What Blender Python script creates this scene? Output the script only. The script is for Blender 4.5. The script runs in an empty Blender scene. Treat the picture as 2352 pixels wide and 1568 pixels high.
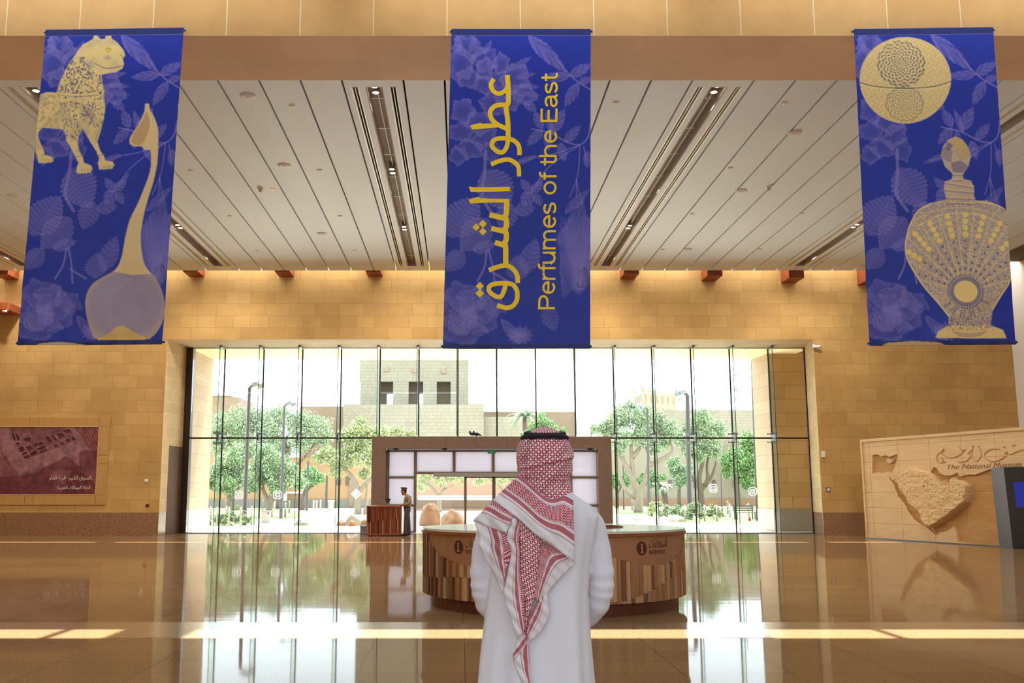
import bpy, bmesh, math, random
import numpy as np
from mathutils import Vector

S = bpy.context.scene
COL = S.collection
random.seed(7)
RNG = np.random.default_rng(11)
PI = math.pi

# ------------------------------------------------------------------ camera
FPX, CX, CY, PITCH = 2250.0, 1058.0, 784.0, 0.154
EYE = Vector((0.0, 0.0, 1.6))
FW = Vector((0, math.cos(PITCH), math.sin(PITCH)))
UP = Vector((0, -math.sin(PITCH), math.cos(PITCH)))
cam_data = bpy.data.cameras.new('camera')
cam = bpy.data.objects.new('camera', cam_data)
COL.objects.link(cam)
cam.location = EYE
cam.rotation_euler = (PI / 2 + PITCH, 0, 0)
cam_data.sensor_fit = 'HORIZONTAL'
cam_data.sensor_width = 36.0
cam_data.lens = FPX / 2352.0 * 36.0
cam_data.shift_x = (1176.0 - CX) / 2352.0
cam_data.clip_end = 2000
S.camera = cam

# ------------------------------------------------------------------ light and view
SKY, SUN = 4.4, 13.0
w = bpy.data.worlds.new('sky')
S.world = w
w.use_nodes = True
bg = w.node_tree.nodes['Background']
bg.inputs[0].default_value = (0.80, 0.92, 1.0, 1)
bg.inputs[1].default_value = SKY
SUNV = Vector((0.12, 0.44, 1.0))
sd = bpy.data.lights.new('sun', 'SUN')
sd.energy = SUN
sd.angle = math.radians(0.5)
sd.color = (1.0, 0.96, 0.88)
so = bpy.data.objects.new('sun', sd)
COL.objects.link(so)
so.rotation_euler = SUNV.to_track_quat('Z', 'Y').to_euler()


def area(name, loc, sx, sy, power, col=(1, 1, 1), rot=(0, 0, 0)):
    d = bpy.data.lights.new(name, 'AREA')
    d.shape = 'RECTANGLE'
    d.size, d.size_y, d.energy, d.color = sx, sy, power, col
    o = bpy.data.objects.new(name, d)
    COL.objects.link(o)
    o.location = loc
    o.rotation_euler = rot
    return o


# area lamps: daylight through the strip along the far wall, otherwise added unseen fill
area('fill_near', (0, 1.0, 11.3), 38, 22, 700, (0.86, 0.93, 1.0))  # added fill for the near hall, hung under the closed roof
area('fill_beam', (0, 14.2, 11.3), 42, 3.2, 60, (0.9, 0.95, 1.0))  # added fill for the beam and banners, no opening above it
area('skylight_wall', (0, 37.95, 11.1), 43, 0.9, 380, (1.0, 0.96, 0.88))
area('fill_rear', (0, -13.3, 5.6), 44, 11, 1350, (0.86, 0.93, 1.0), (PI / 2, 0, 0))  # added fill from behind the camera, in front of the solid rear wall

S.view_settings.view_transform = 'Standard'
S.view_settings.look = 'None'
S.view_settings.gamma = 1
S.view_settings.use_curve_mapping = False
S.view_settings.exposure = 0.5
cy = S.cycles
cy.use_denoising = True
cy.max_bounces = 9
cy.diffuse_bounces = 5
cy.glossy_bounces = 4
cy.transmission_bounces = 6
cy.transparent_max_bounces = 24
cy.caustics_reflective = False
cy.caustics_refractive = False
cy.sample_clamp_indirect = 6


# ------------------------------------------------------------------ pixels of the photograph -> points in the place
def ray(px, py):
    return FW + Vector((1, 0, 0)) * ((px - CX) / FPX) - UP * ((py - CY) / FPX)


def atY(px, py, Y):
    d = ray(px, py)
    return EYE + d * (Y / d.y)


def atZ(px, py, Z=0.0):
    d = ray(px, py)
    return EYE + d * ((Z - EYE.z) / d.z)


def atP(px, py, P0, N):
    d = ray(px, py)
    return EYE + d * ((P0 - EYE).dot(N) / d.dot(N))


def depth(py, Z=0.0):
    return atZ(CX, py, Z).y


# ------------------------------------------------------------------ materials
ALB = 1.0      # albedo scale: the colours below for the sunlit outside are given as they look in full sun


def lin(c):
    if isinstance(c, str):
        c = tuple(int(c[i:i + 2], 16) / 255 for i in (0, 2, 4))
    return tuple(ALB * (x / 12.92 if x <= 0.04045 else ((x + 0.055) / 1.055) ** 2.4) for x in c)


def rgba(c):
    return (*lin(c), 1)


def new_mat(name):
    m = bpy.data.materials.new(name)
    m.use_nodes = True
    nt = m.node_tree
    return m, nt, nt.nodes['Principled BSDF']


def N(nt, t, **kw):
    n = nt.nodes.new(t)
    for k, v in kw.items():
        if k.startswith('i_'):
            n.inputs[int(k[2:])].default_value = v
        else:
            setattr(n, k, v)
    return n


def mat(name, col, rough=0.6, metal=0.0, spec=0.5, var=0.0, scale=3.0, stretch=(1, 1, 1), bump=0.0, emit=0.0, col2=None, coat=0.0):
    m, nt, b = new_mat(name)
    b.inputs['Roughness'].default_value = rough
    b.inputs['Metallic'].default_value = metal
    b.inputs['Specular IOR Level'].default_value = spec
    b.inputs['Coat Weight'].default_value = coat
    c = rgba(col)
    b.inputs['Base Color'].default_value = c
    if emit:
        b.inputs['Emission Color'].default_value = c
        b.inputs['Emission Strength'].default_value = emit
    if var or col2 or bump:
        g = N(nt, 'ShaderNodeNewGeometry')
        mp = N(nt, 'ShaderNodeMapping')
        mp.inputs['Scale'].default_value = stretch
        nz = N(nt, 'ShaderNodeTexNoise')
        nz.inputs['Scale'].default_value = scale
        nz.inputs['Detail'].default_value = 5
        nt.links.new(g.outputs['Position'], mp.inputs[0])
        nt.links.new(mp.outputs[0], nz.inputs[0])
        if var or col2:
            r = N(nt, 'ShaderNodeValToRGB')
            r.color_ramp.elements[0].position = 0.3
            r.color_ramp.elements[1].position = 0.7
            if col2:
                a, d = c, rgba(col2)
            else:
                a = tuple(x * (1 - var) for x in c[:3]) + (1,)
                d = tuple(min(1, x * (1 + var)) for x in c[:3]) + (1,)
            r.color_ramp.elements[0].color = a
            r.color_ramp.elements[1].color = d
            nt.links.new(nz.outputs[0], r.inputs[0])
            nt.links.new(r.outputs[0], b.inputs['Base Color'])
        if bump:
            bp = N(nt, 'ShaderNodeBump')
            bp.inputs['Strength'].default_value = bump
            bp.inputs['Distance'].default_value = 0.02
            nt.links.new(nz.outputs[0], bp.inputs['Height'])
            nt.links.new(bp.outputs[0], b.inputs['Normal'])
    return m


def masonry(name, ax, c1, c2, mortar, bw, bh, ms=0.006, rough=0.7, off=0.5, spec=0.3, var=0.12, nscale=0.6, uo=0.0, vo=0.0, bump=0.25, band=0.0, jitter=0.35):
    """stone courses laid in the plane given by two world axes"""
    m, nt, b = new_mat(name)
    L = nt.links.new
    g = N(nt, 'ShaderNodeNewGeometry')
    sp = N(nt, 'ShaderNodeSeparateXYZ')
    L(g.outputs['Position'], sp.inputs[0])
    cb = N(nt, 'ShaderNodeCombineXYZ')
    au = N(nt, 'ShaderNodeMath', operation='ADD', i_1=uo)
    av = N(nt, 'ShaderNodeMath', operation='ADD', i_1=vo)
    L(sp.outputs['XYZ'.index(ax[0])], au.inputs[0])
    L(sp.outputs['XYZ'.index(ax[1])], av.inputs[0])
    uu = au
    if jitter:
        # shift every course by an amount of its own
        dv = N(nt, 'ShaderNodeMath', operation='DIVIDE', i_1=bh)
        fl = N(nt, 'ShaderNodeMath', operation='FLOOR')
        wn = N(nt, 'ShaderNodeTexWhiteNoise', noise_dimensions='1D')
        ml = N(nt, 'ShaderNodeMath', operation='MULTIPLY', i_1=jitter * bw)
        ad = N(nt, 'ShaderNodeMath', operation='ADD')
        L(av.outputs[0], dv.inputs[0]); L(dv.outputs[0], fl.inputs[0]); L(fl.outputs[0], wn.inputs['W'])
        L(wn.outputs['Value'], ml.inputs[0]); L(ml.outputs[0], ad.inputs[0]); L(au.outputs[0], ad.inputs[1])
        uu = ad
    L(uu.outputs[0], cb.inputs[0])
    L(av.outputs[0], cb.inputs[1])
    br = N(nt, 'ShaderNodeTexBrick', offset=off, offset_frequency=2, squash=0.72 if jitter else 1.0, squash_frequency=3)
    br.inputs['Scale'].default_value = 1
    br.inputs['Mortar Size'].default_value = ms
    br.inputs['Mortar Smooth'].default_value = 0.1
    br.inputs['Brick Width'].default_value = bw
    br.inputs['Row Height'].default_value = bh
    br.inputs['Color1'].default_value = rgba(c1)
    br.inputs['Color2'].default_value = rgba(c2)
    br.inputs['Mortar'].default_value = rgba(mortar)
    L(cb.outputs[0], br.inputs[0])
    nz = N(nt, 'ShaderNodeTexNoise')
    nz.inputs['Scale'].default_value = nscale
    nz.inputs['Detail'].default_value = 7
    nz.inputs['Roughness'].default_value = 0.62
    L(g.outputs['Position'], nz.inputs[0])
    mr = N(nt, 'ShaderNodeMapRange')
    mr.inputs['From Min'].default_value = 0.3
    mr.inputs['From Max'].default_value = 0.7
    mr.inputs['To Min'].default_value = 1 - var
    mr.inputs['To Max'].default_value = 1 + var
    L(nz.outputs[0], mr.inputs[0])
    mx = N(nt, 'ShaderNodeMix', data_type='RGBA', blend_type='MULTIPLY')
    mx.inputs[0].default_value = 1
    L(br.outputs['Color'], mx.inputs[6])
    L(mr.outputs[0], mx.inputs[7])
    out = mx.outputs[2]
    if band:
        wv = N(nt, 'ShaderNodeTexNoise')
        wv.inputs['Scale'].default_value = 1.0
        wv.inputs['Detail'].default_value = 4
        mp = N(nt, 'ShaderNodeMapping')
        mp.inputs['Scale'].default_value = (0.5, 0.5, 9)
        L(g.outputs['Position'], mp.inputs[0]); L(mp.outputs[0], wv.inputs[0])
        m2 = N(nt, 'ShaderNodeMapRange')
        m2.inputs['From Min'].default_value = 0.35; m2.inputs['From Max'].default_value = 0.65
        m2.inputs['To Min'].default_value = 1 - band; m2.inputs['To Max'].default_value = 1 + band * 0.5
        L(wv.outputs[0], m2.inputs[0])
        x2 = N(nt, 'ShaderNodeMix', data_type='RGBA', blend_type='MULTIPLY')
        x2.inputs[0].default_value = 1
        L(out, x2.inputs[6]); L(m2.outputs[0], x2.inputs[7])
        out = x2.outputs[2]
    L(out, b.inputs['Base Color'])
    b.inputs['Roughness'].default_value = rough
    b.inputs['Specular IOR Level'].default_value = spec
    if bump:
        bp = N(nt, 'ShaderNodeBump')
        bp.inputs['Strength'].default_value = bump
        bp.inputs['Distance'].default_value = 0.01
        bp.invert = True
        L(br.outputs['Fac'], bp.inputs['Height'])
        L(bp.outputs[0], b.inputs['Normal'])
    return m


def granite(name, base, dark, rough=0.25, spec=0.5, sc=60):
    m, nt, b = new_mat(name)
    L = nt.links.new
    g = N(nt, 'ShaderNodeNewGeometry')
    nz = N(nt, 'ShaderNodeTexNoise')
    nz.inputs['Scale'].default_value = sc
    nz.inputs['Detail'].default_value = 3
    L(g.outputs['Position'], nz.inputs[0])
    r = N(nt, 'ShaderNodeValToRGB')
    r.color_ramp.elements[0].position = 0.38
    r.color_ramp.elements[1].position = 0.62
    r.color_ramp.elements[0].color = rgba(dark)
    r.color_ramp.elements[1].color = rgba(base)
    L(nz.outputs[0], r.inputs[0])
    L(r.outputs[0], b.inputs['Base Color'])
    b.inputs['Roughness'].default_value = rough
    b.inputs['Specular IOR Level'].default_value = spec
    return m


def glass(name, tint, ior=1.35, gloss=1.0):
    m, nt, b = new_mat(name)
    nt.nodes.remove(b)
    L = nt.links.new
    t = N(nt, 'ShaderNodeBsdfTransparent')
    t.inputs[0].default_value = (*tint, 1)
    gl = N(nt, 'ShaderNodeBsdfGlossy')
    gl.inputs[0].default_value = (gloss, gloss, gloss, 1)
    gl.inputs[1].default_value = 0.01
    fr = N(nt, 'ShaderNodeFresnel')
    fr.inputs[0].default_value = ior
    mx = N(nt, 'ShaderNodeMixShader')
    L(fr.outputs[0], mx.inputs[0]); L(t.outputs[0], mx.inputs[1]); L(gl.outputs[0], mx.inputs[2])
    L(mx.outputs[0], nt.nodes['Material Output'].inputs[0])
    return m


def frosted(name, col):
    m, nt, b = new_mat(name)
    nt.nodes.remove(b)
    L = nt.links.new
    t = N(nt, 'ShaderNodeBsdfTranslucent')
    t.inputs[0].default_value = rgba(col)
    d = N(nt, 'ShaderNodeBsdfDiffuse')
    d.inputs[0].default_value = rgba(col)
    mx = N(nt, 'ShaderNodeMixShader')
    mx.inputs[0].default_value = 0.35
    L(t.outputs[0], mx.inputs[1]); L(d.outputs[0], mx.inputs[2])
    L(mx.outputs[0], nt.nodes['Material Output'].inputs[0])
    return m


def vcol_mat(name, rough=0.5, spec=0.3, sheen=0.0):
    m, nt, b = new_mat(name)
    a = N(nt, 'ShaderNodeVertexColor', layer_name='print')
    nt.links.new(a.outputs[0], b.inputs['Base Color'])
    b.inputs['Roughness'].default_value = rough
    b.inputs['Specular IOR Level'].default_value = spec
    return m


# ------------------------------------------------------------------ mesh building
class MB:
    """collects shapes into ONE mesh (world coordinates)"""

    def __init__(s):
        s.v, s.f, s.m, s.k, s.sm = [], [], [], 0, []
        s.smooth = False

    def add(s, vs, fs):
        o = len(s.v)
        s.v += [tuple(p) for p in vs]
        s.f += [tuple(i + o for i in f) for f in fs]
        s.m += [s.k] * len(fs)
        s.sm += [s.smooth] * len(fs)
        return s

    def box(s, x0, x1, y0, y1, z0, z1):
        return s.add([(x0, y0, z0), (x1, y0, z0), (x1, y1, z0), (x0, y1, z0), (x0, y0, z1), (x1, y0, z1), (x1, y1, z1), (x0, y1, z1)],
                     [(0, 3, 2, 1), (4, 5, 6, 7), (0, 1, 5, 4), (1, 2, 6, 5), (2, 3, 7, 6), (3, 0, 4, 7)])

    def obox(s, c, ax, ay, az):
        c, ax, ay, az = Vector(c), Vector(ax), Vector(ay), Vector(az)
        P = [c + ax * i + ay * j + az * k for k in (-1, 1) for i, j in ((-1, -1), (1, -1), (1, 1), (-1, 1))]
        return s.add(P, [(0, 3, 2, 1), (4, 5, 6, 7), (0, 1, 5, 4), (1, 2, 6, 5), (2, 3, 7, 6), (3, 0, 4, 7)])

    def prism(s, pts, vec):
        n = len(pts)
        vec = Vector(vec)
        P = [Vector(p) for p in pts]
        return s.add(P + [p + vec for p in P], [tuple(range(n)), tuple(range(2 * n - 1, n - 1, -1))] + [(i, i + n, (i + 1) % n + n, (i + 1) % n) for i in range(n)])

    def tube(s, path, r, n=8, cap=True, squash=None):
        P = [Vector(p) for p in path]
        R = list(r) if hasattr(r, '__len__') else [r] * len(P)
        vs, fs = [], []
        up = Vector((0, 0, 1))
        prev = None
        for i, p in enumerate(P):
            t = (P[min(i + 1, len(P) - 1)] - P[max(i - 1, 0)]).normalized()
            if prev is None:
                a = t.cross(up if abs(t.z) < 0.95 else Vector((1, 0, 0))).normalized()
            else:
                a = (prev - t * prev.dot(t)).normalized()
            prev = a
            b = t.cross(a)
            for k in range(n):
                q = 2 * PI * k / n
                vs.append(p + (a * math.cos(q) + b * math.sin(q)) * R[i])
        for i in range(len(P) - 1):
            for k in range(n):
                fs.append((i * n + k, i * n + (k + 1) % n, (i + 1) * n + (k + 1) % n, (i + 1) * n + k))
        if cap:
            fs.append(tuple(range(n - 1, -1, -1)))
            fs.append(tuple(range((len(P) - 1) * n, len(P) * n)))
        return s.add(vs, fs)

    def lathe(s, prof, c, n=24, sx=1.0, sy=1.0, cap=True):
        c = Vector(c)
        vs, fs = [], []
        for r, z in prof:
            for k in range(n):
                q = 2 * PI * k / n
                vs.append(c + Vector((r * math.cos(q) * sx, r * math.sin(q) * sy, z)))
        m = len(prof)
        for i in range(m - 1):
            for k in range(n):
                fs.append((i * n + k, i * n + (k + 1) % n, (i + 1) * n + (k + 1) % n, (i + 1) * n + k))
        if cap:
            fs.append(tuple(range(n - 1, -1, -1)))
            fs.append(tuple(range((m - 1) * n, m * n)))
        return s.add(vs, fs)

    def ball(s, c, rx, ry=None, rz=None, n=14, m=9, fn=None):
        ry = rx if ry is None else ry
        rz = rx if rz is None else rz
        c = Vector(c)
        vs = [c + Vector((0, 0, -rz))]
        for i in range(1, m):
            a = -PI / 2 + PI * i / m
            for k in range(n):
                q = 2 * PI * k / n
                vs.append(c + Vector((rx * math.cos(a) * math.cos(q), ry * math.cos(a) * math.sin(q), rz * math.sin(a))))
        vs.append(c + Vector((0, 0, rz)))
        if fn:
            vs = [fn(p) for p in vs]
        fs = [(0, 1 + (k + 1) % n, 1 + k) for k in range(n)]
        for i in range(m - 2):
            for k in range(n):
                a = 1 + i * n
                fs.append((a + k, a + (k + 1) % n, a + n + (k + 1) % n, a + n + k))
        t = len(vs) - 1
        a = 1 + (m - 2) * n
        fs += [(t, a + k, a + (k + 1) % n) for k in range(n)]
        return s.add(vs, fs)

    def quad(s, a, b, c, d):
        return s.add([a, b, c, d], [(0, 1, 2, 3)])

    def build(s, name, mats, parent=None, smooth=None, bevel=0.0, origin=None, outward=False):
        mats = mats if isinstance(mats, (list, tuple)) else [mats]
        me = bpy.data.meshes.new(name)
        V = np.array(s.v, dtype=float).reshape(-1, 3)
        if parent is not None:
            o0 = np.array(world_loc(parent))
        elif origin is not None:
            o0 = np.array(origin)
        else:
            lo, hi = V.min(0), V.max(0)
            o0 = np.array([(lo[0] + hi[0]) / 2, (lo[1] + hi[1]) / 2, lo[2]])
        me.from_pydata((V - o0).tolist(), [], s.f)
        for q in mats:
            me.materials.append(q)
        me.polygons.foreach_set('material_index', s.m)
        me.polygons.foreach_set('use_smooth', [True] * len(s.f) if smooth else s.sm if smooth is None else [False] * len(s.f))
        me.update()
        if outward:
            bm = bmesh.new()
            bm.from_mesh(me)
            bmesh.ops.recalc_face_normals(bm, faces=bm.faces)
            bm.to_mesh(me)
            bm.free()
        ob = bpy.data.objects.new(name, me)
        COL.objects.link(ob)
        if parent is not None:
            ob.parent = parent
        else:
            ob.location = o0
        if bevel:
            md = ob.modifiers.new('bevel', 'BEVEL')
            md.width = bevel
            md.segments = 2
            md.limit_method = 'ANGLE'
        return ob


def world_loc(o):
    l = Vector((0, 0, 0))
    while o is not None:
        l += Vector(o.location)
        o = o.parent
    return l


def tag(o, label=None, cat=None, group=None, kind=None):
    for k, v in (('label', label), ('category', cat), ('group', group), ('kind', kind)):
        if v:
            o[k] = v
    return o


def thing(name, label, cat, loc, group=None, kind=None):
    o = bpy.data.objects.new(name, None)
    COL.objects.link(o)
    o.empty_display_size = 0.2
    o.location = loc
    return tag(o, label, cat, group, kind)


def struct(o, label=None, cat=None):
    return tag(o, label, cat, None, 'structure')


def fast_mesh(name, V, Q, midx, mats, parent=None, origin=None, smooth=False):
    me = bpy.data.meshes.new(name)
    o0 = np.array(world_loc(parent)) if parent is not None else np.array(origin if origin is not None else (0, 0, 0))
    V = (np.asarray(V) - o0).astype(np.float32)
    Q = np.asarray(Q, dtype=np.int32)
    me.vertices.add(len(V))
    me.vertices.foreach_set('co', V.ravel())
    me.loops.add(Q.size)
    me.loops.foreach_set('vertex_index', Q.ravel())
    me.polygons.add(len(Q))
    me.polygons.foreach_set('loop_start', np.arange(0, Q.size, Q.shape[1], dtype=np.int32))
    for q in (mats if isinstance(mats, (list, tuple)) else [mats]):
        me.materials.append(q)
    if midx is not None:
        me.polygons.foreach_set('material_index', np.asarray(midx, dtype=np.int32))
    me.polygons.foreach_set('use_smooth', np.full(len(Q), smooth))
    me.update(calc_edges=True)
    me.validate()
    ob = bpy.data.objects.new(name, me)
    COL.objects.link(ob)
    if parent is not None:
        ob.parent = parent
    else:
        ob.location = o0
    return ob


def grid_faces(nx, ny):
    """vertex (j, i) at j*nx+i; quads"""
    j, i = np.mgrid[0:ny - 1, 0:nx - 1]
    a = (j * nx + i).ravel()
    return np.stack([a, a + nx, a + nx + 1, a + 1], 1)


def set_print(ob, C):
    at = ob.data.color_attributes.new('print', 'FLOAT_COLOR', 'POINT')
    A = np.ones((len(C), 4), dtype=np.float32)
    A[:, :3] = C
    at.data.foreach_set('color', A.ravel())


def ribbon(mb, pts, wd, fn):
    """flat stroke of width wd along 2-D pts; fn maps a 2-D point to 3-D"""
    P = [np.array(p, float) for p in pts]
    n = len(P)
    W = list(wd) if hasattr(wd, '__len__') else [wd] * n
    Lf, Rt = [], []
    for i in range(n):
        d1 = P[i] - P[i - 1] if i else P[1] - P[0]
        d2 = P[i + 1] - P[i] if i < n - 1 else d1
        d1 = d1 / (np.linalg.norm(d1) + 1e-9)
        d2 = d2 / (np.linalg.norm(d2) + 1e-9)
        n1, n2 = np.array([-d1[1], d1[0]]), np.array([-d2[1], d2[0]])
        m = n1 + n2
        m = m / (np.linalg.norm(m) + 1e-9)
        k = 1 / max(0.5, m.dot(n1))
        Lf.append(P[i] + m * W[i] / 2 * k)
        Rt.append(P[i] - m * W[i] / 2 * k)
    vs = [fn(p) for p in Lf] + [fn(p) for p in Rt]
    mb.add(vs, [(i, i + 1, n + i + 1, n + i) for i in range(n - 1)])


def smooth_path(pts, k=6):
    """Catmull-Rom through pts"""
    P = np.array(pts, float)
    P = np.vstack([2 * P[0] - P[1], P, 2 * P[-1] - P[-2]])
    out = []
    for i in range(1, len(P) - 2):
        for t in np.linspace(0, 1, k, endpoint=False):
            a, b, c, d = P[i - 1], P[i], P[i + 1], P[i + 2]
            out.append(0.5 * (2 * b + (c - a) * t + (2 * a - 5 * b + 4 * c - d) * t * t + (3 * b - a - 3 * c + d) * t ** 3))
    out.append(P[-2])
    return np.array(out)


ARF = {'ا': ('FE8D', 'FE8E'), 'ب': ('FE8F', 'FE90', 'FE91', 'FE92'), 'ة': ('FE93', 'FE94'), 'ت': ('FE95', 'FE96', 'FE97', 'FE98'), 'خ': ('FEA5', 'FEA6', 'FEA7', 'FEA8'),
       'ج': ('FE9D', 'FE9E', 'FE9F', 'FEA0'), 'ر': ('FEAD', 'FEAE'), 'س': ('FEB1', 'FEB2', 'FEB3', 'FEB4'), 'ع': ('FEC9', 'FECA', 'FECB', 'FECC'), 'ف': ('FED1', 'FED2', 'FED3', 'FED4'),
       'ق': ('FED5', 'FED6', 'FED7', 'FED8'), 'ك': ('FED9', 'FEDA', 'FEDB', 'FEDC'), 'ل': ('FEDD', 'FEDE', 'FEDF', 'FEE0'), 'م': ('FEE1', 'FEE2', 'FEE3', 'FEE4'), 'و': ('FEED', 'FEEE'),
       'ي': ('FEF1', 'FEF2', 'FEF3', 'FEF4'), '\u0644\u0627': ('FEFB', 'FEFC')}


def arabic(s):
    """visual order string of joined letter forms"""
    out = []
    s = s.replace('لا', '\u0001')
    for wd in s.split(' '):
        L = ['\u0644\u0627' if c == '\u0001' else c for c in wd]
        g = []
        for i, c in enumerate(L):
            if c not in ARF:
                g.append(c)
                continue
            pj = i > 0 and L[i - 1] in ARF and len(ARF[L[i - 1]]) == 4
            nj = i < len(L) - 1 and L[i + 1] in ARF and len(ARF[c]) == 4
            k = (3 if nj else 1) if pj else (2 if nj else 0)
            g.append(chr(int(ARF[c][k], 16)))
        out.append(''.join(reversed(g)))
    return ' '.join(reversed(out))


def text2d(body, shear=0.0, res=3):
    """2-D outline faces of a line of lettering: verts (n,2) scaled so that width = 1 and y from 0 = lowest, faces, aspect"""
    c = bpy.data.curves.new('lettering', 'FONT')
    c.body = body
    c.shear = shear
    c.resolution_u = res
    o = bpy.data.objects.new('lettering', c)
    COL.objects.link(o)
    bpy.context.view_layer.update()
    dg = bpy.context.evaluated_depsgraph_get()
    me = o.evaluated_get(dg).to_mesh()
    V = np.array([v.co[:2] for v in me.vertices])
    Fc = [tuple(p.vertices) for p in me.polygons]
    o.evaluated_get(dg).to_mesh_clear()
    bpy.data.objects.remove(o)
    bpy.data.curves.remove(c)
    lo, hi = V.min(0), V.max(0)
    return (V - lo) / (hi - lo), Fc, (hi[0] - lo[0]) / (hi[1] - lo[1])


ORD = ['first', 'second', 'third', 'fourth', 'fifth', 'sixth', 'seventh', 'eighth', 'ninth', 'tenth']
# ================================================================== the hall
D, DG, DE = 38.56, 40.87, 37.56           # far wall, glazing, far edge of the ceiling
ZC = 10.25                                # ceiling
YB0, YB1 = 17.52, 19.56                   # stone beam front and back
ZT, XL, XR = 7.67, -11.70, 14.04          # window opening
YO = 44.6                                 # outer edge of the window recess
YR, WX = -13.5, 22.3                      # rear wall, side walls
ZW = 11.2

ST1, ST2, MO = 'caa363', 'bf9658', 'a17c48'
m_wall = masonry('sandstone_wall', 'XZ', ST1, ST2, MO, 0.98, 0.485, uo=0.3, vo=-0.87, var=0.16)
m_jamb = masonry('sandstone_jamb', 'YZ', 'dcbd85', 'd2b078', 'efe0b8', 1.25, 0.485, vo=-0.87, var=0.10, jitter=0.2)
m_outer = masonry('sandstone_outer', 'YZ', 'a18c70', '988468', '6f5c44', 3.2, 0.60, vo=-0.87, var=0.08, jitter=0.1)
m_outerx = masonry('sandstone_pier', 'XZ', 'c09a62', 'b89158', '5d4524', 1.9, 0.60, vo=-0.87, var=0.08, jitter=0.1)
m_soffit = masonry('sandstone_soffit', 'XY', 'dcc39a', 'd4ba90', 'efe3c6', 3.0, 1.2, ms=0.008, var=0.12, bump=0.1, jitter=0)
m_beam = masonry('sandstone_beam', 'XZ', 'c99c63', 'c1935a', 'd8c49a', 1.40, 1.62, ms=0.012, off=0.0, var=0.10, vo=-ZC + 0.05, uo=0.26, jitter=0, nscale=1.4, bump=0.1)
m_beamu = masonry('sandstone_beam_underside', 'XY', 'e2c2a2', 'dab898', 'd8c49a', 1.40, 1.02, ms=0.010, off=0.3, var=0.08, vo=-YB0, uo=0.26, jitter=0, bump=0.1)
m_plinth = granite('brown_granite', 'a87f5c', '79573d', 0.22, 0.5, 45)
m_granite = granite('portal_granite', '967660', '6a4e3c', 0.30, 0.4, 60)
m_white = mat('white_plaster', 'e6ddd2', 0.8)
m_ceil = mat('ceiling_panel', 'e0eaf8', 0.55, var=0.03, scale=0.7, stretch=(1, 0.3, 1))
m_dark = mat('dark_void', '120d0b', 0.9)
m_trough = mat('trough_grey', 'ab9f94', .7)
m_alu = mat('white_metal', 'ece8e0', 0.35, spec=0.5)
m_bronze = mat('dark_bronze', '3b2a21', 0.35, 0.6)
m_bronze2 = mat('bronze_frame', '7a6450', 0.4, 0.3)
m_steel = mat('steel', '8d9499', 0.25, 0.9)
m_red = mat('red_timber', '8f431c', 0.5, var=0.15, scale=4)
m_black = mat('black', '141214', 0.5)
m_glass = glass('window_glass', (0.95, 0.975, 0.96), 1.3)
m_fin = mat('fin_glass', 'ffffff', .1)
nt = m_fin.node_tree
t_ = N(nt, 'ShaderNodeBsdfTransparent'); t_.inputs[0].default_value = (.86, .95, .91, 1)
mx_ = N(nt, 'ShaderNodeMixShader'); mx_.inputs[0].default_value = .05
nt.links.new(t_.outputs[0], mx_.inputs[1]); nt.links.new(nt.nodes['Principled BSDF'].outputs[0], mx_.inputs[2])
nt.links.new(mx_.outputs[0], nt.nodes['Material Output'].inputs[0])
m_frost = frosted('frosted_glass', 'c6c3ca')


# floor: polished granite tiles, laid with a paler band across the hall
def floor_mat():
    m, nt, b = new_mat('polished_floor')
    L = nt.links.new
    g = N(nt, 'ShaderNodeNewGeometry')
    sp = N(nt, 'ShaderNodeSeparateXYZ')
    L(g.outputs['Position'], sp.inputs[0])
    ad = N(nt, 'ShaderNodeVectorMath', operation='ADD')
    ad.inputs[1].default_value = (0.94, 0.1, 0)
    L(g.outputs['Position'], ad.inputs[0])
    br = N(nt, 'ShaderNodeTexBrick', offset=0.0)
    br.inputs['Scale'].default_value = 1
    br.inputs['Mortar Size'].default_value = 0.004
    br.inputs['Mortar Smooth'].default_value = 0
    br.inputs['Brick Width'].default_value = 0.98
    br.inputs['Row Height'].default_value = 0.62
    br.inputs['Color1'].default_value = rgba('95744f')
    br.inputs['Color2'].default_value = rgba('8c6c49')
    br.inputs['Mortar'].default_value = rgba('5a4a3c')
    L(ad.outputs[0], br.inputs[0])
    nz = N(nt, 'ShaderNodeTexNoise')
    nz.inputs['Scale'].default_value = 55
    nz.inputs['Detail'].default_value = 3
    L(g.outputs['Position'], nz.inputs[0])
    mr = N(nt, 'ShaderNodeMapRange')
    mr.inputs['From Min'].default_value = 0.35; mr.inputs['From Max'].default_value = 0.65
    mr.inputs['To Min'].default_value = 0.72; mr.inputs['To Max'].default_value = 1.25
    L(nz.outputs[0], mr.inputs[0])
    mx = N(nt, 'ShaderNodeMix', data_type='RGBA', blend_type='MULTIPLY')
    mx.inputs[0].default_value = 1
    L(br.outputs['Color'], mx.inputs[6]); L(mr.outputs[0], mx.inputs[7])
    L(mx.outputs[2], b.inputs['Base Color'])
    b.inputs['Roughness'].default_value = 0.045
    b.inputs['IOR'].default_value = 1.065
    # every tile lies a hair out of level, and the polish is faintly wavy
    w1 = N(nt, 'ShaderNodeTexNoise')
    w1.inputs['Scale'].default_value = 1.3
    w1.inputs['Detail'].default_value = 2
    mp = N(nt, 'ShaderNodeMapping')
    mp.inputs['Scale'].default_value = (0.5, 1.6, 1)
    L(g.outputs['Position'], mp.inputs[0]); L(mp.outputs[0], w1.inputs[0])
    bp = N(nt, 'ShaderNodeBump')
    bp.inputs['Strength'].default_value = 0.06
    bp.inputs['Distance'].default_value = 0.012
    L(w1.outputs[0], bp.inputs['Height'])
    L(bp.outputs[0], b.inputs['Normal'])
    return m


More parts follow.
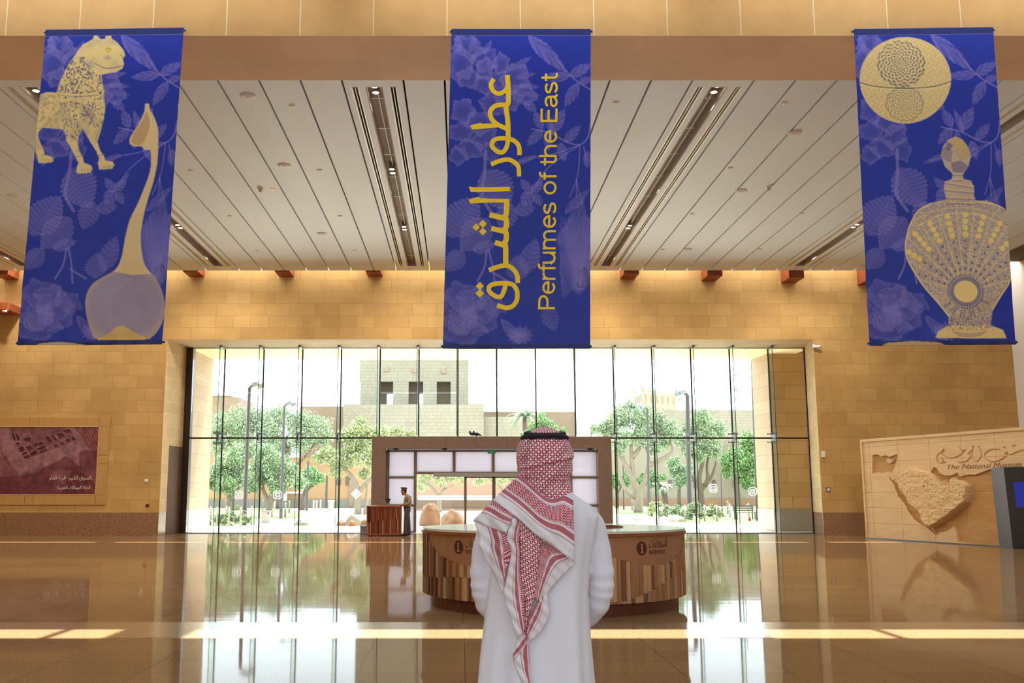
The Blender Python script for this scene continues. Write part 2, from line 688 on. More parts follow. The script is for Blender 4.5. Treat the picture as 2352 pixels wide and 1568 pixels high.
m_floor = floor_mat()
m_band = granite('floor_band_granite', 'b0946f', '8d7050', 0.16, 0.5, 50)

b = MB(); b.box(-WX - .3, WX + .3, YR - .3, DG + .05, -0.2, 0)
struct(b.build('floor', m_floor, origin=(0, 0, 0)))
b = MB(); b.box(-WX, WX, 11.38, 12.72, 0, 0.0015)
struct(b.build('trim_1', m_band, origin=(0, 12, 0)))

# far wall around the window opening, with the granite skirting
b = MB()
b.box(-WX, XL, D, D + .02, 0, ZW); b.box(XR, WX, D, D + .02, 0, ZW); b.box(XL, XR, D, D + .02, ZT, ZW)
struct(b.build('wall_back', m_wall, origin=(0, D, 0)))
b = MB()
b.box(-WX, XL, D - .012, D, 0, .87); b.box(XR, WX, D - .012, D, 0, .87)
struct(b.build('baseboard_back', m_plinth, origin=(0, D, 0)))
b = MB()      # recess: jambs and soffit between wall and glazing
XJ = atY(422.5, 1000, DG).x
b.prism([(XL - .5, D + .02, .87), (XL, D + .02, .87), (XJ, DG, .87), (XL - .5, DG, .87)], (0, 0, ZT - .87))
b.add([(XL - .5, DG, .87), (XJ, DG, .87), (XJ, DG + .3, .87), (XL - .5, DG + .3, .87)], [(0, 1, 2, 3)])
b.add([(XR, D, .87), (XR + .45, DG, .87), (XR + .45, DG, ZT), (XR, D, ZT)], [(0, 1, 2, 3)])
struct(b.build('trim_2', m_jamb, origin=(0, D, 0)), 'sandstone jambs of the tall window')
b = MB()
b.prism([(XL - .5, D + .01, 0), (XL, D + .01, 0), (XJ, DG, 0), (XL - .5, DG, 0)], (0, 0, .87))
b.add([(XR, D - .01, 0), (XR + .45, DG, 0), (XR + .45, DG, .87), (XR, D - .01, .87)], [(0, 1, 2, 3)])
jx = lambda y: XL + (XJ - XL) * (y - D) / (DG - D)
b.prism([(jx(D + .75) - .03, D + .75, 0), (jx(D + .75) + .008, D + .75, 0), (jx(DG - .15) + .008, DG - .15, 0), (jx(DG - .15) - .03, DG - .15, 0)], (0, 0, 3.5))
for k in range(len(b.m) - 6, len(b.m)):
    b.m[k] = 1
struct(b.build('baseboard_left', [m_plinth, granite('niche_granite', '745238', '553a28', .7, .2, 45)], origin=(XL, D, 0)))
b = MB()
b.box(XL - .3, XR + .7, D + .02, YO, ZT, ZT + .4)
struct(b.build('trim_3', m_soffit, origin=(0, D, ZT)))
# outer recess: left and right piers beyond the glazing
XO_L, XO_R = atY(485, 1000, YO).x, 13.45
b = MB()
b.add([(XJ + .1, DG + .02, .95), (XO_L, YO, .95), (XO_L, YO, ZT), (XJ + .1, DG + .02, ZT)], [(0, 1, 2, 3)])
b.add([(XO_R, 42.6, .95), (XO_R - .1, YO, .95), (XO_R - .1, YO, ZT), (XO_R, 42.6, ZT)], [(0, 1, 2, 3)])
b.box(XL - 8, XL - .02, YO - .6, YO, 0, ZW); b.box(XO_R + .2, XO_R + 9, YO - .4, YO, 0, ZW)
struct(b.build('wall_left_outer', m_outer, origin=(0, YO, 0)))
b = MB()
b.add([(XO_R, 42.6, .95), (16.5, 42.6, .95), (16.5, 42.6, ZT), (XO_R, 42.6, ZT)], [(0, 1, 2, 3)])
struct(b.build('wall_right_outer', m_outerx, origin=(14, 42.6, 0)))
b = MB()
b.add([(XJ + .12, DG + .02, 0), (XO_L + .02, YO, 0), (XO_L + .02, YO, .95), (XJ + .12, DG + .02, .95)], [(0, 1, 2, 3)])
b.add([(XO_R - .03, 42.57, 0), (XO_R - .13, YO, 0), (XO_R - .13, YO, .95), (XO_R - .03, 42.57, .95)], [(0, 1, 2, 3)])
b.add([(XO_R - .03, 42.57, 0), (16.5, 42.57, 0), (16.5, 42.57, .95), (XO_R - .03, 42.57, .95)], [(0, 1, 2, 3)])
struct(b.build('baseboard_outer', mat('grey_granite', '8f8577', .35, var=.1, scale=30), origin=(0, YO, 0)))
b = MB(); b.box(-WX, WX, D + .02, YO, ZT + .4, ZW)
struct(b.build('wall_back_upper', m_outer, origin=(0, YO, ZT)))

# side walls, rear wall, near roof
b = MB(); b.box(WX - .35, WX, YR, D, 0, ZW); struct(b.build('wall_right', m_white, origin=(WX, 0, 0)))
b = MB(); b.box(-WX, -WX + .3, YR, D, 0, ZW); struct(b.build('wall_left', masonry('sandstone_side', 'YZ', ST1, ST2, MO, .98, .485, vo=-.87, var=.14), origin=(-WX, 0, 0)))
b = MB(); b.box(-WX, WX, YR - .4, YR, 0, ZW); struct(b.build('wall_rear', m_wall, origin=(0, YR, 0)))
b = MB()
b.box(-WX, WX, YR, 16.36, ZW + .2, ZW + .5)
b.box(-WX, WX, 17.20, DE, ZW + .2, ZW + .5)
for x0, x1 in ((-3.95, -3.10), (3.0, 3.55), (-4.66, -4.58), (4.95, 5.03), (-12.1, -11.5), (11.2, 11.8)):
    b.box(x0 + 1.34, x1 + 1.34, 16.36, 17.20, ZW + .2, ZW + .5)
struct(b.build('ceiling_roof', m_white, origin=(0, 0, ZW)))

# unseen panes added beside the fill lamps; roof and rear wall behind are solid
m_added_pane = frosted('roof_glass', 'e8ecf0')
for nm, bx in (('window_2', (-19, 19, -10, 12, ZW + .17, ZW + .19)), ('window_3', (-21, 21, 12.7, 15.7, ZW + .17, ZW + .19)), ('window_4', (-22, 22, YR + .02, YR + .04, .2, 11.1))):
    b = MB(); b.box(*bx)
    b.k = 1
    for k in range(1, 12):
        x = bx[0] + (bx[1] - bx[0]) * k / 12
        b.box(x - .03, x + .03, bx[2] - .02, bx[3] + .02, bx[4] - .03, bx[5] + .01)
    struct(b.build(nm, [m_added_pane, m_bronze], origin=(0, bx[2], bx[4])))

# the big stone beam across the hall
b = MB(); b.box(-WX, WX, YB0, YB1, ZC - .045, ZW + .2)
o = b.build('trim_4', [m_beam, m_beamu], origin=(0, YB0, ZC))
for p in o.data.polygons:
    if p.normal.z < -.5:
        p.material_index = 1
struct(o, 'sandstone beam across the top of the hall')

# ceiling of white boards with open joints; wider boards carry a lamp trough and two air slots
JP, SW = 0.876, 1.31
SLOTX = [-1.87 + 7.44 * k for k in (-2, -1, 0, 1, 2)]
YS0, YS1 = YB1 + .45, DE - .75
edges = []
for c in SLOTX:
    edges.append((c - SW / 2, c + SW / 2, c))
    x = c + SW / 2
    for k in range(7):
        edges.append((x + k * JP, x + (k + 1) * JP, None))
x = SLOTX[0] - SW / 2
edges = [(x - (k + 1) * JP, x - k * JP, None) for k in range(4)][::-1] + edges
b = MB()
G = 0.022
for x0, x1, c in edges:
    if x1 > WX - .3 or x0 < -WX + .3:
        continue
    if c is None:
        b.box(x0 + G, x1 - G, YB1, DE, ZC, ZC + .10)
        continue
    tw, aw, ao = .185, .085, .41                # half trough, half air slot, air slot offset
    for xa, xb in ((x0 + G, c - ao - aw), (c - ao + aw, c - tw), (c + tw, c + ao - aw), (c + ao + aw, x1 - G)):
        b.box(xa, xb, YS0, YS1, ZC, ZC + .10)
    b.box(x0 + G, x1 - G, YB1, YS0, ZC, ZC + .10)
    b.box(x0 + G, x1 - G, YS1, DE, ZC, ZC + .10)
struct(b.build('ceiling', m_ceil, origin=(0, 28, ZC)))
b = MB(); b.box(-WX + .3, WX - .35, YB1, DE - .02, ZC + .35, ZC + .45)
struct(b.build('ceiling_void', mat('void_grey', '6b5d52', .9), origin=(0, 28, ZC + .35)))

slot_pos = ['far left of the ceiling', 'behind the left banner', 'left of the middle banner', 'right of the middle banner', 'beside the right banner']
for i, c in enumerate(SLOTX):
    if c < -WX + 1 or c > WX - 1:
        continue
    t = thing('lamp_trough', 'long grey recessed ceiling trough for spotlights ' + slot_pos[i], 'light trough', (c, (YS0 + YS1) / 2, ZC), 'recessed light troughs in the ceiling')
    b = MB()
    b.box(c - .185, c - .155, YS0, YS1, ZC, ZC + .25); b.box(c + .155, c + .185, YS0, YS1, ZC, ZC + .25)
    b.box(c - .185, c + .185, YS0, YS0 + .02, ZC, ZC + .25); b.box(c - .185, c + .185, YS1 - .02, YS1, ZC, ZC + .25)
    b.box(c - .185, c + .185, YS0, YS1, ZC + .24, ZC + .255)
    b.build('housing', m_trough, t)
    b = MB()
    b.tube([(c + .03, YS0 + .1, ZC + .15), (c + .03, YS1 - .1, ZC + .15)], .012, 6)
    for k in range(9):
        y = YS0 + 1 + k * 1.85
        b.box(c - .15, c + .15, y, y + .03, ZC + .17, ZC + .20)
    b.build('cable_rail', m_alu, t)
    for s in (-1, 1):
        b = MB()
        xc = c + s * .41
        for xa, xb in ((xc - .085, xc - .055), (xc - .008, xc + .008), (xc + .055, xc + .085)):
            b.box(xa, xb, YS0, YS1, ZC - .006, ZC + .08)
        b.k = 1
        b.box(xc - .085, xc + .085, YS0, YS1, ZC + .09, ZC + .10)
        b.build('air_slot', [m_alu, m_dark], t)

# spotlights in pairs inside the troughs
m_lamp = mat('lamp_glow', 'ffe9c4', emit=14)
LAMP_W = 420
spots = [(862.5, 206, 'at the beam end, left of the middle banner'), (901, 393, 'halfway along, left of the middle banner'), (928, 524, 'at the far end, left of the middle banner'),
         (1624, 205, 'at the beam end, right of the middle banner'), (1432, 521, 'at the far end, right of the middle banner'),
         (1934, 519, 'in the trough beside the right banner'), (420, 520, 'in the trough just right of the left banner'), (88, 202, 'showing past the upper left banner corner')]
for px, py, txt in spots:
    p = atZ(px, py, ZC + .07)
    xs = min(SLOTX, key=lambda q: abs(q - p.x))
    t = thing('twin_spotlight', 'lit pair of round trough spotlights ' + txt, 'spotlight', (xs, p.y, ZC + .25), 'twin spotlights in the ceiling troughs')
    for s in (-1, 1):
        y = p.y + s * .16
        b = MB(); b.smooth = True
        b.lathe([(.05, .24), (.072, .22), (.075, .10), (.082, .075), (.076, .07)], (xs, y, ZC), 16)
        h = b.build('lamp_housing', m_trough, t)
        b = MB(); b.lathe([(.07, .069), (.066, .066)], (xs, y, ZC), 16)
        b.build('bulb', m_lamp, h)

# light of the troughs' spotlights (three pairs to a trough)
for c in SLOTX[1:4] + [SLOTX[0], SLOTX[4]]:
    for y in (21.2, 27.4, 35.6):
        d = bpy.data.lights.new('trough_light', 'SPOT')
        d.energy, d.color, d.spot_size, d.spot_blend, d.shadow_soft_size = LAMP_W, (1.0, .94, .86), math.radians(165), .6, .12
        o = bpy.data.objects.new('trough_light', d)
        COL.objects.link(o)
        o.location = (c, y, ZC - .02)

# small fittings on the ceiling
def disc(name, px, py, r, label, cat, group, m, h=.03, kind=0):
    p = atZ(px, py, ZC - h)
    t = thing(name, label, cat, (p.x, p.y, ZC - h), group)
    b = MB(); b.smooth = True
    b.lathe([(r * .92, -h), (r, -h + .008), (r, 0)], (p.x, p.y, ZC), 24)
    b.build('rim', m, t)
    b = MB(); b.smooth = True
    if kind == 0:      # speaker: inner ring and boss
        b.lathe([(r * .30, -h - .02), (r * .42, -h - .015), (r * .45, -h)], (p.x, p.y, ZC), 16)
        b.lathe([(r * .72, -h - .008), (r * .78, -h - .008), (r * .80, -h)], (p.x, p.y, ZC), 20)
    elif kind == 1:
        b.lathe([(r * .55, -h - .006), (r * .7, -h)], (p.x, p.y, ZC), 16)
    else:
        b.lathe([(r * .35, -h - .09), (r * .55, -h - .05), (r * .6, -h)], (p.x, p.y, ZC), 16)
    b.build('cover', m if kind != 2 else mat('beige_plastic', 'cdbfa9', .5), t)


m_fit = mat('fitting_white', 'e4e3e4', .5)
m_pale = mat('fitting_pale', 'f0ebe2', .5)
for px, py, txt in ((570, 223, 'nearest the beam, left of the middle banner'), (653, 382, 'halfway to the far wall, left of the middle banner'), (739, 538, 'closest to the far wall, left of the middle banner'),
                    (1825, 307, 'nearest the beam, right of the middle banner'), (1702, 440, 'halfway to the far wall, right of the middle banner'), (1578, 574, 'closest to the far wall, right of the middle banner'), (30, 452, 'left of the left banner')):
    disc('ceiling_speaker', px, py, .17, 'large round white ceiling speaker ' + txt, 'speaker', 'round ceiling speakers', m_fit)
for px, py, txt in ((671, 244, 'close to the beam left of the long trough'), (734, 392, 'in the middle of the ceiling left of the long trough'), (781, 497, 'third from the beam left of the long trough'), (815, 576, 'close to the far wall left of the long trough'),
                    (438, 393, 'just right of the left banner, upper one'), (528, 497, 'just right of the left banner, middle one'), (592, 577, 'right of the left banner near the far wall'),
                    (1415, 237, 'just right of the middle banner near the beam'), (1803, 238, 'near the beam left of the right banner'), (1678, 387, 'right of the second trough, upper one'), (1590, 492, 'right of the second trough, middle one'),
                    (1842, 491, 'near the right banner halfway to the far wall'), (1522, 574, 'right of the second trough near the far wall'), (1745, 573, 'near the far wall between trough and right banner')):
    disc('ceiling_disc', px, py, .075, 'small flat round ceiling cover ' + txt, 'ceiling cover', 'small round ceiling covers', m_pale, .02, 1)
for px, py, txt in ((598, 434, 'left'), (1766, 430, 'right')):
    disc('smoke_detector', px, py, .09, 'beige smoke detector hanging from the ceiling boards %s of the middle banner' % txt, 'smoke detector', 'smoke detectors', m_pale, .03, 2)
p = atZ(627, 435, ZC)
b = MB(); b.box(p.x - .07, p.x + .07, p.y - .12, p.y + .12, ZC - .015, ZC)
tag(b.build('ceiling_plate', m_pale, bevel=.004), 'small bright square plate beside the left smoke detector', 'plate')
for px, py, txt in ((493, 600, 'right of the left banner'), (941, 600, 'left of the middle banner'), (1385, 603, 'right of the middle banner'), (1828, 606, 'left of the right banner')):
    p = atY(px, py, DE - .35)
    t = thing('hanging_spotlight', 'small white spotlight hanging from the far ceiling edge ' + txt, 'spotlight', (p.x, p.y, ZC), 'small spotlights at the far ceiling edge')
    z = p.z
    b = MB(); b.tube([(p.x, p.y, ZC), (p.x, p.y, z + .09)], .014, 8); b.box(p.x - .09, p.x + .09, p.y - .03, p.y + .03, ZC - .02, ZC)
    b.build('stem', m_fit, t)
    b = MB(); b.smooth = True; b.lathe([(.05, .10), (.07, .07), (.075, -.08), (.06, -.09)], (p.x, p.y, z), 16)
    b.build('lamp_head', m_fit, t)

# red timbers spanning the roof strip between ceiling edge and far wall
ts = [(-3, 55, 642, 'at the far left, left of the left banner'), (436, 469, 636, 'just right of the left banner'), (645, 672, 636, 'midway between left and middle banners'), (850, 874, 636, 'nearest the middle banner on its left'),
      (1429, 1453, 641, 'nearest the middle banner on its right'), (1616, 1640, 645, 'midway between middle and right banners'), (1799, 1823, 650, 'just left of the right banner'), (1975, 1998, 655, 'touching the left edge of the right banner'), (2331, 2360, 668, 'at the far right edge of the wall')]
for x0, x1, yb, txt in ts:
    pa, pb = atY(x0, yb, D), atY(x1, yb, D)
    xc = (pa.x + pb.x) / 2
    b = MB(); b.box(xc - .3, xc + .3, DE + .02, D, pa.z, ZC + .6)
    tag(b.build('roof_timber', m_red, bevel=.01), 'red timber beam end ' + txt, 'beam', 'red timber beam ends')
p = atY(-6, 705, D - 1)
b = MB(); b.box(p.x - 2, p.x + .5, D - 1.2, D, p.z - .13, p.z + .16)
tag(b.build('timber_bracket', m_red, bevel=.01), 'low red timber bracket at the far left edge of the far wall', 'bracket')


def camera_fit(px, py, Y, label):
    p = atY(px, py, Y)
    t = thing('security_camera', label, 'security camera', (p.x, p.y, p.z), 'security cameras')
    b = MB(); b.smooth = True; b.tube([(p.x - .11, p.y, p.z), (p.x + .13, p.y - .06, p.z - .01)], .055, 12)
    b.build('camera_body', m_alu, t)
    b = MB(); b.tube([(p.x + .13, p.y - .06, p.z - .01), (p.x + .15, p.y - .065, p.z - .01)], .045, 12)
    b.build('lens', m_black, t)
    b = MB(); b.box(p.x - .13, p.x - .09, p.y, Y + .1 if Y > D - .3 else p.y + .06, p.z - .02, p.z + .12)
    b.build('bracket', m_alu, t)


camera_fit(1876, 796, D - .1, 'white security camera at the top right corner of the window')
camera_fit(12, 714, D - 1.1, 'small security camera under the red bracket at far left')


def wall_box(name, px0, px1, py0, py1, m, label, cat, dpt=.05, m2=None, kind=None):
    a, c = atY(px0, py0, D), atY(px1, py1, D)
    t = thing(name, label, cat, ((a.x + c.x) / 2, D, c.z))
    b = MB(); b.box(a.x, c.x, D - dpt, D, c.z, a.z); b.build('case', m, t, bevel=.008)
    xm, zm, hw, hh = (a.x + c.x) / 2, (a.z + c.z) / 2, (c.x - a.x) / 2, (a.z - c.z) / 2
    b = MB(); b.box(xm - hw * .55, xm + hw * .55, D - dpt - .008, D - dpt, zm - hh * .55, zm + hh * .55)
    b.build(kind or 'cover_plate', m2 or m_pale, t)


wall_box('wall_switch', 333, 340, 1100, 1107, m_pale, 'small white square switch on the stone wall right of the mural', 'switch')
wall_box('fire_alarm_button', 335, 343, 1157, 1164, mat('alarm_red', 'a31219', .4), 'small red fire alarm box low on the left wall', 'alarm', m2=m_black, kind='button')
wall_box('wall_lamp', 1886, 1894, 1036, 1050, m_pale, 'small white wall box right of the window, upper one', 'wall lamp', .09, m_alu, 'lens')
wall_box('wall_socket', 1897, 1907, 1119, 1129, mat('socket_grey', '6f675c', .5), 'square wall outlet with white plate right of the window', 'outlet', .04)

# ================================================================== glazed wall
win = thing('window_1', 'tall glazed wall of glass panes held by fins', None, (0, DG, 0), None, 'structure')
FX = [atY(510.5 + (1773 - 510.5) * k / 14, 1008, DG).x for k in range(15)]
ZTR = atY(1150, 1006, DG).z
PXL, PXR = atY(853, 1100, DG - .35).x, atY(1406, 1100, DG - .35).x   # entrance portal
ZP = atY(1128, 1002, DG - .35).z
xs = [XJ + .26] + FX + [XR + .42]
for i in range(len(xs) - 1):
    x0, x1 = xs[i] + .012, xs[i + 1] - .012
    b = MB(); b.box(x0, x1, DG, DG + .018, ZTR + .03, ZT); b.build('glass_pane', m_glass, win)
    for xa, xb in ((x0, min(x1, PXL)), (max(x0, PXR), x1)):
        if xb - xa > .05:
            b = MB(); b.box(xa, xb, DG, DG + .018, 0.02, ZTR - .03); b.build('glass_pane', m_glass, win)
for i, x in enumerate(FX):
    zb = ZP + .02 if PXL < x < PXR else 0.0
    dx, dy = -.05, -.70
    b = MB(); b.obox((x + dx / 2, DG - .03 + dy / 2, (zb + ZT) / 2), (dx / 2, dy / 2, 0), (.009, 0, 0), (0, 0, (ZT - zb) / 2))
    f = b.build('glass_fin', m_fin, win)
    b = MB(); b.box(x - .03, x + .03, DG - .035, DG - .002, zb, ZT); b.build('joint_post', m_bronze, f)
    b = MB(); b.box(x + dx - .012, x + dx + .012, DG + dy - .045, DG + dy - .02, zb, ZT); b.build('edge_strip', m_bronze, f)
    b = MB()
    for sx in (-1, 1):
        xx = x + dx / 2 + sx * .02
        b.obox((xx, DG - .35, ZTR), (.007, 0, 0), (0, .28, 0), (0, 0, .13))
        for k in range(4):
            for sz in (-1, 1):
                b.tube([(xx, DG - .58 + k * .15, ZTR + sz * .19), (xx + sx * .05, DG - .58 + k * .15, ZTR + sz * .19)], .022, 6)
        for sz in (-1, 1):
            b.tube([(x, DG - .06, ZTR + sz * .17), (x + sx * .19, DG - .04, ZTR + sz * .17)], .02, 6)
            b.tube([(x + sx * .19, DG - .06, ZTR + sz * .17), (x + sx * .19, DG, ZTR + sz * .17)], .035, 8)
    if not (PXL < x < PXR):
        b.build('clamp', m_steel, f)
    b = MB(); b.obox((x - .02, DG - .38, ZT - .04), (.05, 0, 0), (0, .34, 0), (0, 0, .04)); b.build('head_bracket', m_steel, f)
b = MB(); b.box(XJ + .2, PXL, DG - .03, DG + .04, ZTR - .035, ZTR + .035); b.box(PXR, XR + .45, DG - .03, DG + .04, ZTR - .035, ZTR + .035)
b.build('transom', m_bronze, win)
b = MB(); b.box(XJ - .02, XJ + .27, DG - .12, DG + .25, 0, ZT); b.box(XR + .40, XR + .44, DG - .05, DG + .05, 0, ZT)
b.build('end_post', m_bronze, win)
b = MB(); b.box(XJ + .2, PXL, DG - .03, DG + .05, 0, .03); b.box(PXR, XR + .45, DG - .03, DG + .05, 0, .03); b.box(XJ + .2, XR + .45, DG - .02, DG + .04, ZT - .03, ZT)
b.build('sill_channel', m_steel, win)
b = MB()
for x in (FX[0] - .05, XR + .36):
    b.box(x - .3 if x < 0 else x, x if x < 0 else x + .1, DG - .1, DG - .04, ZTR - .28, ZTR - .16); b.box(x - .3 if x < 0 else x, x if x < 0 else x + .1, DG - .1, DG - .04, ZTR + .16, ZTR + .28)
b.build('end_clamp', m_steel, win)
# white ornamental safety marks stuck on the panes
m_mark = frosted('white_mark', 'f6f8f7')
for px, py, dia in ((549, 1136, 0), (637, 1136, 0), (818, 1134, 1), (1638, 1121, 0), (1729, 1128, 0)):
    p = atY(px, py, DG - .012)
    R = .16
    b = MB()
    rot = PI / 4 if dia else 0
    c_, s_ = math.cos(rot), math.sin(rot)
    f_ = lambda q: (p.x + (q[0] * c_ - q[1] * s_) * R, DG - .004, p.z + (q[0] * s_ + q[1] * c_) * R)
    ribbon(b, [(-.6, -1), (.6, -1), (1, -.6), (1, .6), (.6, 1), (-.6, 1), (-1, .6), (-1, -.6), (-.6, -1)], .2, f_)
    ribbon(b, [(math.cos(a) * .55, math.sin(a) * .55) for a in np.linspace(0, 2 * PI, 17)], .17, f_)
    for a in range(4):
        q = PI / 4 + a * PI / 2
        ribbon(b, [(.2 * math.cos(q), .2 * math.sin(q)), (1.05 * math.cos(q), 1.05 * math.sin(q))], .16, f_)
    if dia:
        b = MB()
        b.prism([f_((-1, -1)), f_((1, -1)), f_((1, 1)), f_((-1, 1))], (0, .002, 0))
        b.k = 1
        g_ = lambda q: tuple(Vector(f_(q)) - Vector((0, .003, 0)))
        ribbon(b, [(-.7, -.7), (.7, -.7), (.7, .7), (-.7, .7), (-.7, -.7)], .07, g_)
        ribbon(b, [(math.cos(a) * .42, math.sin(a) * .42) for a in np.linspace(0, 2 * PI, 17)], .07, g_)
    b.build('safety_mark', [m_mark, m_steel], win)

# ================================================================== entrance portal of brown granite
YP = DG - .35
door = thing('door_1', 'brown granite entrance portal with sliding glass doors', None, ((PXL + PXR) / 2, YP, 0), None, 'structure')
PT = .56
ZI = ZP - .47
b = MB()
b.box(PXL, PXL + PT, YP, YP + .9, 0, ZI); b.box(PXR - PT, PXR, YP, YP + .9, 0, ZI); b.box(PXL, PXR, YP, YP + .9, ZI, ZP)
for k in range(1, 7):
    x = PXL + PT + (PXR - PXL - 2 * PT) * k / 7
    b.k = 1; b.box(x - .006, x + .006, YP - .002, YP, ZI, ZP)
b.k = 0
b.build('granite_surround', [m_granite, mat('granite_joint', '4b3628', .5)], door)
YF = YP + .62
pxx = lambda q, y=1100: atY(q, y, YF).x
zz = lambda q: atY(1128, q, YF).z
V = [884, 890.5, 954, 1043, 1133, 1222, 1311, 1374]           # frame posts, by their place in the photo
b = MB()
hw = .055
zh = zz(1086)
for i, q in enumerate(V):
    x = pxx(q)
    top = zz(1036)
    bot = 0 if i in (0, 1, 2, 6, 7) else zh
    b.box(x - hw * (1.2 if i == 1 else 1), x + hw * (1.2 if i == 1 else 1), YF - .06, YF + .08, bot, top)
b.box(PXL + PT, PXR - PT, YF - .06, YF + .08, zz(1037.5), zz(1034))
for q in (1096, 1160.5):
    b.box(PXL + PT, pxx(954), YF - .05, YF + .07, zz(q) - .045, zz(q) + .045); b.box(pxx(1311), PXR - PT, YF - .05, YF + .07, zz(q) - .045, zz(q) + .045)
b.box(pxx(954), pxx(1311), YF - .07, YF + .09, zh - .05, zh + .05)
b.box(PXL + PT, pxx(954), YF - .05, YF + .07, 0, .06); b.box(pxx(1311), PXR - PT, YF - .05, YF + .07, 0, .06)
b.box(pxx(954), pxx(1311), YF - .05, YF + .07, 0, .015)
b.build('door_frame', m_bronze2, door)
b = MB(); b.box(pxx(995), pxx(1311) - .06, YF - .16, YF - .07, zh - .16, zh + .005); b.build('sliding_header', mat('header_grey', '9b958d', .4, .3), door, bevel=.01)
b = MB(); b.box(PXL + PT + .02, PXR - PT - .02, YF - .02, YF + .02, zz(1034), ZI); b.build('head_light', m_frost, door)
for (xa, xb, ya, yb) in [(878.5, 883, 1036, 1096), (878.5, 883, 1096, 1160), (878.5, 883, 1160, 1222), (891, 954, 1036, 1096), (891, 954, 1096, 1160), (891, 954, 1160, 1222), (954, 1043, 1036, 1086), (1043, 1133, 1036, 1086), (1133, 1222, 1036, 1086), (1222, 1311, 1036, 1086),
                         (1311, 1374, 1036, 1096), (1311, 1374, 1096, 1160), (1311, 1374, 1160, 1222)]:
    b = MB(); b.box(pxx(xa) + .02, pxx(xb) - .02, YF - .005, YF + .008, max(.05, zz(yb)) + .0, zz(ya)); b.build('frosted_pane', m_frost, door)
for xa, xb, yy in ((958, 1068, .03), (1068, 1134, -.03), (1134, 1200, -.03), (1200, 1308, .03)):
    x0, x1 = pxx(xa), pxx(xb)
    b = MB(); b.box(x0, x1, YF + yy - .004, YF + yy + .004, .03, zh - .05)
    dl = b.build('door_leaf', m_glass, door)
    b = MB(); e = .035 if yy > 0 else .07
    b.box(x1 - e, x1 + .01, YF + yy - .025, YF + yy + .025, .01, zh - .05)
    if yy < 0:
        b.box(x0 - .01, x0 + e, YF + yy - .025, YF + yy + .025, .01, zh - .05); b.box(x0, x1, YF + yy - .025, YF + yy + .025, zh - .2, zh - .11); b.box(x0, x1, YF + yy - .025, YF + yy + .025, .01, .06)
    b.build('leaf_frame', m_bronze2, dl)
    b = MB()
    for q in (1139.5, 1145.5):
        b.box(x0 + .02, x1 - .02, YF + yy - .006, YF + yy - .004, zz(q) - .045, zz(q) + .045)
    b.build('white_band', m_mark, dl)
b = MB()
for q in (909, 1021, 1356):
    x = pxx(q); b.box(x - .1, x + .1, YF - .12, YF - .02, ZI - .05, ZI)
b.build('head_sensor', m_black, door)


# green exit sign hung under the lintel
def letters(name, body, fn, m, parent, shear=0, res=3, thick=None):
    v, fc, asp = text2d(body, shear, res)
    b = MB(); b.add([fn(u, q) for u, q in v], fc)
    return b.build(name, m, parent)


p0, p1 = atY(1120, 1033, YF - .13), atY(1138.5, 1041.5, YF - .13)
ex = thing('exit_sign', 'small green exit sign above the entrance doors', 'exit sign', ((p0.x + p1.x) / 2, YF - .13, p0.z))
b = MB(); b.box(p0.x, p1.x, YF - .13, YF - .10, p1.z, p0.z); b.build('sign_box', mat('exit_green', '0f7a43', .4, emit=.25), ex, bevel=.004)
W_, H_ = p1.x - p0.x, p0.z - p1.z
letters('arabic_lettering', arabic('مخرج'), lambda u, q: (p0.x + W_ * (.28 + .44 * u), YF - .133, p1.z + H_ * (.50 + .42 * q)), m_pale, ex)
letters('lettering', 'EXIT', lambda u, q: (p0.x + W_ * (.25 + .5 * u), YF - .133, p1.z + H_ * (.10 + .32 * q)), m_pale, ex)
b = MB(); b.box((p0.x + p1.x) / 2 - .01, (p0.x + p1.x) / 2 + .01, YF - .12, YF - .10, p0.z, ZI); b.build('hanger', m_alu, ex)
# ================================================================== outside
m_pave = mat('pale_paving', 'd9d2c6', .8, var=.06, scale=.8)
ALB = 0.40
m_lawn = mat('lawn', '6f9a3f', .9, col2='93b658', scale=4)
m_ww = masonry('warm_wall', 'XZ', 'd8ab7a', 'd0a272', 'b58f66', 1.6, .55, var=.06, jitter=.2)
m_wg = masonry('beige_wall', 'XZ', 'c2b79f', 'bab097', 'a0957e', .95, .42, ms=.022, var=.06, jitter=.2)
m_wgy = masonry('beige_wall_side', 'YZ', 'c2b79f', 'bab097', 'a0957e', .95, .42, ms=.022, var=.06, jitter=.2)
m_wb = masonry('brown_wall', 'XZ', 'b4977a', 'ac8f72', '93785c', 1.5, .5, var=.08, jitter=.2)
m_pal = mat('pink_render', 'b9a795', .9, var=.04)
m_pal2 = mat('yellow_render', 'b8ab90', .9, var=.04)
m_shut = mat('shutter', '6b5a48', .7)
m_open = mat('opening_shade', 'bfa488', .8)
m_trunk = mat('pale_bark', 'a8957c', .9, var=.2, scale=6, bump=.4)
m_bark = mat('brown_bark', '7b6650', .9, var=.2, scale=6, bump=.4)
m_post = mat('post_brown', '4a4040', .5)
m_rock = mat('tan_rock', 'a5744f', .9, var=.25, scale=2.5, bump=.8)
m_rock2 = mat('pale_rock', 'c2b6a2', .9, var=.25, scale=2.5, bump=.8)
m_stone = mat('pale_stone', 'cfc7b8', .8)


def leafm(name, a, c):
    global ALB
    ALB = .53
    r_ = mat(name, a, .45, spec=.5, col2=c, scale=1.2)
    ALB = .40
    return r_


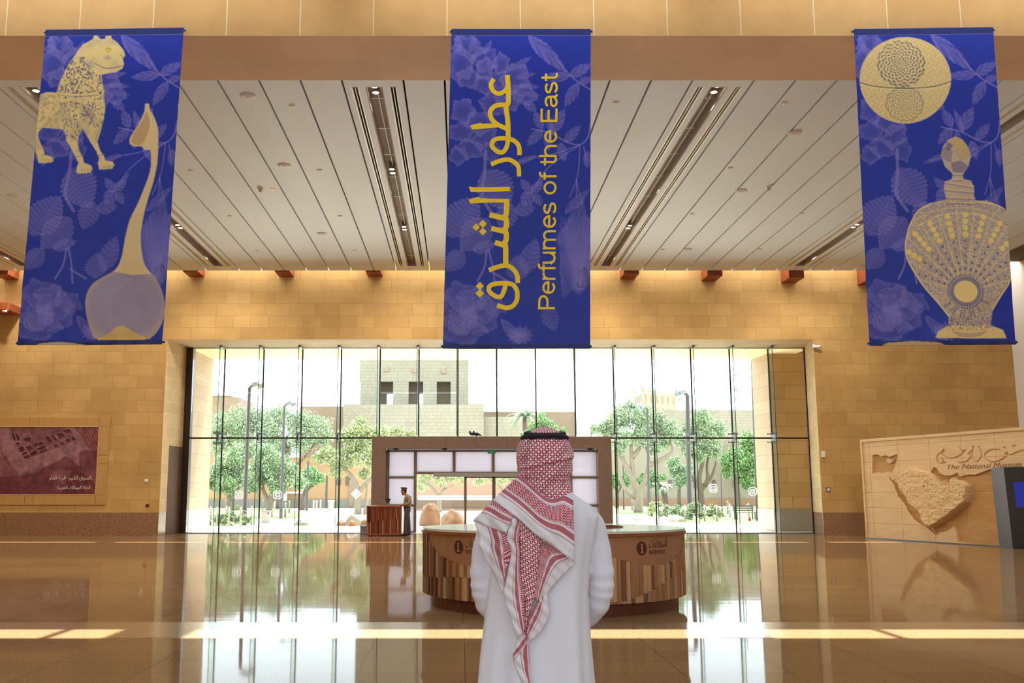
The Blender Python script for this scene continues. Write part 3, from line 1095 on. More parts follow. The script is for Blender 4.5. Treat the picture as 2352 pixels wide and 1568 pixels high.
LEAF = {'deep': [leafm('leaf_deep', '5a8a4c', '76a05a'), leafm('leaf_bright', 'a5c480', 'c2d69a'), leafm('leaf_pale', 'f4f6ea', 'e6edd2')],
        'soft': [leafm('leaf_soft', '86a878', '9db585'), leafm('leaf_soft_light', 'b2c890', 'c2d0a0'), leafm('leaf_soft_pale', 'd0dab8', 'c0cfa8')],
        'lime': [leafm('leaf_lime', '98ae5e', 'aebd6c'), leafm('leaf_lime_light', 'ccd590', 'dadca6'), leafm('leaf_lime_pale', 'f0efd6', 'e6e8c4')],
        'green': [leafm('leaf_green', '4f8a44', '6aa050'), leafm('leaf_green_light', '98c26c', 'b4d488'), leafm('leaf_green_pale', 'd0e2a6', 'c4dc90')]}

b = MB(); b.box(-260, 260, DG + .05, 500, -.25, -.01); b.box(-260, -WX, -60, DG + .05, -.25, -.01); b.box(WX, 260, -60, DG + .05, -.25, -.01)
struct(b.build('ground', m_pave, origin=(0, 60, 0)))


def lawn(pts, label):
    P = [atZ(x, y) for x, y in pts]
    b = MB(); b.prism([(p.x, p.y, -.05) for p in P], (0, 0, .06))
    tag(b.build('lawn', m_lawn), label, 'lawn', kind='stuff')


lawn([(470, 1208), (585, 1205), (590, 1188), (690, 1191), (700, 1176), (640, 1168), (470, 1168)], 'green lawn under the trees at left outside')
lawn([(1392, 1178), (1500, 1181), (1496, 1164), (1392, 1163)], 'green lawn behind the big pale tree')
lawn([(1560, 1200), (1790, 1203), (1770, 1163.5), (1540, 1164)], 'green lawn with rope fence at right outside')


def foliage(name, circles, Y, n, size, kind, parent, flat=1.0, dz=1.0):
    mats = LEAF[kind]
    Vs, Qs, Ms = [], [], []
    tot = sum(c[2] ** 2 for c in circles)
    base = 0
    size, n = size * .5, n * (1.7 if kind == 'soft' else 3)
    for c in circles:
        p = atY(c[0], c[1], Y + (RNG.random() - .5) * 1.5)
        R = c[2] * Y / FPX
        k = max(40, int(n * c[2] ** 2 / tot))
        d = RNG.normal(size=(k, 3)); d /= np.linalg.norm(d, axis=1)[:, None]
        rad = R * (0.35 + 0.65 * RNG.random(k) ** .45)
        # clumps: pull leaves towards sub-centres
        nc = max(8, int(R * R * (26 if kind == 'soft' else 14)))
        cc = RNG.normal(size=(nc, 3)); cc /= np.linalg.norm(cc, axis=1)[:, None]
        cc *= R * (.45 + .5 * RNG.random(nc))[:, None]
        pick = RNG.integers(0, nc, k)
        d2 = RNG.normal(size=(k, 3))
        P = d * rad[:, None] * .30 + cc[pick] * .72 + d2 * R * .12
        P[:, 2] *= flat
        C = P + np.array(p)
        t1 = RNG.normal(size=(k, 3)); t1 /= np.linalg.norm(t1, axis=1)[:, None]
        t2 = np.cross(t1, RNG.normal(size=(k, 3))); t2 /= np.linalg.norm(t2, axis=1)[:, None]
        s_ = size * (.6 + .8 * RNG.random(k))[:, None]
        a = C - t1 * s_; bb = C + t2 * s_ * .42; cq = C + t1 * s_; dd = C - t2 * s_ * .42
        V = np.stack([a, bb, cq, dd], 1).reshape(-1, 3)
        V[:, 2] = np.maximum(V[:, 2], .03)
        Vs.append(V)
        Qs.append(base + np.arange(4 * k).reshape(-1, 4))
        base += 4 * k
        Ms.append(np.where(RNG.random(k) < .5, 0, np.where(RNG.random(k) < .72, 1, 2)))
    return fast_mesh(name, np.vstack(Vs), np.vstack(Qs), np.concatenate(Ms), mats, parent)


def limb(b, pts, Y, r0, r1):
    P = smooth_path([list(atY(x, y, Y)) for x, y in pts], 4)
    b.smooth = True
    b.tube(P, np.linspace(r0, r1, len(P)), 8)


def tree(label, base, circles, n, size, kind, limbs, bark, group='trees outside the window', name='tree', r=(.28, .08), flat=1.0):
    g = atZ(*base)
    t = thing(name, label, 'tree', (g.x, g.y, 0), group)
    foliage('foliage', circles, g.y, n, size, kind, t, flat)
    b = MB()
    for i, L in enumerate(limbs):
        limb(b, L, g.y, r[0] if i == 0 else r[0] * .6, r[1] if i else r[1] * 1.6)
    b.build('trunk', bark, t)
    return g.y


tree('dense tree with shiny leaves behind the tall lamp post at left', (613, 1187), [(640, 1065, 42), (665, 1090, 34), (620, 1045, 34), (690, 1112, 24), (600, 1090, 40), (575, 1105, 30), (640, 1110, 30)], 9000, .16, 'deep',
     [[(617, 1188), (619, 1160), (628, 1130), (640, 1100), (650, 1070)], [(622, 1150), (650, 1130), (672, 1105)], [(619, 1158), (605, 1125), (600, 1095)]], m_trunk)
tree('dense tree with shiny leaves nearest the left edge of the glass', (528, 1183), [(520, 1075, 38), (545, 1050, 34), (500, 1090, 30), (555, 1095, 34), (485, 1110, 26), (520, 1115, 30), (575, 1035, 28)], 8000, .16, 'deep',
     [[(527, 1184), (525, 1155), (530, 1125), (525, 1095)], [(526, 1150), (550, 1120), (560, 1095)]], m_trunk)
tree('wide feathery tree rising behind the shiny trees at left', (640, 1168), [(505, 975, 36), (545, 962, 40), (590, 965, 40), (635, 960, 42), (690, 970, 44), (735, 985, 38), (560, 1000, 40), (620, 1000, 44), (690, 1010, 40), (650, 1035, 34), (510, 1020, 34), (745, 1005, 26)], 15000, .26, 'soft',
     [[(640, 1168), (642, 1120), (650, 1060), (660, 1000)], [(645, 1100), (700, 1050), (735, 1000)], [(645, 1090), (590, 1030), (550, 980)], [(650, 1050), (680, 1000), (700, 970)]], m_bark, r=(.35, .07))
tree('small round clipped tree beside the slim dark posts', (694, 1171), [(715, 1098, 27), (697, 1105, 20), (733, 1100, 17), (712, 1088, 20)], 3500, .22, 'green',
     [[(694, 1171), (695, 1145), (705, 1115)], [(696, 1140), (720, 1110)]], m_bark)
tree('yellowish tree with forked pale trunk left of the entrance', (823, 1181), [(830, 982, 32), (800, 1003, 30), (858, 1000, 26), (760, 1048, 28), (735, 1052, 20), (790, 1055, 32), (835, 1050, 34), (770, 1082, 22), (835, 1082, 22), (860, 1060, 26), (815, 1020, 30), (880, 995, 22)], 9000, .18, 'lime',
     [[(822, 1183), (822, 1150), (820, 1120), (808, 1095), (790, 1075)], [(821, 1135), (838, 1112), (858, 1090), (862, 1060)], [(838, 1188), (842, 1150), (845, 1115), (858, 1092)]], m_trunk, r=(.3, .09))
tree('leafy tree whose top shows above the left half of the portal', (905, 1178), [(890, 990, 22), (915, 988, 20), (945, 998, 16), (930, 1005, 20), (870, 1005, 20)], 3000, .17, 'lime',
     [[(905, 1178), (905, 1100), (900, 1010)]], m_trunk)
tree('pale branching tree seen through the left glass door', (1009, 1176), [(975, 1103, 22), (1000, 1095, 22), (1035, 1092, 22), (1060, 1098, 18), (965, 1118, 14), (1015, 1108, 14)], 4000, .12, 'lime',
     [[(1010, 1178), (1008, 1150), (1000, 1130), (985, 1112), (972, 1100)], [(1008, 1138), (1022, 1125), (1045, 1112)], [(1008, 1145), (1020, 1120), (1030, 1095)]], m_trunk, r=(.22, .06))
tree('yellowish tree seen through the right glass door', (1165, 1174), [(1100, 1102, 16), (1125, 1100, 16), (1150, 1098, 18), (1175, 1096, 18), (1195, 1098, 16)], 3500, .12, 'lime',
     [[(1165, 1174), (1163, 1145), (1150, 1120), (1130, 1100)], [(1163, 1140), (1180, 1115), (1190, 1098)]], m_trunk, r=(.2, .06))
tree('bright leafy treetop rising behind the man with the headscarf', (1248, 1170), [(1245, 968, 22), (1262, 985, 24), (1225, 985, 20), (1290, 995, 18), (1205, 997, 12), (1250, 1005, 30)], 4000, .2, 'green',
     [[(1248, 1170), (1250, 1090), (1250, 1000)]], m_bark)
tree('tall feathery tree with pale trunk forking right of the portal', (1466, 1177), [(1430, 962, 38), (1478, 955, 36), (1445, 935, 20), (1400, 985, 32), (1368, 988, 18), (1510, 968, 30), (1545, 985, 26), (1480, 1000, 36), (1432, 1005, 30), (1525, 1010, 26), (1500, 1030, 22), (1420, 1030, 18)], 12000, .22, 'soft',
     [[(1466, 1179), (1466, 1150), (1465, 1128), (1452, 1098), (1440, 1070), (1420, 1040), (1412, 1010)], [(1465, 1130), (1478, 1110), (1486, 1080), (1490, 1050), (1478, 1015)], [(1458, 1110), (1452, 1060), (1450, 1020), (1462, 980)], [(1450, 1090), (1430, 1050), (1440, 1010)], [(1488, 1070), (1520, 1055), (1545, 1035), (1540, 1010)], [(1452, 1050), (1468, 1030), (1475, 1010)], [(1462, 1142), (1440, 1128), (1424, 1092), (1414, 1040)]], m_trunk, r=(.42, .07))
tree('tall feathery tree with grey trunk in three stems at right', (1613, 1172), [(1612, 965, 34), (1650, 985, 28), (1588, 990, 28), (1622, 1010, 32), (1585, 1028, 24), (1560, 1005, 24), (1640, 1030, 26), (1605, 1045, 22)], 9000, .22, 'soft',
     [[(1613, 1174), (1611, 1150), (1609, 1125), (1606, 1095), (1614, 1060), (1618, 1020)], [(1610, 1128), (1625, 1100), (1624, 1070), (1630, 1030)], [(1611, 1130), (1596, 1105), (1582, 1080)], [(1618, 1115), (1636, 1090), (1645, 1060)]], m_bark, r=(.4, .08))
tree('bright green tree beside the right stone pier', (1694, 1163), [(1692, 1050, 26), (1722, 1015, 26), (1715, 1055, 28), (1672, 1062, 22), (1735, 1085, 26), (1700, 1085, 22), (1722, 1108, 20), (1670, 1085, 14), (1735, 1040, 24)], 9000, .3, 'green',
     [[(1697, 1164), (1695, 1140), (1692, 1110), (1695, 1070)], [(1693, 1110), (1715, 1080)]], m_bark, r=(.45, .12))
tree('dark bushy tree between the two feathery trees at right', (1560, 1165), [(1560, 1085, 24), (1545, 1070, 20), (1578, 1095, 20), (1560, 1105, 20), (1585, 1078, 14), (1550, 1058, 14)], 4500, .25, 'deep',
     [[(1560, 1165), (1560, 1100)]], m_bark)
tree('low dark round tree left of the forked pale trunk', (1417, 1166), [(1412, 1100, 20), (1432, 1105, 18), (1400, 1112, 16), (1440, 1095, 14)], 2800, .22, 'green', [[(1417, 1166), (1417, 1130), (1410, 1105)], [(1417, 1135), (1430, 1112)]], m_bark, r=(.2, .08))
tree('low dark round tree right of the forked pale trunk', (1490, 1163), [(1480, 1098, 18), (1500, 1100, 20), (1518, 1098, 14), (1465, 1108, 10)], 2800, .26, 'green', [[(1490, 1163), (1490, 1100)]], m_bark)
tree('distant feathery treetop at the right beyond the lawn', (1692, 1156), [(1690, 972, 22), (1705, 985, 18), (1675, 985, 18)], 2500, .4, 'soft', [[(1692, 1156), (1692, 985)]], m_bark)


def palm(base, top, R, label, n=26, lw=.12, short=False):
    g = atZ(*base)
    Y = g.y
    t = thing('palm_tree', label, 'palm', (g.x, Y, 0))
    c = atY(*top, Y)
    b = MB(); b.smooth = True
    b.tube(smooth_path([(g.x, Y, 0), ((g.x + c.x) / 2 + .1, Y, c.z / 2), tuple(c)], 5), .24 if not short else .33, 10)
    b.build('trunk', m_bark, t)
    b = MB()
    r = R * Y / FPX
    for k in range(n):
        a = 2 * PI * k / n + random.random() * .3
        el = random.uniform(-.1, 1.35)
        pts = []
        for q in np.linspace(0, 1, 7):
            e = el - q * 1.3
            if not pts:
                pts.append(Vector(c))
            else:
                pts.append(pts[-1] + Vector((math.cos(a) * math.cos(e), math.sin(a) * math.cos(e), math.sin(e))) * r / 6)
        side = Vector((-math.sin(a), math.cos(a), 0))
        for i in range(6):
            for sgn in (-1, 1):
                for h in (0, .5):
                    p = pts[i].lerp(pts[i + 1], h)
                    d = (pts[i + 1] - pts[i]).normalized()
                    tip = p + side * sgn * r * .28 * (1 - (i / 7)) + d * r * .15 - Vector((0, 0, r * .05))
                    b.add([p - d * lw * .4, p + d * lw * .4, tip], [(0, 1, 2)])
    b.build('fronds', LEAF['soft'][0], t)


palm((1200, 1166), (1205, 955), 46, 'palm with grey-green fronds rising behind the beige wall', 30, .2)
palm((1530, 1164), (1521, 1120), 28, 'short palm with pale drooping fronds above the shrubs', 30, .2, True)


def shrub(circles, base, n, size, kind, label, group=None):
    g = atZ(*base)
    t = thing('shrub', label, 'shrub', (g.x, g.y, 0), group)
    foliage('foliage', circles, g.y, n, size, kind, t)
    b = MB()
    b.tube([(g.x, g.y, 0)] + [tuple(atY(c[0], c[1], g.y)) for c in sorted(circles)], .03, 5)
    b.build('stems', m_bark, t)


shrub([(1502, 1168, 14), (1495, 1175, 10), (1512, 1163, 12)], (1500, 1188), 1500, .16, 'lime', 'yellow-green shrub at the left end of the right-hand bed')
shrub([(1530, 1172, 17), (1548, 1170, 15), (1520, 1178, 14), (1562, 1178, 13)], (1540, 1192), 2600, .14, 'soft', 'grey-green bushy shrub in the middle of the right-hand bed')
shrub([(1585, 1170, 16), (1600, 1175, 14), (1612, 1180, 11), (1574, 1180, 12), (1600, 1160, 10)], (1590, 1194), 2600, .14, 'soft', 'grey-green shrub beside the thick lamp post at right')
shrub([(1640, 1168, 12), (1648, 1175, 12), (1630, 1178, 10), (1655, 1183, 8)], (1642, 1192), 1300, .14, 'lime', 'pale flowering shrub behind the right rope fence')
shrub([(505, 1190, 14), (530, 1188, 14), (555, 1190, 13), (545, 1196, 10), (515, 1197, 10), (570, 1193, 9)], (535, 1207), 2400, .11, 'deep', 'dark low shrubs behind the left rope fence')
shrub([(546, 1166, 6), (540, 1169, 5), (553, 1168, 5)], (547, 1172), 400, .2, 'lime', 'small bright bush against the warm wall at left')


def lamp_post(pts, label, r=.07, head=True, flip=1):
    Yb = depth(pts[-1][1])
    a, c = atY(*pts[0], Yb), atZ(*pts[-1])
    t = thing('lamp_post', label, 'lamp post', (c.x, c.y, 0), 'dark lamp posts outside')
    b = MB(); b.tube([(c.x, c.y, 0), (c.x, c.y, .9), (a.x * .3 + c.x * .7, c.y, a.z)], [r * 1.5, r * 1.3, r], 10)
    if head:
        b.tube([(a.x * .3 + c.x * .7, c.y, a.z), (a.x * .3 + c.x * .7 + .25 * flip, c.y, a.z + .18)], r * .8, 8)
    b.build('pole', m_post, t)
    if head:
        x = a.x * .3 + c.x * .7
        for k in (0, 1):
            b = MB(); b.obox((x + (.32 + .28 * k) * flip, c.y - .1 + .2 * k, a.z + .16 - .06 * k), (.15, 0, .05), (0, .13, 0), (-.03, 0, .10))
            b.build('lamp_head', m_steel, t)


lamp_post([(577, 890), (561, 1206)], 'tall dark lamp post in front of the shiny trees', .085)
lamp_post([(655, 932), (645, 1191)], 'dark lamp post second from the left with white mark before it', .08)
lamp_post([(711, 1058), (704, 1173)], 'slim dark post beside the small round tree', .09, False)
lamp_post([(752, 1092), (749, 1167)], 'slim dark post against the warm wall left of the entrance', .1, False)
lamp_post([(536, 1123), (534, 1179)], 'short dark post among the trunks at far left', .09, False)
lamp_post([(1434, 1018), (1433, 1170)], 'thin post left of the forked pale tree', .06, False)
lamp_post([(1494, 939), (1491, 1184)], 'dark lamp post right of the forked pale tree', .08, True, -1)
lamp_post([(1588, 907), (1585, 1192)], 'thick dark lamp post behind the right rope fence', .13, True, -1)
lamp_post([(1658, 1087), (1659, 1181)], 'thin black post left of the bright green tree', .04, False)
lamp_post([(1733, 800), (1741, 1196)], 'very tall dark pole against the right stone pier', .07, False)


def mast(px, y0, y1, Y, label):
    a, c = atY(px, y0, Y), atY(px, y1, Y)
    b = MB(); b.tube([(a.x, Y, 0), tuple(a)], .09, 6)
    for k in (.05, .3):
        b.box(a.x - .35, a.x + .35, Y - .05, Y + .05, a.z - 2 - k * 12, a.z - 1.6 - k * 12)
    tag(b.build('radio_mast', mat('mast_grey', '9aa2a0', .6)), label, 'mast')


mast(1561, 890, 945, 190, 'thin grey radio mast right of the distant square tower')
mast(1689, 832, 940, 190, 'thin grey radio mast above the distant wall at right')


def bld(name, label, parts, cat='building'):
    """parts: list of (part name, x0, x1, ytop, Y, depth, mats)"""
    Y0 = parts[0][4]
    xs_ = [atY(q, 1100, p[4]).x for p in parts for q in p[1:3]]
    t = thing(name, label, cat, (sum(xs_) / len(xs_), Y0, 0))
    for nm, x0, x1, yt, Y, dp, ms in parts:
        a, c = atY(x0, yt, Y), atY(x1, yt, Y)
        b = MB(); b.box(a.x, c.x, Y, Y + dp, 0, a.z)
        # ragged stepped parapet
        k = 0
        b.build(nm, ms, t)
    return t


def boxpx(b, x0, x1, y0, y1, Y, dp):
    a, c = atY(x0, y0, Y), atY(x1, y1, Y)
    b.box(min(a.x, c.x), max(a.x, c.x), Y, Y + dp, c.z, a.z)


t = bld('warm_wall_building', 'warm tan stone building behind the trees at left', [('wall', 440, 870, 1050, 112, 6, m_ww)])
b = MB(); boxpx(b, 440, 870, 1146, 1170, 111.9, .1); b.build('plinth', mat('plinth_grey', '9b8f80', .8), t)
for x in (778, 800):
    b = MB(); boxpx(b, x - 6, x + 4, 1094, 1114, 111.85, .15); b.build('window', m_shut, t)
b = MB(); boxpx(b, 802, 811, 1102, 1162, 111.8, .2); b.build('pilaster', m_wb, t)
b = MB(); boxpx(b, 652, 695, 1129, 1133, 111, 1); boxpx(b, 652, 656, 1129, 1150, 111, 1); b.build('shelter', m_alu, t)
t = bld('low_wall_block', 'long low terracotta wall seen through the entrance doors', [('wall', 866, 1330, 1085, 96, 4, mat('terracotta_wall', 'c49a80', .9, var=.06))])
b = MB(); boxpx(b, 866, 1330, 1146, 1165, 95.9, .1); b.build('plinth', mat('plinth_brown', '8d6f58', .8), t)
t = bld('tower_building', 'big beige stone tower with rectangular openings behind the entrance', [('lower_block', 789, 1111, 928, 118, 14, m_wg), ('wing', 1111, 1203, 957, 119, 12, m_wg)])
TY = 126
b = MB()
gx = [(828, 873), (903, 938), (972, 1003), (1035, 1076)]
for x0, x1 in gx:
    boxpx(b, x0, x1, 876, 935, TY, 10)
boxpx(b, 828, 1076, 740, 876, TY, 10)
b.build('tower', [m_wg], t)
m_inner = mat('opening_brown', 'a08662', .9)
for (x0, x1), hs in zip(((873, 903), (938, 972), (1003, 1035)), (((888, 903, 905, 926),), ((938, 946, 877, 888), (), (962, 972, 905, 926)), ())):
    b = MB()
    boxpx(b, x0 + 0, x1, 876, 904, TY + 2, .5)
    lo = x0 if x0 != 873 else 873
    hi = 888 if x0 == 873 else (960 if x0 == 938 else x1)
    boxpx(b, lo, hi, 904, 935, TY + 2, .5)
    b.build('recess_wall', m_inner, t)
for x in (888, 952, 1019):
    b = MB(); boxpx(b, x - 5, x + 5, 843 + (x - 888) * .03, 853 + (x - 888) * .03, TY - .15, .3); b.build('small_window', m_open, t)
for x in (945, 963):
    b = MB(); boxpx(b, x - 2, x + 2, 964, 968, 117.7, .3); b.build('wall_light', m_pale, t)
bld('brown_wing', 'brown stone wing with flat roof left of the beige tower', [('wall', 690, 792, 933, 128, 10, m_wb)])
bld('brown_block', 'brown stone block at the far left above the trees', [('wall', 470, 549, 912, 128, 10, m_wb), ('step', 440, 530, 908, 130, 8, m_wb)])
bld('brown_backdrop_wing', 'low brown wing behind the palm', [('wall', 1100, 1322, 945, 135, 10, m_wb)])
t = bld('yellow_building', 'long pale yellow building behind the trees at right', [('wall', 1342, 1900, 1010, 128, 8, m_pal2), ('upper_wall', 1500, 1900, 941, 150, 8, m_wg)])
b = MB(); boxpx(b, 1330, 1900, 1144, 1165, 127.9, .1); b.build('plinth', mat('plinth_terracotta', 'b98a5e', .8), t)
for x in (1598, 1640, 1690, 1540):
    b = MB(); boxpx(b, x - 4, x + 4, 1102, 1120, 127.8, .3); b.build('window', m_shut, t)
# distant square tower, seen at its corner
p0, p1, p2 = atY(1457, 910, 205), atY(1475, 894, 196), atY(1554, 894, 204)
t = thing('square_tower', 'distant pink square tower with narrow slits and corner spikes', 'tower', (p1.x, 200, 0))
zt_ = atY(1475, 894, 196).z
q = Vector((p0.x + p2.x - p1.x, p0.y + p2.y - p1.y, 0))
for nm, A, C_, mm in (('left_face', p0, p1, m_pal), ('right_face', p1, p2, m_pal2), ('rear_face', p2, q, m_pal), ('far_face', q, p0, m_pal2)):
    b = MB(); b.add([(A.x, A.y, 0), (C_.x, C_.y, 0), (C_.x, C_.y, zt_), (A.x, A.y, zt_)], [(0, 1, 2, 3)]); b.build(nm, mm, t)
b = MB(); b.add([(p0.x, p0.y, zt_ - .5), (p1.x, p1.y, zt_ - .5), (p2.x, p2.y, zt_ - .5), (q.x, q.y, zt_ - .5)], [(0, 1, 2, 3)]); b.build('roof', m_pal2, t)
for A, C_, n_ in ((p1, p2, 6), (p0, p1, 4)):
    b = MB()
    for k in range(n_):
        f_ = (k + .6) / (n_ + .2)
        x, y = A.x + (C_.x - A.x) * f_, A.y + (C_.y - A.y) * f_
        b.box(x - .15, x + .15, y - .2, y + .2, zt_ - 2.4, zt_ - 1.0); b.box(x - .14, x + .14, y - .2, y + .2, zt_ - 3.9, zt_ - 3.5)
    b.build('slit_windows', m_open, t)
for A in (p0, p1, p2):
    b = MB(); b.lathe([(.5, 0), (.4, .5), (.06, 1.2)], (A.x, A.y, zt_ - .1), 4); b.build('corner_spike', m_pal, t)

# rocks
def rock(x0, x1, y0, y1, label, m, seed, group='rocks on the paving outside'):
    g = atZ((x0 + x1) / 2, y1 - 2)
    Y = g.y
    rx = (x1 - x0) / 2 * Y / FPX
    h = (y1 - y0) * Y / FPX
    rr = np.random.default_rng(seed)
    D_ = rr.normal(size=(9, 3)); D_ /= np.linalg.norm(D_, axis=1)[:, None]
    A_ = rr.uniform(.78, .96, 9)

    def fn(p):
        q = Vector(((p.x - g.x) / rx, (p.y - Y) / rx, (p.z) / (h)))
        for d, a in zip(D_, A_):
            k = q.dot(Vector(d))
            if k > a:
                q -= Vector(d) * (k - a) * .9
        nz = .05 * math.sin(7 * q.x + seed) * math.cos(6 * q.y + 3 * q.z)
        q *= 1 + nz
        return Vector((g.x + q.x * rx, Y + q.y * rx, max(-.02, q.z * h)))
    b = MB(); b.smooth = True
    b.ball((g.x, Y, 0), rx * 1.03, rx, h * 1.08, 28, 20, fn)
    tag(b.build('rock', m, origin=(g.x, Y, 0)), label, 'rock', group)


rock(964, 1014, 1160, 1209, 'largest tan boulder seen through the left glass door', m_rock, 3)
rock(1012, 1066, 1176, 1207, 'lower tan boulder right of the largest one', m_rock, 5)
rock(788, 834, 1181, 1208, 'pale rugged boulder left of the wooden security desk', m_rock2, 8)
rock(773, 794, 1197, 1209, 'small pale rock at the left foot of the rugged boulder', m_rock, 9)
rock(796, 820, 1198, 1210, 'small pale rock in front of the rugged boulder', m_rock, 10)
rock(827, 846, 1196, 1212, 'small pale rock touching the security desk edge', m_rock, 12)
rock(674, 708, 1194, 1208, 'flat greenish rock on the paving left of the entrance', mat('green_rock', '9aa08c', .9, var=.15, bump=.5), 14)
rock(1524, 1576, 1185, 1200, 'wide pale flat rock in front of the shrubs', m_rock2, 15)
rock(1447, 1482, 1186, 1196, 'small flat pale rock right of the portal', m_rock2, 16)


def fence(posts, label, h=.95):
    P = [atZ(x, y) for x, y in posts]
    t = thing('rope_fence', label, 'rope fence', (P[0].x, P[0].y, 0))
    for p in P:
        b = MB(); b.smooth = True; b.tube([(p.x, p.y, 0), (p.x, p.y, h)], .045, 8); b.build('post', m_stone, t)
    for k in (.3, .6, .88):
        b = MB(); b.smooth = True
        for A, C_ in zip(P, P[1:]):
            b.tube([(A.x + (C_.x - A.x) * f, A.y + (C_.y - A.y) * f, h * k - .12 * math.sin(PI * f)) for f in np.linspace(0, 1, 7)], .014, 5)
        b.build('rope', m_stone, t)


fence([(483, 1206), (498, 1208), (519, 1204), (525, 1209), (552, 1209), (577, 1204)], 'white rope fence round the low shrubs at left')
fence([(1574, 1198), (1619, 1197), (1647, 1197), (1677, 1188), (1720, 1186)], 'white rope fence along the lawn at right')


def small_post(x, y, label, h=1.0):
    p = atZ(x, y)
    b = MB(); b.smooth = True; b.lathe([(.07, 0), (.07, h * .9), (.09, h * .92), (.08, h), (.02, h * 1.02)], (p.x, p.y, 0), 10)
    tag(b.build('bollard', m_stone), label, 'bollard', 'pale bollards along the path')


for x, y, txt in ((664, 1178, 'left of the round tree trunk'), (655, 1188, 'under the second lamp post'), (720, 1174, 'first right of the round tree'), (727, 1176, 'second right of the round tree'), (736, 1172, 'third right of the round tree'),
                  (518, 1172, 'between trunks at far left'), (603, 1172, 'above the litter bin'), (1452, 1172, 'left of the forked pale trunk'), (1672, 1180, 'between the black post and the bright tree')):
    small_post(x, y, 'thin pale bollard ' + txt)
# litter bin, benches, plinth stones, cone
p = atZ(609, 1200)
t = thing('litter_bin', 'pale stone litter bin with dark slot left of the paving', 'litter bin', (p.x, p.y, 0))
b = MB(); b.box(p.x - .22, p.x + .24, p.y, p.y + .45, 0, .62); b.build('body', m_stone, t, bevel=.01)
b = MB(); b.box(p.x - .21, p.x + .23, p.y + .01, p.y + .44, .40, .46); b.box(p.x + .12, p.x + .2, p.y - .01, p.y + .05, .48, .56); b.build('slot', m_post, t)
b = MB(); b.box(p.x - .24, p.x + .26, p.y - .02, p.y + .47, .62, .66); b.build('lid', m_stone, t)
for x0, x1, y, txt in ((628, 642, 1167, 'left of the second lamp post'), (754, 764, 1171, 'right of the slim dark post')):
    p, q = atZ(x0, y), atZ(x1, y)
    t = thing('stone_block', 'pale square stone block ' + txt, 'stone block', ((p.x + q.x) / 2, p.y, 0), 'pale stone blocks')
    b = MB(); b.box(p.x, q.x, p.y, p.y + .8, 0, .75); b.build('base', m_stone, t, bevel=.02)
    b = MB(); b.box(p.x - .06, q.x + .06, p.y - .06, p.y + .86, .75, .95); b.build('top', m_stone, t, bevel=.02)
m_bwood = mat('bench_brown', '6b5544', .7)
p, q = atZ(1690, 1193), atZ(1716, 1191)
t = thing('bench', 'low brown slatted bench on the paving at right', 'bench', ((p.x + q.x) / 2, p.y, 0))
b = MB()
for k in range(4):
    b.box(p.x, q.x, p.y + k * .14, p.y + k * .14 + .1, .42, .46)
b.build('seat', m_bwood, t)
b = MB()
for k in range(3):
    b.box(p.x, q.x, p.y + .58 + k * .03, p.y + .61 + k * .03, .52 + k * .13, .61 + k * .13)
b.build('backrest', m_bwood, t)
for x in (p.x + .1, q.x - .1):
    b = MB(); b.box(x - .03, x + .03, p.y, p.y + .06, 0, .42); b.box(x - .03, x + .03, p.y + .55, p.y + .6, 0, .85); b.build('leg', m_post, t)
for x0, x1, y, txt in ((1648, 1680, 1156, 'left'), (1701, 1736, 1156, 'right')):
    p, q = atZ(x0, y), atZ(x1, y)
    t = thing('stone_bench', 'long pale stone bench on the lawn, %s of the bright tree trunk' % txt, 'bench', ((p.x + q.x) / 2, p.y, 0), 'pale stone benches')
    b = MB(); b.box(p.x, q.x, p.y, p.y + .9, .5, .72); b.build('seat', m_stone, t, bevel=.02)
    for x in (p.x + .3, q.x - .3):
        b = MB(); b.box(x - .25, x + .25, p.y + .1, p.y + .8, 0, .5); b.build('leg', m_stone, t)
p = atZ(1722, 1196)
t = thing('traffic_cone', 'small orange cone at the foot of the right pier', 'traffic cone', (p.x, p.y, 0))
m_or = mat('cone_orange', 'd9552a', .6)
b = MB(); b.smooth = True; b.lathe([(.09, .02), (.02, .36)], (p.x, p.y, 0), 14); b.build('cone', m_or, t)
b = MB(); b.box(p.x - .12, p.x + .12, p.y - .12, p.y + .12, 0, .02); b.build('base', m_or, t)
# birds on the portal roof
for px, txt in ((1085, 'left'), (1094, 'right')):
    p = atY(px, 999, YP + .5)
    z = ZP
    t = thing('pigeon', '%s one of two dark pigeons standing on the portal roof' % txt, 'bird', (p.x, YP + .5, z), 'pigeons on the portal roof')
    b = MB(); b.smooth = True
    b.ball((p.x, YP + .5, z + .13), .12, .07, .065, 10, 8); b.ball((p.x - .11, YP + .5, z + .22), .04, .04, .045, 8, 6)
    b.tube([(p.x - .08, YP + .5, z + .15), (p.x - .11, YP + .5, z + .22)], [.05, .035], 8)
    b.tube([(p.x + .08, YP + .5, z + .12), (p.x + .22, YP + .5, z + .06)], [.05, .02], 6)
    b.build('body', mat('pigeon_grey', '4a4a50', .7), t)
    b = MB(); b.tube([(p.x - .145, YP + .5, z + .22), (p.x - .175, YP + .5, z + .215)], [.012, .004], 5); b.build('beak', m_post, t)
    for s in (-1, 1):
        b = MB(); b.tube([(p.x - .01, YP + .5 + s * .03, z), (p.x, YP + .5 + s * .03, z + .08)], .008, 5); b.build('leg', m_red, t)

ALB = 1.0
# ================================================================== furniture and displays in the hall
def wood(name, a, c, rough=.4):
    return mat(name, a, rough, col2=c, scale=9, stretch=(1, 1, .12), spec=.4)


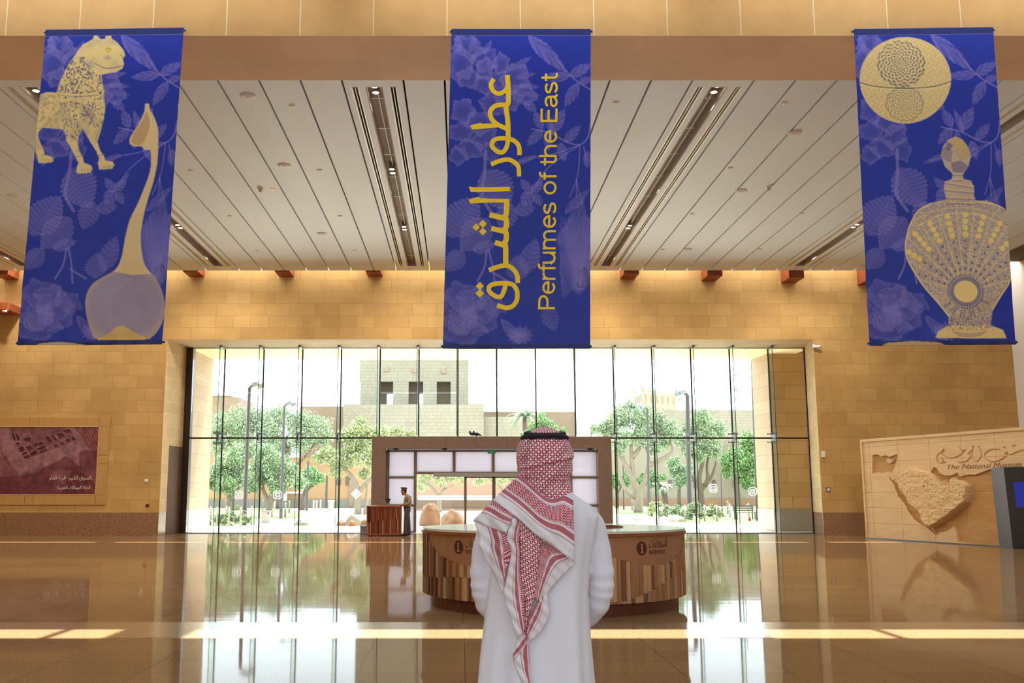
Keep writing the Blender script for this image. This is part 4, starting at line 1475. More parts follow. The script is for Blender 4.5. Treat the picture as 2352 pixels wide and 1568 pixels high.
SLATS = [wood('slat_brown', '93643f', 'a87950'), wood('slat_dark', '6a4327', '805535'), wood('slat_tan', 'b58b5e', 'c59d70'), wood('slat_grey', 'a08263', 'b09475')]
m_carcass = wood('desk_carcass', '7d4524', '8f5530')
m_sign = wood('desk_sign_wood', '986a4b', 'a17455')
m_signdark = mat('sign_dark', '4f1c12', .5)
m_top = mat('desk_top_stone', 'c9cdbf', .12, spec=.6)
m_topwood = wood('desk_top_edge', '84421f', '95502a')

# ---- round information desk
c0 = atZ(1269, 1369.5)
DX, DY, DR = c0.x, 15.0, 1.93
DX = atY(1269, 1300, DY).x
ZTOP, ZB0, ZB1 = 1.105, .17, 1.04
desk = thing('information_desk', 'large round wooden information desk with vertical slats and stone top', 'reception desk', (DX, DY, 0))
b = MB(); b.smooth = False
b.lathe([(DR - .10, 0), (DR - .10, ZB0 + .02)], (DX, DY, 0), 96)
b.build('plinth', wood('desk_plinth', '5a2a18', '6b3520'), desk)
b = MB(); b.lathe([(DR - .05, ZB0), (DR - .05, ZB1)], (DX, DY, 0), 96, cap=False); b.lathe([(1.25, ZB1), (1.25, .02)], (DX, DY, 0), 64, cap=False)
b.build('body', m_carcass, desk)
b = MB(); b.k = 0      # stone ring
n = 128
vs = []
for r, z in ((DR + .03, ZTOP), (1.02, ZTOP), (1.02, ZTOP - .03), (DR + .03, ZTOP - .03)):
    vs += [(DX + r * math.cos(2 * PI * k / n), DY + r * math.sin(2 * PI * k / n), z) for k in range(n)]
fs = [(a * n + k, a * n + (k + 1) % n, ((a + 1) % 4) * n + (k + 1) % n, ((a + 1) % 4) * n + k) for a in range(4) for k in range(n)]
b.add(vs, fs)
tp = b.build('stone_top', m_top, desk)
b = MB(); b.lathe([(1.02, ZTOP + .015), (1.02, ZTOP - .12), (1.06, ZTOP - .12), (1.06, ZTOP + .015)], (DX, DY, 0), 96, cap=False)
b.build('inner_rim', m_topwood, tp)
b = MB(); b.lathe([(DR + .02, ZTOP - .075), (DR + .035, ZTOP - .07), (DR + .035, ZTOP - .035), (DR + .02, ZTOP - .03)], (DX, DY, 0), 128, cap=False)
b.build('top_edge', m_topwood, desk)
# slats: two tiers parted by a wave; the signs fill lens-shaped gaps at the top
NS = 168


def sign_at(a, ac, half=.62, depth_=.40):
    """lower edge of the sign panel at angle a, or None outside it"""
    u = (a - ac) / half
    if abs(u) >= 1:
        return None
    return ZB1 - depth_ * (1 - u * u) ** .8


SA = [-PI / 2 - .68, -PI / 2 + .72, PI / 2]
upper, lower = MB(), MB()
rs = np.random.default_rng(4)
for k in range(NS):
    a = 2 * PI * k / NS
    wv = .45 + .16 * math.sin(2 * (a + PI / 2) + .2 if a > PI else 2 * a) + .05 * math.sin(5 * a)
    q = (a + PI / 2 + PI) % (2 * PI) - PI          # angle from the front
    wv = .42 - .22 * math.exp(-((q - .35) / .35) ** 2) + .24 * max(0, q - .7) + .06 * math.exp(-((q + .75) / .3) ** 2)
    top = ZB1
    for ac in SA:
        d = (a - ac + PI) % (2 * PI) - PI
        s_ = sign_at(d, 0)
        if s_ is not None:
            top = min(top, s_)
    t1 = np.array([-math.sin(a), math.cos(a), 0]); n1 = np.array([math.cos(a), math.sin(a), 0])
    hw = PI * DR / NS * .98
    for mbx, z0, z1, ph in ((upper, wv, top, 0), (lower, ZB0, wv, 1)):
        if z1 - z0 < .02:
            continue
        slant = (.030 if (k + ph) % 2 else -.002) + .006 * rs.random()
        mbx.k = int(rs.choice(4, p=[.5, .16, .22, .12]))
        c = np.array([DX, DY, 0])
        # each slat is a wedge: one edge stands proud of the other
        P = []
        for z in (z0, z1):
            P += [c + n1 * (DR - .06) - t1 * hw + [0, 0, z], c + n1 * (DR - .06) + t1 * hw + [0, 0, z], c + n1 * (DR - .002 + (.018 if ph else -.022) * 0 + slant * .4) + t1 * hw + [0, 0, z], c + n1 * (DR + slant - .03) - t1 * hw * .96 + [0, 0, z]]
        mbx.add(P, [(0, 1, 2, 3), (7, 6, 5, 4), (0, 4, 5, 1), (1, 5, 6, 2), (2, 6, 7, 3), (3, 7, 4, 0)])
upper.build('upper_slats', SLATS, desk)
lower.build('lower_slats', SLATS, desk)
for ac in SA[:2]:
    b = MB()
    n = 40
    top_, bot_ = [], []
    for i in range(n + 1):
        d = -.62 + 1.24 * i / n
        z = sign_at(d * .999, 0) or ZB1
        a = ac + d
        top_.append((DX + (DR - .012) * math.cos(a), DY + (DR - .012) * math.sin(a), ZB1 + .0)); bot_.append((DX + (DR - .012) * math.cos(a), DY + (DR - .012) * math.sin(a), z))
    b.add(top_ + bot_, [(i, i + 1, n + 2 + i, n + 1 + i) for i in range(n)])
    sg = b.build('sign_panel', m_sign, desk)

    def cyl(x, z, r=DR - .008):
        a = ac + x / DR
        return (DX + r * math.cos(a), DY + r * math.sin(a), z)
    b = MB()
    zc_, R = ZB1 - .165, .092
    b.add([cyl(-.27 + R * math.cos(q), zc_ + R * 1.0 * math.sin(q)) for q in np.linspace(0, 2 * PI, 32, endpoint=False)], [tuple(range(32))])
    ds = b.build('icon_disc', m_signdark, sg)
    b = MB()
    for x0, x1, z0, z1 in ((-.279, -.261, -.045, .028), (-.289, -.279, .016, .028), (-.295, -.245, -.058, -.045)):
        b.add([cyl(x0, zc_ + z0, DR - .005), cyl(x1, zc_ + z0, DR - .005), cyl(x1, zc_ + z1, DR - .005), cyl(x0, zc_ + z1, DR - .005)], [(0, 1, 2, 3)])
    b.add([cyl(-.27 + .013 * math.cos(q), zc_ + .05 + .013 * math.sin(q), DR - .005) for q in np.linspace(0, 2 * PI, 14, endpoint=False)], [tuple(range(14))])
    b.build('icon', mat('icon_tan', 'c49a72', .5), ds)
    letters('arabic_lettering', arabic('الاستعلامات'), lambda u, q: cyl(-.13 + .43 * u, zc_ + .0 + .125 * q), m_signdark, sg)
    letters('lettering', 'INFORMATION', lambda u, q: cyl(-.13 + .36 * u, zc_ - .085 + .058 * q), m_signdark, sg)

# ---- slatted security desk near the entrance
Y0 = depth(1231)
xa, xb = atY(841.5, 1200, Y0).x, atY(922, 1200, Y0).x
zt = atY(880, 1161, Y0).z
sd_ = thing('security_desk', 'small boxy red-brown slatted desk beside the entrance', 'desk', ((xa + xb) / 2, Y0 + .4, 0))
m_red1, m_red2, m_red3 = wood('red_slat', '8a4426', '9b5433'), wood('red_slat_dark', '5a2413', '6b2f1a'), wood('red_slat_light', 'b3774a', 'c08a5a')
b = MB(); b.box(xa + .03, xb - .03, Y0 + .05, Y0 + .9, .06, zt - .05); b.box(xa + .06, xb - .06, Y0 + .1, Y0 + .85, 0, .06)
b.build('carcass', m_red2, sd_)
b = MB()
nsl = 27
for k in range(nsl):
    x0 = xa + .03 + (xb - xa - .06) * k / nsl
    x1 = x0 + (xb - xa - .06) / nsl
    zw = .50 + .22 * (k / nsl) + .02 * math.sin(k)
    for z0, z1, ph in ((zw, zt - .06, 0), (.07, zw, 1)):
        b.k = int(rs.choice(3, p=[.5, .15, .35])) if (k + ph) % 2 else int(rs.choice(2))
        f_ = .05 if (k + ph) % 2 else .015
        b.prism([(x0, Y0 + .06, z0), (x1, Y0 + .06, z0), (x1, Y0 + .05 - f_ * .3, z0), (x0 + .008, Y0 + .05 - f_, z0)], (0, 0, z1 - z0))
b.build('slats', [m_red1, m_red2, m_red3], sd_)
b = MB(); b.box(xa, xb, Y0, Y0 + .95, zt - .06, zt); b.box(xa, xa + .04, Y0, Y0 + .9, .04, zt); b.box(xb - .04, xb, Y0, Y0 + .9, .04, zt); b.box(xa, xb, Y0, Y0 + .08, .04, .09)
b.build('frame', m_red1, sd_, bevel=.006)
b = MB(); b.box(xb, xb + .012, Y0 + .04, Y0 + .9, .04, zt - .02); b.build('side_panel', mat('steel_panel', 'cbbfb2', .25, .3), sd_)
pp = MB(); pp.obox((xa + .22, Y0 + .3, zt + .006), (.16, .03, 0), (-.02, .11, 0), (0, 0, .005))
tag(pp.build('paper', m_pale), 'white sheet of paper lying on the left end of the security desk', 'paper')
# grey bin behind the desk
p = atZ(836, 1227)
t = thing('waste_bin', 'small grey-blue bin on the floor left of the security desk', 'bin', (p.x, p.y, 0))
b = MB(); b.prism([(p.x - .16, p.y, 0), (p.x + .22, p.y, 0), (p.x + .22, p.y + .3, 0), (p.x - .16, p.y + .3, 0)], (0, 0, .30)); b.build('body', mat('bin_grey', '7f7a74', .4), t, bevel=.01)
b = MB(); b.box(p.x - .18, p.x + .24, p.y - .02, p.y + .32, .30, .36); b.build('rim', mat('bin_blue', '9fb4c4', .3), t, bevel=.01)

# ---- framed mural on the far wall
MY = D - .06
frame_m = wood('frame_wood', 'bd8f52', 'c69a5e')
A = lambda x, y, Y=MY: atY(x, y, Y)
mx0, mx1 = A(-190, 1060).x, A(247, 1060).x
mz0, mz1 = A(100, 1159).z, A(100, 958).z
ix1, iz0, iz1 = A(224, 1060).x, A(100, 1136).z, A(100, 979).z
ix0 = mx0 + (mx1 - ix1)
mural = thing('framed_mural', 'wide maroon photo mural of excavated ruins in a tan frame', 'mural', ((mx0 + mx1) / 2, D, mz0))
b = MB()
fw_ = mx1 - ix1
cut = [mx0, ix0, ix0 + 1.9, ix0 + 2.2, A(69, 966).x, A(88, 966).x, ix1, mx1]
for x0, x1 in zip(cut, cut[1:]):
    b.box(x0 + .006, x1 - .006, D - .07, D, iz1, mz1); b.box(x0 + .006, x1 - .006, D - .07, D, mz0, iz0)
zc1, zc2 = A(230, 1045).z, A(230, 1065).z
for z0, z1 in ((iz0, zc2), (zc2, zc1), (zc1, iz1)):
    b.box(ix1 + .006, mx1 - .006, D - .07, D, z0 + .006, z1 - .006); b.box(mx0 + .006, ix0 - .006, D - .07, D, z0 + .006, z1 - .006)
b.build('frame', frame_m, mural, bevel=.004)
b = MB()
for x0, x1, z0, z1 in ((ix0 - .02, ix1 + .02, iz1 - .02, iz1 + .01), (ix0 - .02, ix1 + .02, iz0 - .01, iz0 + .02), (ix1 - .02, ix1 + .01, iz0, iz1), (ix0 - .01, ix0 + .02, iz0, iz1)):
    b.box(x0, x1, D - .082, D - .05, z0, z1)
b.build('gilt_edge', mat('gilt', 'd8b56e', .4, .2), mural)


# ------------------------------------------------------------------ printed pictures: drawn point by point over a fine grid of vertices
def soft(M):
    """mask with softened edge"""
    A_ = M.astype(float)
    for ax in (0, 1):
        A_ = .25 * np.roll(A_, 1, ax) + .5 * A_ + .25 * np.roll(A_, -1, ax)
    return A_


class Canvas:
    def __init__(s, nx, ny, base, conv):
        s.nx, s.ny, s.conv = nx, ny, conv
        s.C = np.tile(np.array(lin(base)), (ny, nx, 1))
        s.jj, s.ii = np.mgrid[0:ny, 0:nx].astype(float)

    def pts(s, P):
        return np.array([s.conv(*p) for p in P])

    def mask(s, P):
        P = s.pts(P)
        return s.maskg(P)

    def maskg(s, P):
        x0, x1 = int(max(0, math.floor(P[:, 0].min()))), int(min(s.nx - 1, math.ceil(P[:, 0].max()))) + 1
        y0, y1 = int(max(0, math.floor(P[:, 1].min()))), int(min(s.ny - 1, math.ceil(P[:, 1].max()))) + 1
        M = np.zeros((s.ny, s.nx), bool)
        if x1 <= x0 or y1 <= y0:
            return M
        X, Y = s.ii[y0:y1, x0:x1], s.jj[y0:y1, x0:x1]
        m = np.zeros(X.shape, bool)
        n = len(P)
        for k in range(n):
            ax, ay = P[k]; bx, by = P[(k + 1) % n]
            if ay == by:
                continue
            c = ((ay > Y) != (by > Y)) & (X < (bx - ax) * (Y - ay) / (by - ay) + ax)
            m ^= c
        M[y0:y1, x0:x1] = m
        return M

    def paint(s, M, col, al=1.0):
        c = np.array(lin(col)) if isinstance(col, str) else np.asarray(col)
        al = (M * al)[..., None] if not np.isscalar(al) or True else al
        s.C = s.C * (1 - al) + c * al

    def poly(s, P, col, al=1.0, curve=0):
        if curve:
            P = list(P) + [P[0]]
            P = smooth_path(P, curve)
        M = s.mask(P)
        s.paint(soft(M), col, al)
        return M

    def line(s, P, wd, col, al=1.0, curve=0):
        Q = s.pts(P)
        if curve:
            Q = smooth_path(Q, curve)
        x0, x1 = int(max(0, Q[:, 0].min() - wd - 1)), int(min(s.nx, Q[:, 0].max() + wd + 2))
        y0, y1 = int(max(0, Q[:, 1].min() - wd - 1)), int(min(s.ny, Q[:, 1].max() + wd + 2))
        if x1 <= x0 or y1 <= y0:
            return
        X, Y = s.ii[y0:y1, x0:x1], s.jj[y0:y1, x0:x1]
        d = np.full(X.shape, 1e9)
        for a, c in zip(Q, Q[1:]):
            v = c - a
            L = v.dot(v) + 1e-9
            t = np.clip(((X - a[0]) * v[0] + (Y - a[1]) * v[1]) / L, 0, 1)
            d = np.minimum(d, np.hypot(X - a[0] - t * v[0], Y - a[1] - t * v[1]))
        M = np.zeros((s.ny, s.nx))
        M[y0:y1, x0:x1] = np.clip(wd / 2 + .5 - d, 0, 1)
        s.paint(M, col, al)


def vnoise(nx, ny, cell, seed, octv=3):
    r = np.random.default_rng(seed)
    out = np.zeros((ny, nx)); amp = 1; tot = 0
    for o in range(octv):
        c = cell / 2 ** o
        gx, gy = int(nx / c) + 3, int(ny / c) + 3
        g = r.random((gy, gx))
        x = np.arange(nx) / c; y = np.arange(ny) / c
        xi, yi = x.astype(int), y.astype(int)
        fx, fy = x - xi, y - yi
        fx, fy = fx * fx * (3 - 2 * fx), fy * fy * (3 - 2 * fy)
        a = g[np.ix_(yi, xi)] * (1 - fx) + g[np.ix_(yi, xi + 1)] * fx
        c2 = g[np.ix_(yi + 1, xi)] * (1 - fx) + g[np.ix_(yi + 1, xi + 1)] * fx
        out += amp * (a * (1 - fy)[:, None] + c2 * fy[:, None]); tot += amp; amp *= .55
    return out / tot


m_print = vcol_mat('printed_picture', .5)
# the mural print: ruins seen from the air
nx, ny = 460, 180
MX0, MX1 = ix0, ix1
k_ = 1 / 6.533


def mconv(x, y):
    px, py = x * k_, 940 + y * k_
    p = atY(px, py, MY)
    return ((p.x - MX0) / (MX1 - MX0) * (nx - 1), (iz1 - p.z) / (iz1 - iz0) * (ny - 1))


cv = Canvas(nx, ny, '6a2f35', mconv)
cv.poly([(-1500, 240), (1500, 240), (1480, 620), (1200, 640), (900, 1290), (-1500, 1290)], '7d4d52')
cv.poly([(-1500, 1000), (300, 1000), (700, 850), (760, 1000), (900, 1290), (-1500, 1290)], '693038', .8, 4)
cv.poly([(0, 260), (110, 250), (200, 480), (360, 760), (700, 660), (1150, 470), (1050, 260), (1120, 260), (1290, 520), (1330, 600), (1190, 640), (1190, 860), (1000, 700), (720, 850), (280, 990), (60, 680), (0, 500)], '94686c', .9)
cv.poly([(-400, 250), (0, 250), (50, 560), (0, 700), (-300, 800)], '875a60', .9)
cv.poly([(1130, 255), (1490, 255), (1470, 620), (1330, 590), (1240, 430)], '7c3c38', .9)
for i in range(9):
    x = 1160 + 45 * i
    cv.line([(x, 262), (x + 90, 430), (x + 170, 610)], 1.6, 'b48078', .7)
    cv.line([(1150 + 20 * i, 290 + 34 * i), (1480, 262 + 40 * i)], 1.3, '4a2026', .8)
cells = [[(160, 350), (205, 340), (250, 460), (205, 465)], [(215, 345), (265, 350), (320, 465), (262, 465)], [(345, 430), (465, 400), (470, 470), (400, 485), (355, 460)], [(215, 500), (310, 480), (300, 520), (225, 535)],
         [(255, 580), (350, 540), (380, 620), (300, 640)], [(375, 560), (450, 520), (490, 580), (420, 610)], [(320, 650), (400, 625), (420, 660), (340, 690)], [(350, 700), (430, 665), (455, 720), (370, 755)], [(440, 660), (530, 590), (580, 655), (460, 710)],
         [(490, 520), (550, 490), (590, 520), (520, 555)], [(540, 580), (690, 530), (705, 560), (570, 620)], [(560, 500), (620, 465), (670, 515), (590, 530)], [(580, 625), (705, 570), (715, 595), (595, 665)], [(670, 410), (720, 380), (790, 470), (740, 495)],
         [(750, 380), (800, 370), (870, 460), (830, 470)], [(735, 560), (770, 535), (790, 575)], [(790, 540), (850, 500), (880, 545), (830, 570)], [(840, 380), (910, 460), (930, 430), (860, 360)], [(870, 350), (940, 340), (985, 395), (910, 420)],
         [(970, 450), (1030, 420), (1070, 460), (1010, 500)], [(900, 480), (940, 470), (975, 510), (930, 530)], [(920, 310), (1040, 280), (1090, 340), (1000, 360)], [(1060, 420), (1100, 390), (1140, 440), (1085, 470)]]
for P in cells:
    cv.poly(P, '4b1c22', .92)
    cv.line(P[:3], 1.4, 'b08a88', .8)
cv.line([(360, 755), (700, 650), (1145, 465)], 2.2, 'a88488', .7, 4)
cv.line([(120, 260), (210, 480), (360, 755)], 2, 'a88488', .6, 3)
cv.poly([(890, 770), (1000, 700), (1180, 850), (1200, 900), (730, 900), (700, 850)], '6b353b', .8, 4)
cv.poly([(1180, 640), (1330, 600), (1440, 800), (1420, 1050), (1250, 950)], '74424a', .7, 3)
for i in range(7):
    cv.line([(1180 + 30 * i, 900), (1300 + 30 * i, 1000), (1420, 1060 + 30 * i)], 1.2, '8f5a5a', .6, 4)
    cv.line([(1000 + 60 * i, 1040), (1060 + 60 * i, 1150), (1130 + 60 * i, 1260)], 1.5, '9a5f58' if i % 2 else '431a20', .7)
cv.poly([(330, 370), (450, 335), (470, 380), (360, 420)], '91606a', .8)
nz = vnoise(nx, ny, 14, 3, 4)
cv.C *= ((.40 + 1.2 * nz) * (.8 + .4 * vnoise(nx, ny, 4, 12, 2)))[..., None]
X, Z = np.meshgrid(np.linspace(MX0, MX1, nx), np.linspace(iz1, iz0, ny))
V = np.stack([X, np.full_like(X, D - .052), Z], -1).reshape(-1, 3)
pr = fast_mesh('print', V, grid_faces(nx, ny), None, m_print, mural)
set_print(pr, cv.C.reshape(-1, 3))
m_cap = mat('caption_white', 'e6dccf', .6)


def caption(body, x0, x1, y0, y1):
    a, c = atY(x0 * k_, 940 + y1 * k_, MY), atY(x1 * k_, 940 + y0 * k_, MY)
    letters('caption', body, lambda u, q: (a.x + (c.x - a.x) * u, D - .056, a.z + (c.z - a.z) * q), m_cap, mural)


caption(arabic('السوق الكبير') .strip() and (arabic('قرية الفاو') + '- ' + arabic('السوق الكبير')), 738, 1365, 990, 1068)
caption(arabic('قاعة الممالك العربية'), 850, 1355, 1140, 1210)

# ---- carved stone sign wall with a relief map
PA, PB = atZ(1995, 1236), atZ(2297, 1255.5)
u_ = (PB - PA).normalized()
nn = Vector((u_.y, -u_.x, 0))
if nn.dot(EYE - PA) < 0:
    nn = -nn
PX0, PX1, PYT = 1995, 2420, 990
sign = thing('carved_sign_wall', 'freestanding sandstone sign wall carved with a relief map', 'sign wall', (PA.x, PA.y, 0))
Ltot = (atP(PX1, 1150, PA, nn) - PA).dot(u_)
H_ = atP(2001, 1014, PA, nn).z
nx, ny = 520, 330
kS = 1 / 5.408


def sconv(x, y):
    p = atP(1960 + x * kS, 980 + y * kS, PA, nn)
    return ((p - PA).dot(u_) / Ltot * (nx - 1), (H_ - p.z) / H_ * (ny - 1))


cs = Canvas(nx, ny, 'ffffff', sconv)
MED = [(236, 350), (310, 345), (345, 370), (400, 355), (450, 375), (530, 340), (545, 345), (545, 390), (520, 470), (505, 520), (465, 575), (435, 555), (400, 558), (355, 577), (300, 560), (236, 575)]
ANAT = [(400, 405), (440, 390), (470, 410), (520, 390), (480, 435), (460, 455), (425, 450)]
RED = [(445, 622), (495, 675), (520, 640), (530, 680), (560, 720), (610, 790), (690, 880), (715, 960), (790, 1000), (860, 1060), (885, 1110), (880, 1150), (950, 1240), (1030, 1340), (990, 1320), (930, 1260), (880, 1230), (760, 1150), (680, 1040), (640, 960), (550, 850), (555, 835), (520, 770), (500, 715), (450, 650)]
GULF = [(960, 560), (995, 505), (1030, 510), (1070, 570), (1130, 605), (1200, 612), (1290, 568), (1320, 620), (1400, 600), (1460, 590), (1500, 600), (1700, 525), (1745, 560), (2900, 560), (2900, 1700), (1300, 1420), (1280, 1300), (1250, 1215), (1200, 1270), (1140, 1300), (1070, 1310), (1030, 1340), (985, 1250), (1110, 1190), (1180, 1130), (1300, 1050), (1390, 980), (1440, 940), (1460, 850), (1475, 720), (1440, 690), (1380, 670), (1310, 660), (1270, 620), (1240, 660), (1235, 720), (1190, 730), (1165, 680), (1145, 655), (1125, 715), (1080, 670), (1040, 620), (1000, 590)]
PEN = [(720, 505), (780, 510), (960, 560), (1040, 620), (1080, 670), (1115, 710), (1150, 655), (1165, 725), (1190, 735), (1235, 715), (1240, 660), (1275, 615), (1310, 660), (1380, 665), (1455, 700), (1470, 740), (1455, 850), (1440, 935), (1390, 975), (1290, 1060), (1180, 1130), (1100, 1195), (980, 1250), (960, 1245), (880, 1150), (885, 1110), (840, 1040), (790, 995), (715, 955), (700, 890), (610, 780), (575, 700), (540, 690), (560, 620), (600, 585)]
sea = cs.mask(MED) & ~cs.mask(ANAT) | cs.mask(RED) | cs.mask(GULF)
pen = cs.mask(PEN)
Hh = np.zeros((ny, nx))
Hh[sea & ~pen] = -.07
edge = pen.astype(float)
for _ in range(10):
    e2 = edge.copy()
    e2[1:-1, 1:-1] = (edge[1:-1, 1:-1] + edge[:-2, 1:-1] + edge[2:, 1:-1] + edge[1:-1, :-2] + edge[1:-1, 2:]) / 5
    edge = e2 * pen
slope = np.clip((cs.ii * .6 + cs.jj * .9) / 480, 0, 1)
Hh += pen * (edge ** .7) * (.05 + .22 * np.clip(slope, 0, 1)) * (.82 + .36 * vnoise(nx, ny, 9, 5, 3))
dotp = cs.pts([(925, 742)])[0]
Hh[np.hypot((cs.ii - dotp[0]), (cs.jj - dotp[1]) * 1.0) < 3.0] -= .06
# engraved line of calligraphy
CAL = [([(1110, 310), (1055, 345), (1034, 400), (1058, 448), (1100, 448), (1118, 410), (1100, 385)], 3.2), ([(1112, 345), (1160, 378), (1235, 388), (1310, 362), (1370, 310), (1396, 285)], 3.4), ([(1320, 252), (1350, 325)], 2.2), ([(1396, 286), (1352, 300)], 2.5), ([(1150, 440), (1120, 452)], 2.5),
       ([(1472, 290), (1428, 340), (1452, 352), (1452, 380), (1420, 420), (1370, 440), (1318, 443)], 3.2), ([(1490, 240), (1476, 330), (1490, 395), (1525, 430), (1572, 400), (1592, 330), (1556, 245)], 3.2),
       ([(1818, 285), (1725, 283), (1645, 325), (1632, 385), (1690, 432), (1780, 430), (1860, 395), (1915, 340), (1905, 318), (1885, 345), (1960, 350), (2020, 320), (2100, 295), (2200, 300)], 3.4), ([(1868, 256), (1884, 262)], 3.5), ([(1978, 242), (2014, 232)], 3.5)]
cc = Canvas(nx, ny, '000000', sconv)
for P, wd in CAL:
    cc.line(P, wd, '00ff00', 1, 5)
Hh -= .045 * cc.C[..., 1]
# joints between the slabs, and the raised border
U, Vv = cs.ii / (nx - 1), cs.jj / (ny - 1)
jx = [((atP(q, 1150, PA, nn) - PA).dot(u_)) / Ltot for q in (2003.5, 2070, 2142.7, 2217.4, 2296, 2380)]
for q in jx:
    Hh[np.abs(U - q) < .0011] -= .015
for q in np.linspace(.055, 1.0, 7):
    Hh[np.abs(Vv - q) < .0022] -= .012
uu, vv = np.meshgrid(np.linspace(0, 1, nx), np.linspace(0, 1, ny))
base3 = np.array(PA)[None, None, :] + uu[..., None] * Ltot * np.array(u_) + np.array([0, 0, 1.0]) * (1 - vv)[..., None] * H_
V = (base3 + Hh[..., None] * np.array(nn)).reshape(-1, 3)
Q = grid_faces(nx, ny)
mi = (sea & ~pen)[:-1, :-1].ravel().astype(int) + 2 * (pen[:-1, :-1].ravel().astype(int))
m_s1 = mat('carved_sandstone', 'dfbc8c', .75, col2='d2ae7c', scale=1.2, stretch=(1, 1, 7))
m_s2 = mat('carved_sandstone_rough', 'c4965e', .85, col2='b5864d', scale=1.2, stretch=(1, 1, 7))
m_s3 = mat('carved_sandstone_relief', 'd8b684', .9, var=.2, scale=18, bump=.8)
fast_mesh('carved_face', V, Q, np.minimum(mi, 2), [m_s1, m_s2, m_s3], sign)
q0, q1 = PA, PA + u_ * Ltot
b = MB()
b.prism([q0 - nn * .30 - u_ * .0, q1 - nn * .30, q1 - nn * .08, q0 - nn * .08], (0, 0, H_))
b.prism([q0 - u_ * .10 - nn * .30, q0 - u_ * .0 - nn * .30, q0 + nn * .04, q0 - u_ * .10 + nn * .04], (0, 0, H_ + .10))
b.prism([q0 - nn * .30 + Vector((0, 0, H_)), q1 - nn * .30 + Vector((0, 0, H_)), q1 + nn * .04 + Vector((0, 0, H_)), q0 + nn * .04 + Vector((0, 0, H_))], (0, 0, .10))
b.build('border', m_s1, sign, bevel=.008)
b = MB(); b.prism([q0 + nn * .06 - u_ * .1, q1 + nn * .06, q1 + nn * .0, q0 - u_ * .1], (0, 0, .03)); b.build('base_strip', m_steel, sign)


def sgn(u, q):
    x = 1165 + (2090 - 1165) * u
    y = 528 - 30 * u - q * (70 - 14 * (1 - u))
    return tuple(atP(1960 + x * kS, 980 + y * kS, PA + nn * .004, nn))


letters('lettering', 'The National Museum', sgn, mat('engraved_brown', '7b4f2a', .8), sign, .3)
b = MB(); b.smooth = True
p = atP(1960 + 1113 * kS, 980 + 283 * kS, PA, nn)
b.ball(p + nn * .02, .05, .05, .06, 10, 8)
b.build('metal_stud', mat('gilt_stud', 'e0ad55', .3, .6), sign)

# ---- dark information kiosk standing against the sign wall


def on_line(off, px):
    """floor point in front of the sign wall by off metres, seen at image column px"""
    lo, hi = 0.0, 14.0
    for _ in range(50):
        t = (lo + hi) / 2
        q = PA + nn * off + u_ * t - EYE
        x = CX + FPX * q.x / q.dot(FW)
        lo, hi = (t, hi) if x < px else (lo, t)
    return PA + nn * off + u_ * t


ka = on_line(.10, 2296)
kb = on_line(.42, 2327)
kc_ = kb + u_ * 1.7
kz = atP(2300, 1074, ka, nn).z
kiosk = thing('display_kiosk', 'dark upright display kiosk with blue screen at the right edge', 'kiosk', (kb.x, kb.y, 0))
lean = -u_ * .10
b = MB()
P = [ka, kb, kb - nn * .06 + u_ * .06, ka + u_ * .08]
b.add([tuple(q) for q in P] + [tuple(q + Vector((0, 0, kz)) + lean) for q in P], [(0, 3, 2, 1), (4, 5, 6, 7), (0, 1, 5, 4), (1, 2, 6, 5), (2, 3, 7, 6), (3, 0, 4, 7)])
b.build('side_wing', mat('kiosk_grey', '473b3f', .5), kiosk)
b = MB()
P = [kb, kc_, kc_ - nn * .38, kb - nn * .38 + u_ * .1]
b.add([tuple(q) for q in P] + [tuple(q + Vector((0, 0, kz)) + lean) for q in P], [(0, 3, 2, 1), (4, 5, 6, 7), (0, 1, 5, 4), (1, 2, 6, 5), (2, 3, 7, 6), (3, 0, 4, 7)])
b.build('body', mat('kiosk_black', '1c0d0c', .3), kiosk)
b = MB()
n2 = nn
qs = [kb + u_ * (.18 + .06), kb + u_ * 1.3]
for z, l in ((1.1, .46), (1.78, .74)):
    pass
z0, z1 = atP(2340, 1165, kb, nn).z, atP(2334, 1106, kb, nn).z
xa_ = (atP(2338, 1165, kb, nn) - kb).dot(u_)
b.add([tuple(kb + u_ * xa_ + nn * .004 + Vector((0, 0, z0)) + lean * (z0 / kz)), tuple(kb + u_ * (xa_ + 1.0) + nn * .004 + Vector((0, 0, z0)) + lean * (z0 / kz)), tuple(kb + u_ * (xa_ + 1.0) + nn * .004 + Vector((0, 0, z1)) + lean * (z1 / kz)), tuple(kb + u_ * xa_ + nn * .004 + Vector((0, 0, z1)) + lean * (z1 / kz))], [(0, 1, 2, 3)])
b.build('screen', mat('screen_blue', '07167a', .3, emit=.5), kiosk)
# ================================================================== banners hung before the stone beam
YBN = YB0 - .10
BLUE, VIO, GOLD = '05279e', '887cca', 'f0cf80'


def homog(src, dst):
    A_, y = [], []
    for (x, yv), (u, v) in zip(src, dst):
        A_ += [[x, yv, 1, 0, 0, 0, -u * x, -u * yv], [0, 0, 0, x, yv, 1, -v * x, -v * yv]]
        y += [u, v]
    h = np.append(np.linalg.solve(np.array(A_, float), np.array(y, float)), 1).reshape(3, 3)
    return h


BQ = {'left': [(105, 68), (422, 63), (373, 791), (40, 793)], 'mid': [(1037, 66), (1357, 66), (1355.5, 801), (1017, 801)], 'right': [(1961, 66), (2281, 62), (2334, 791), (1997, 794)]}
UNIT = [(0, 0), (1, 0), (1, 1), (0, 1)]
BH = {k: homog(q, UNIT) for k, q in BQ.items()}
NXB, NYB = 300, 680


def banner_conv(key, sc, ox, oy):
    H = BH[key]

    def f(x, y):
        q = H @ np.array([ox + x / sc, oy + y / sc, 1])
        return (q[0] / q[2] * (NXB - 1), q[1] / q[2] * (NYB - 1))
    return f


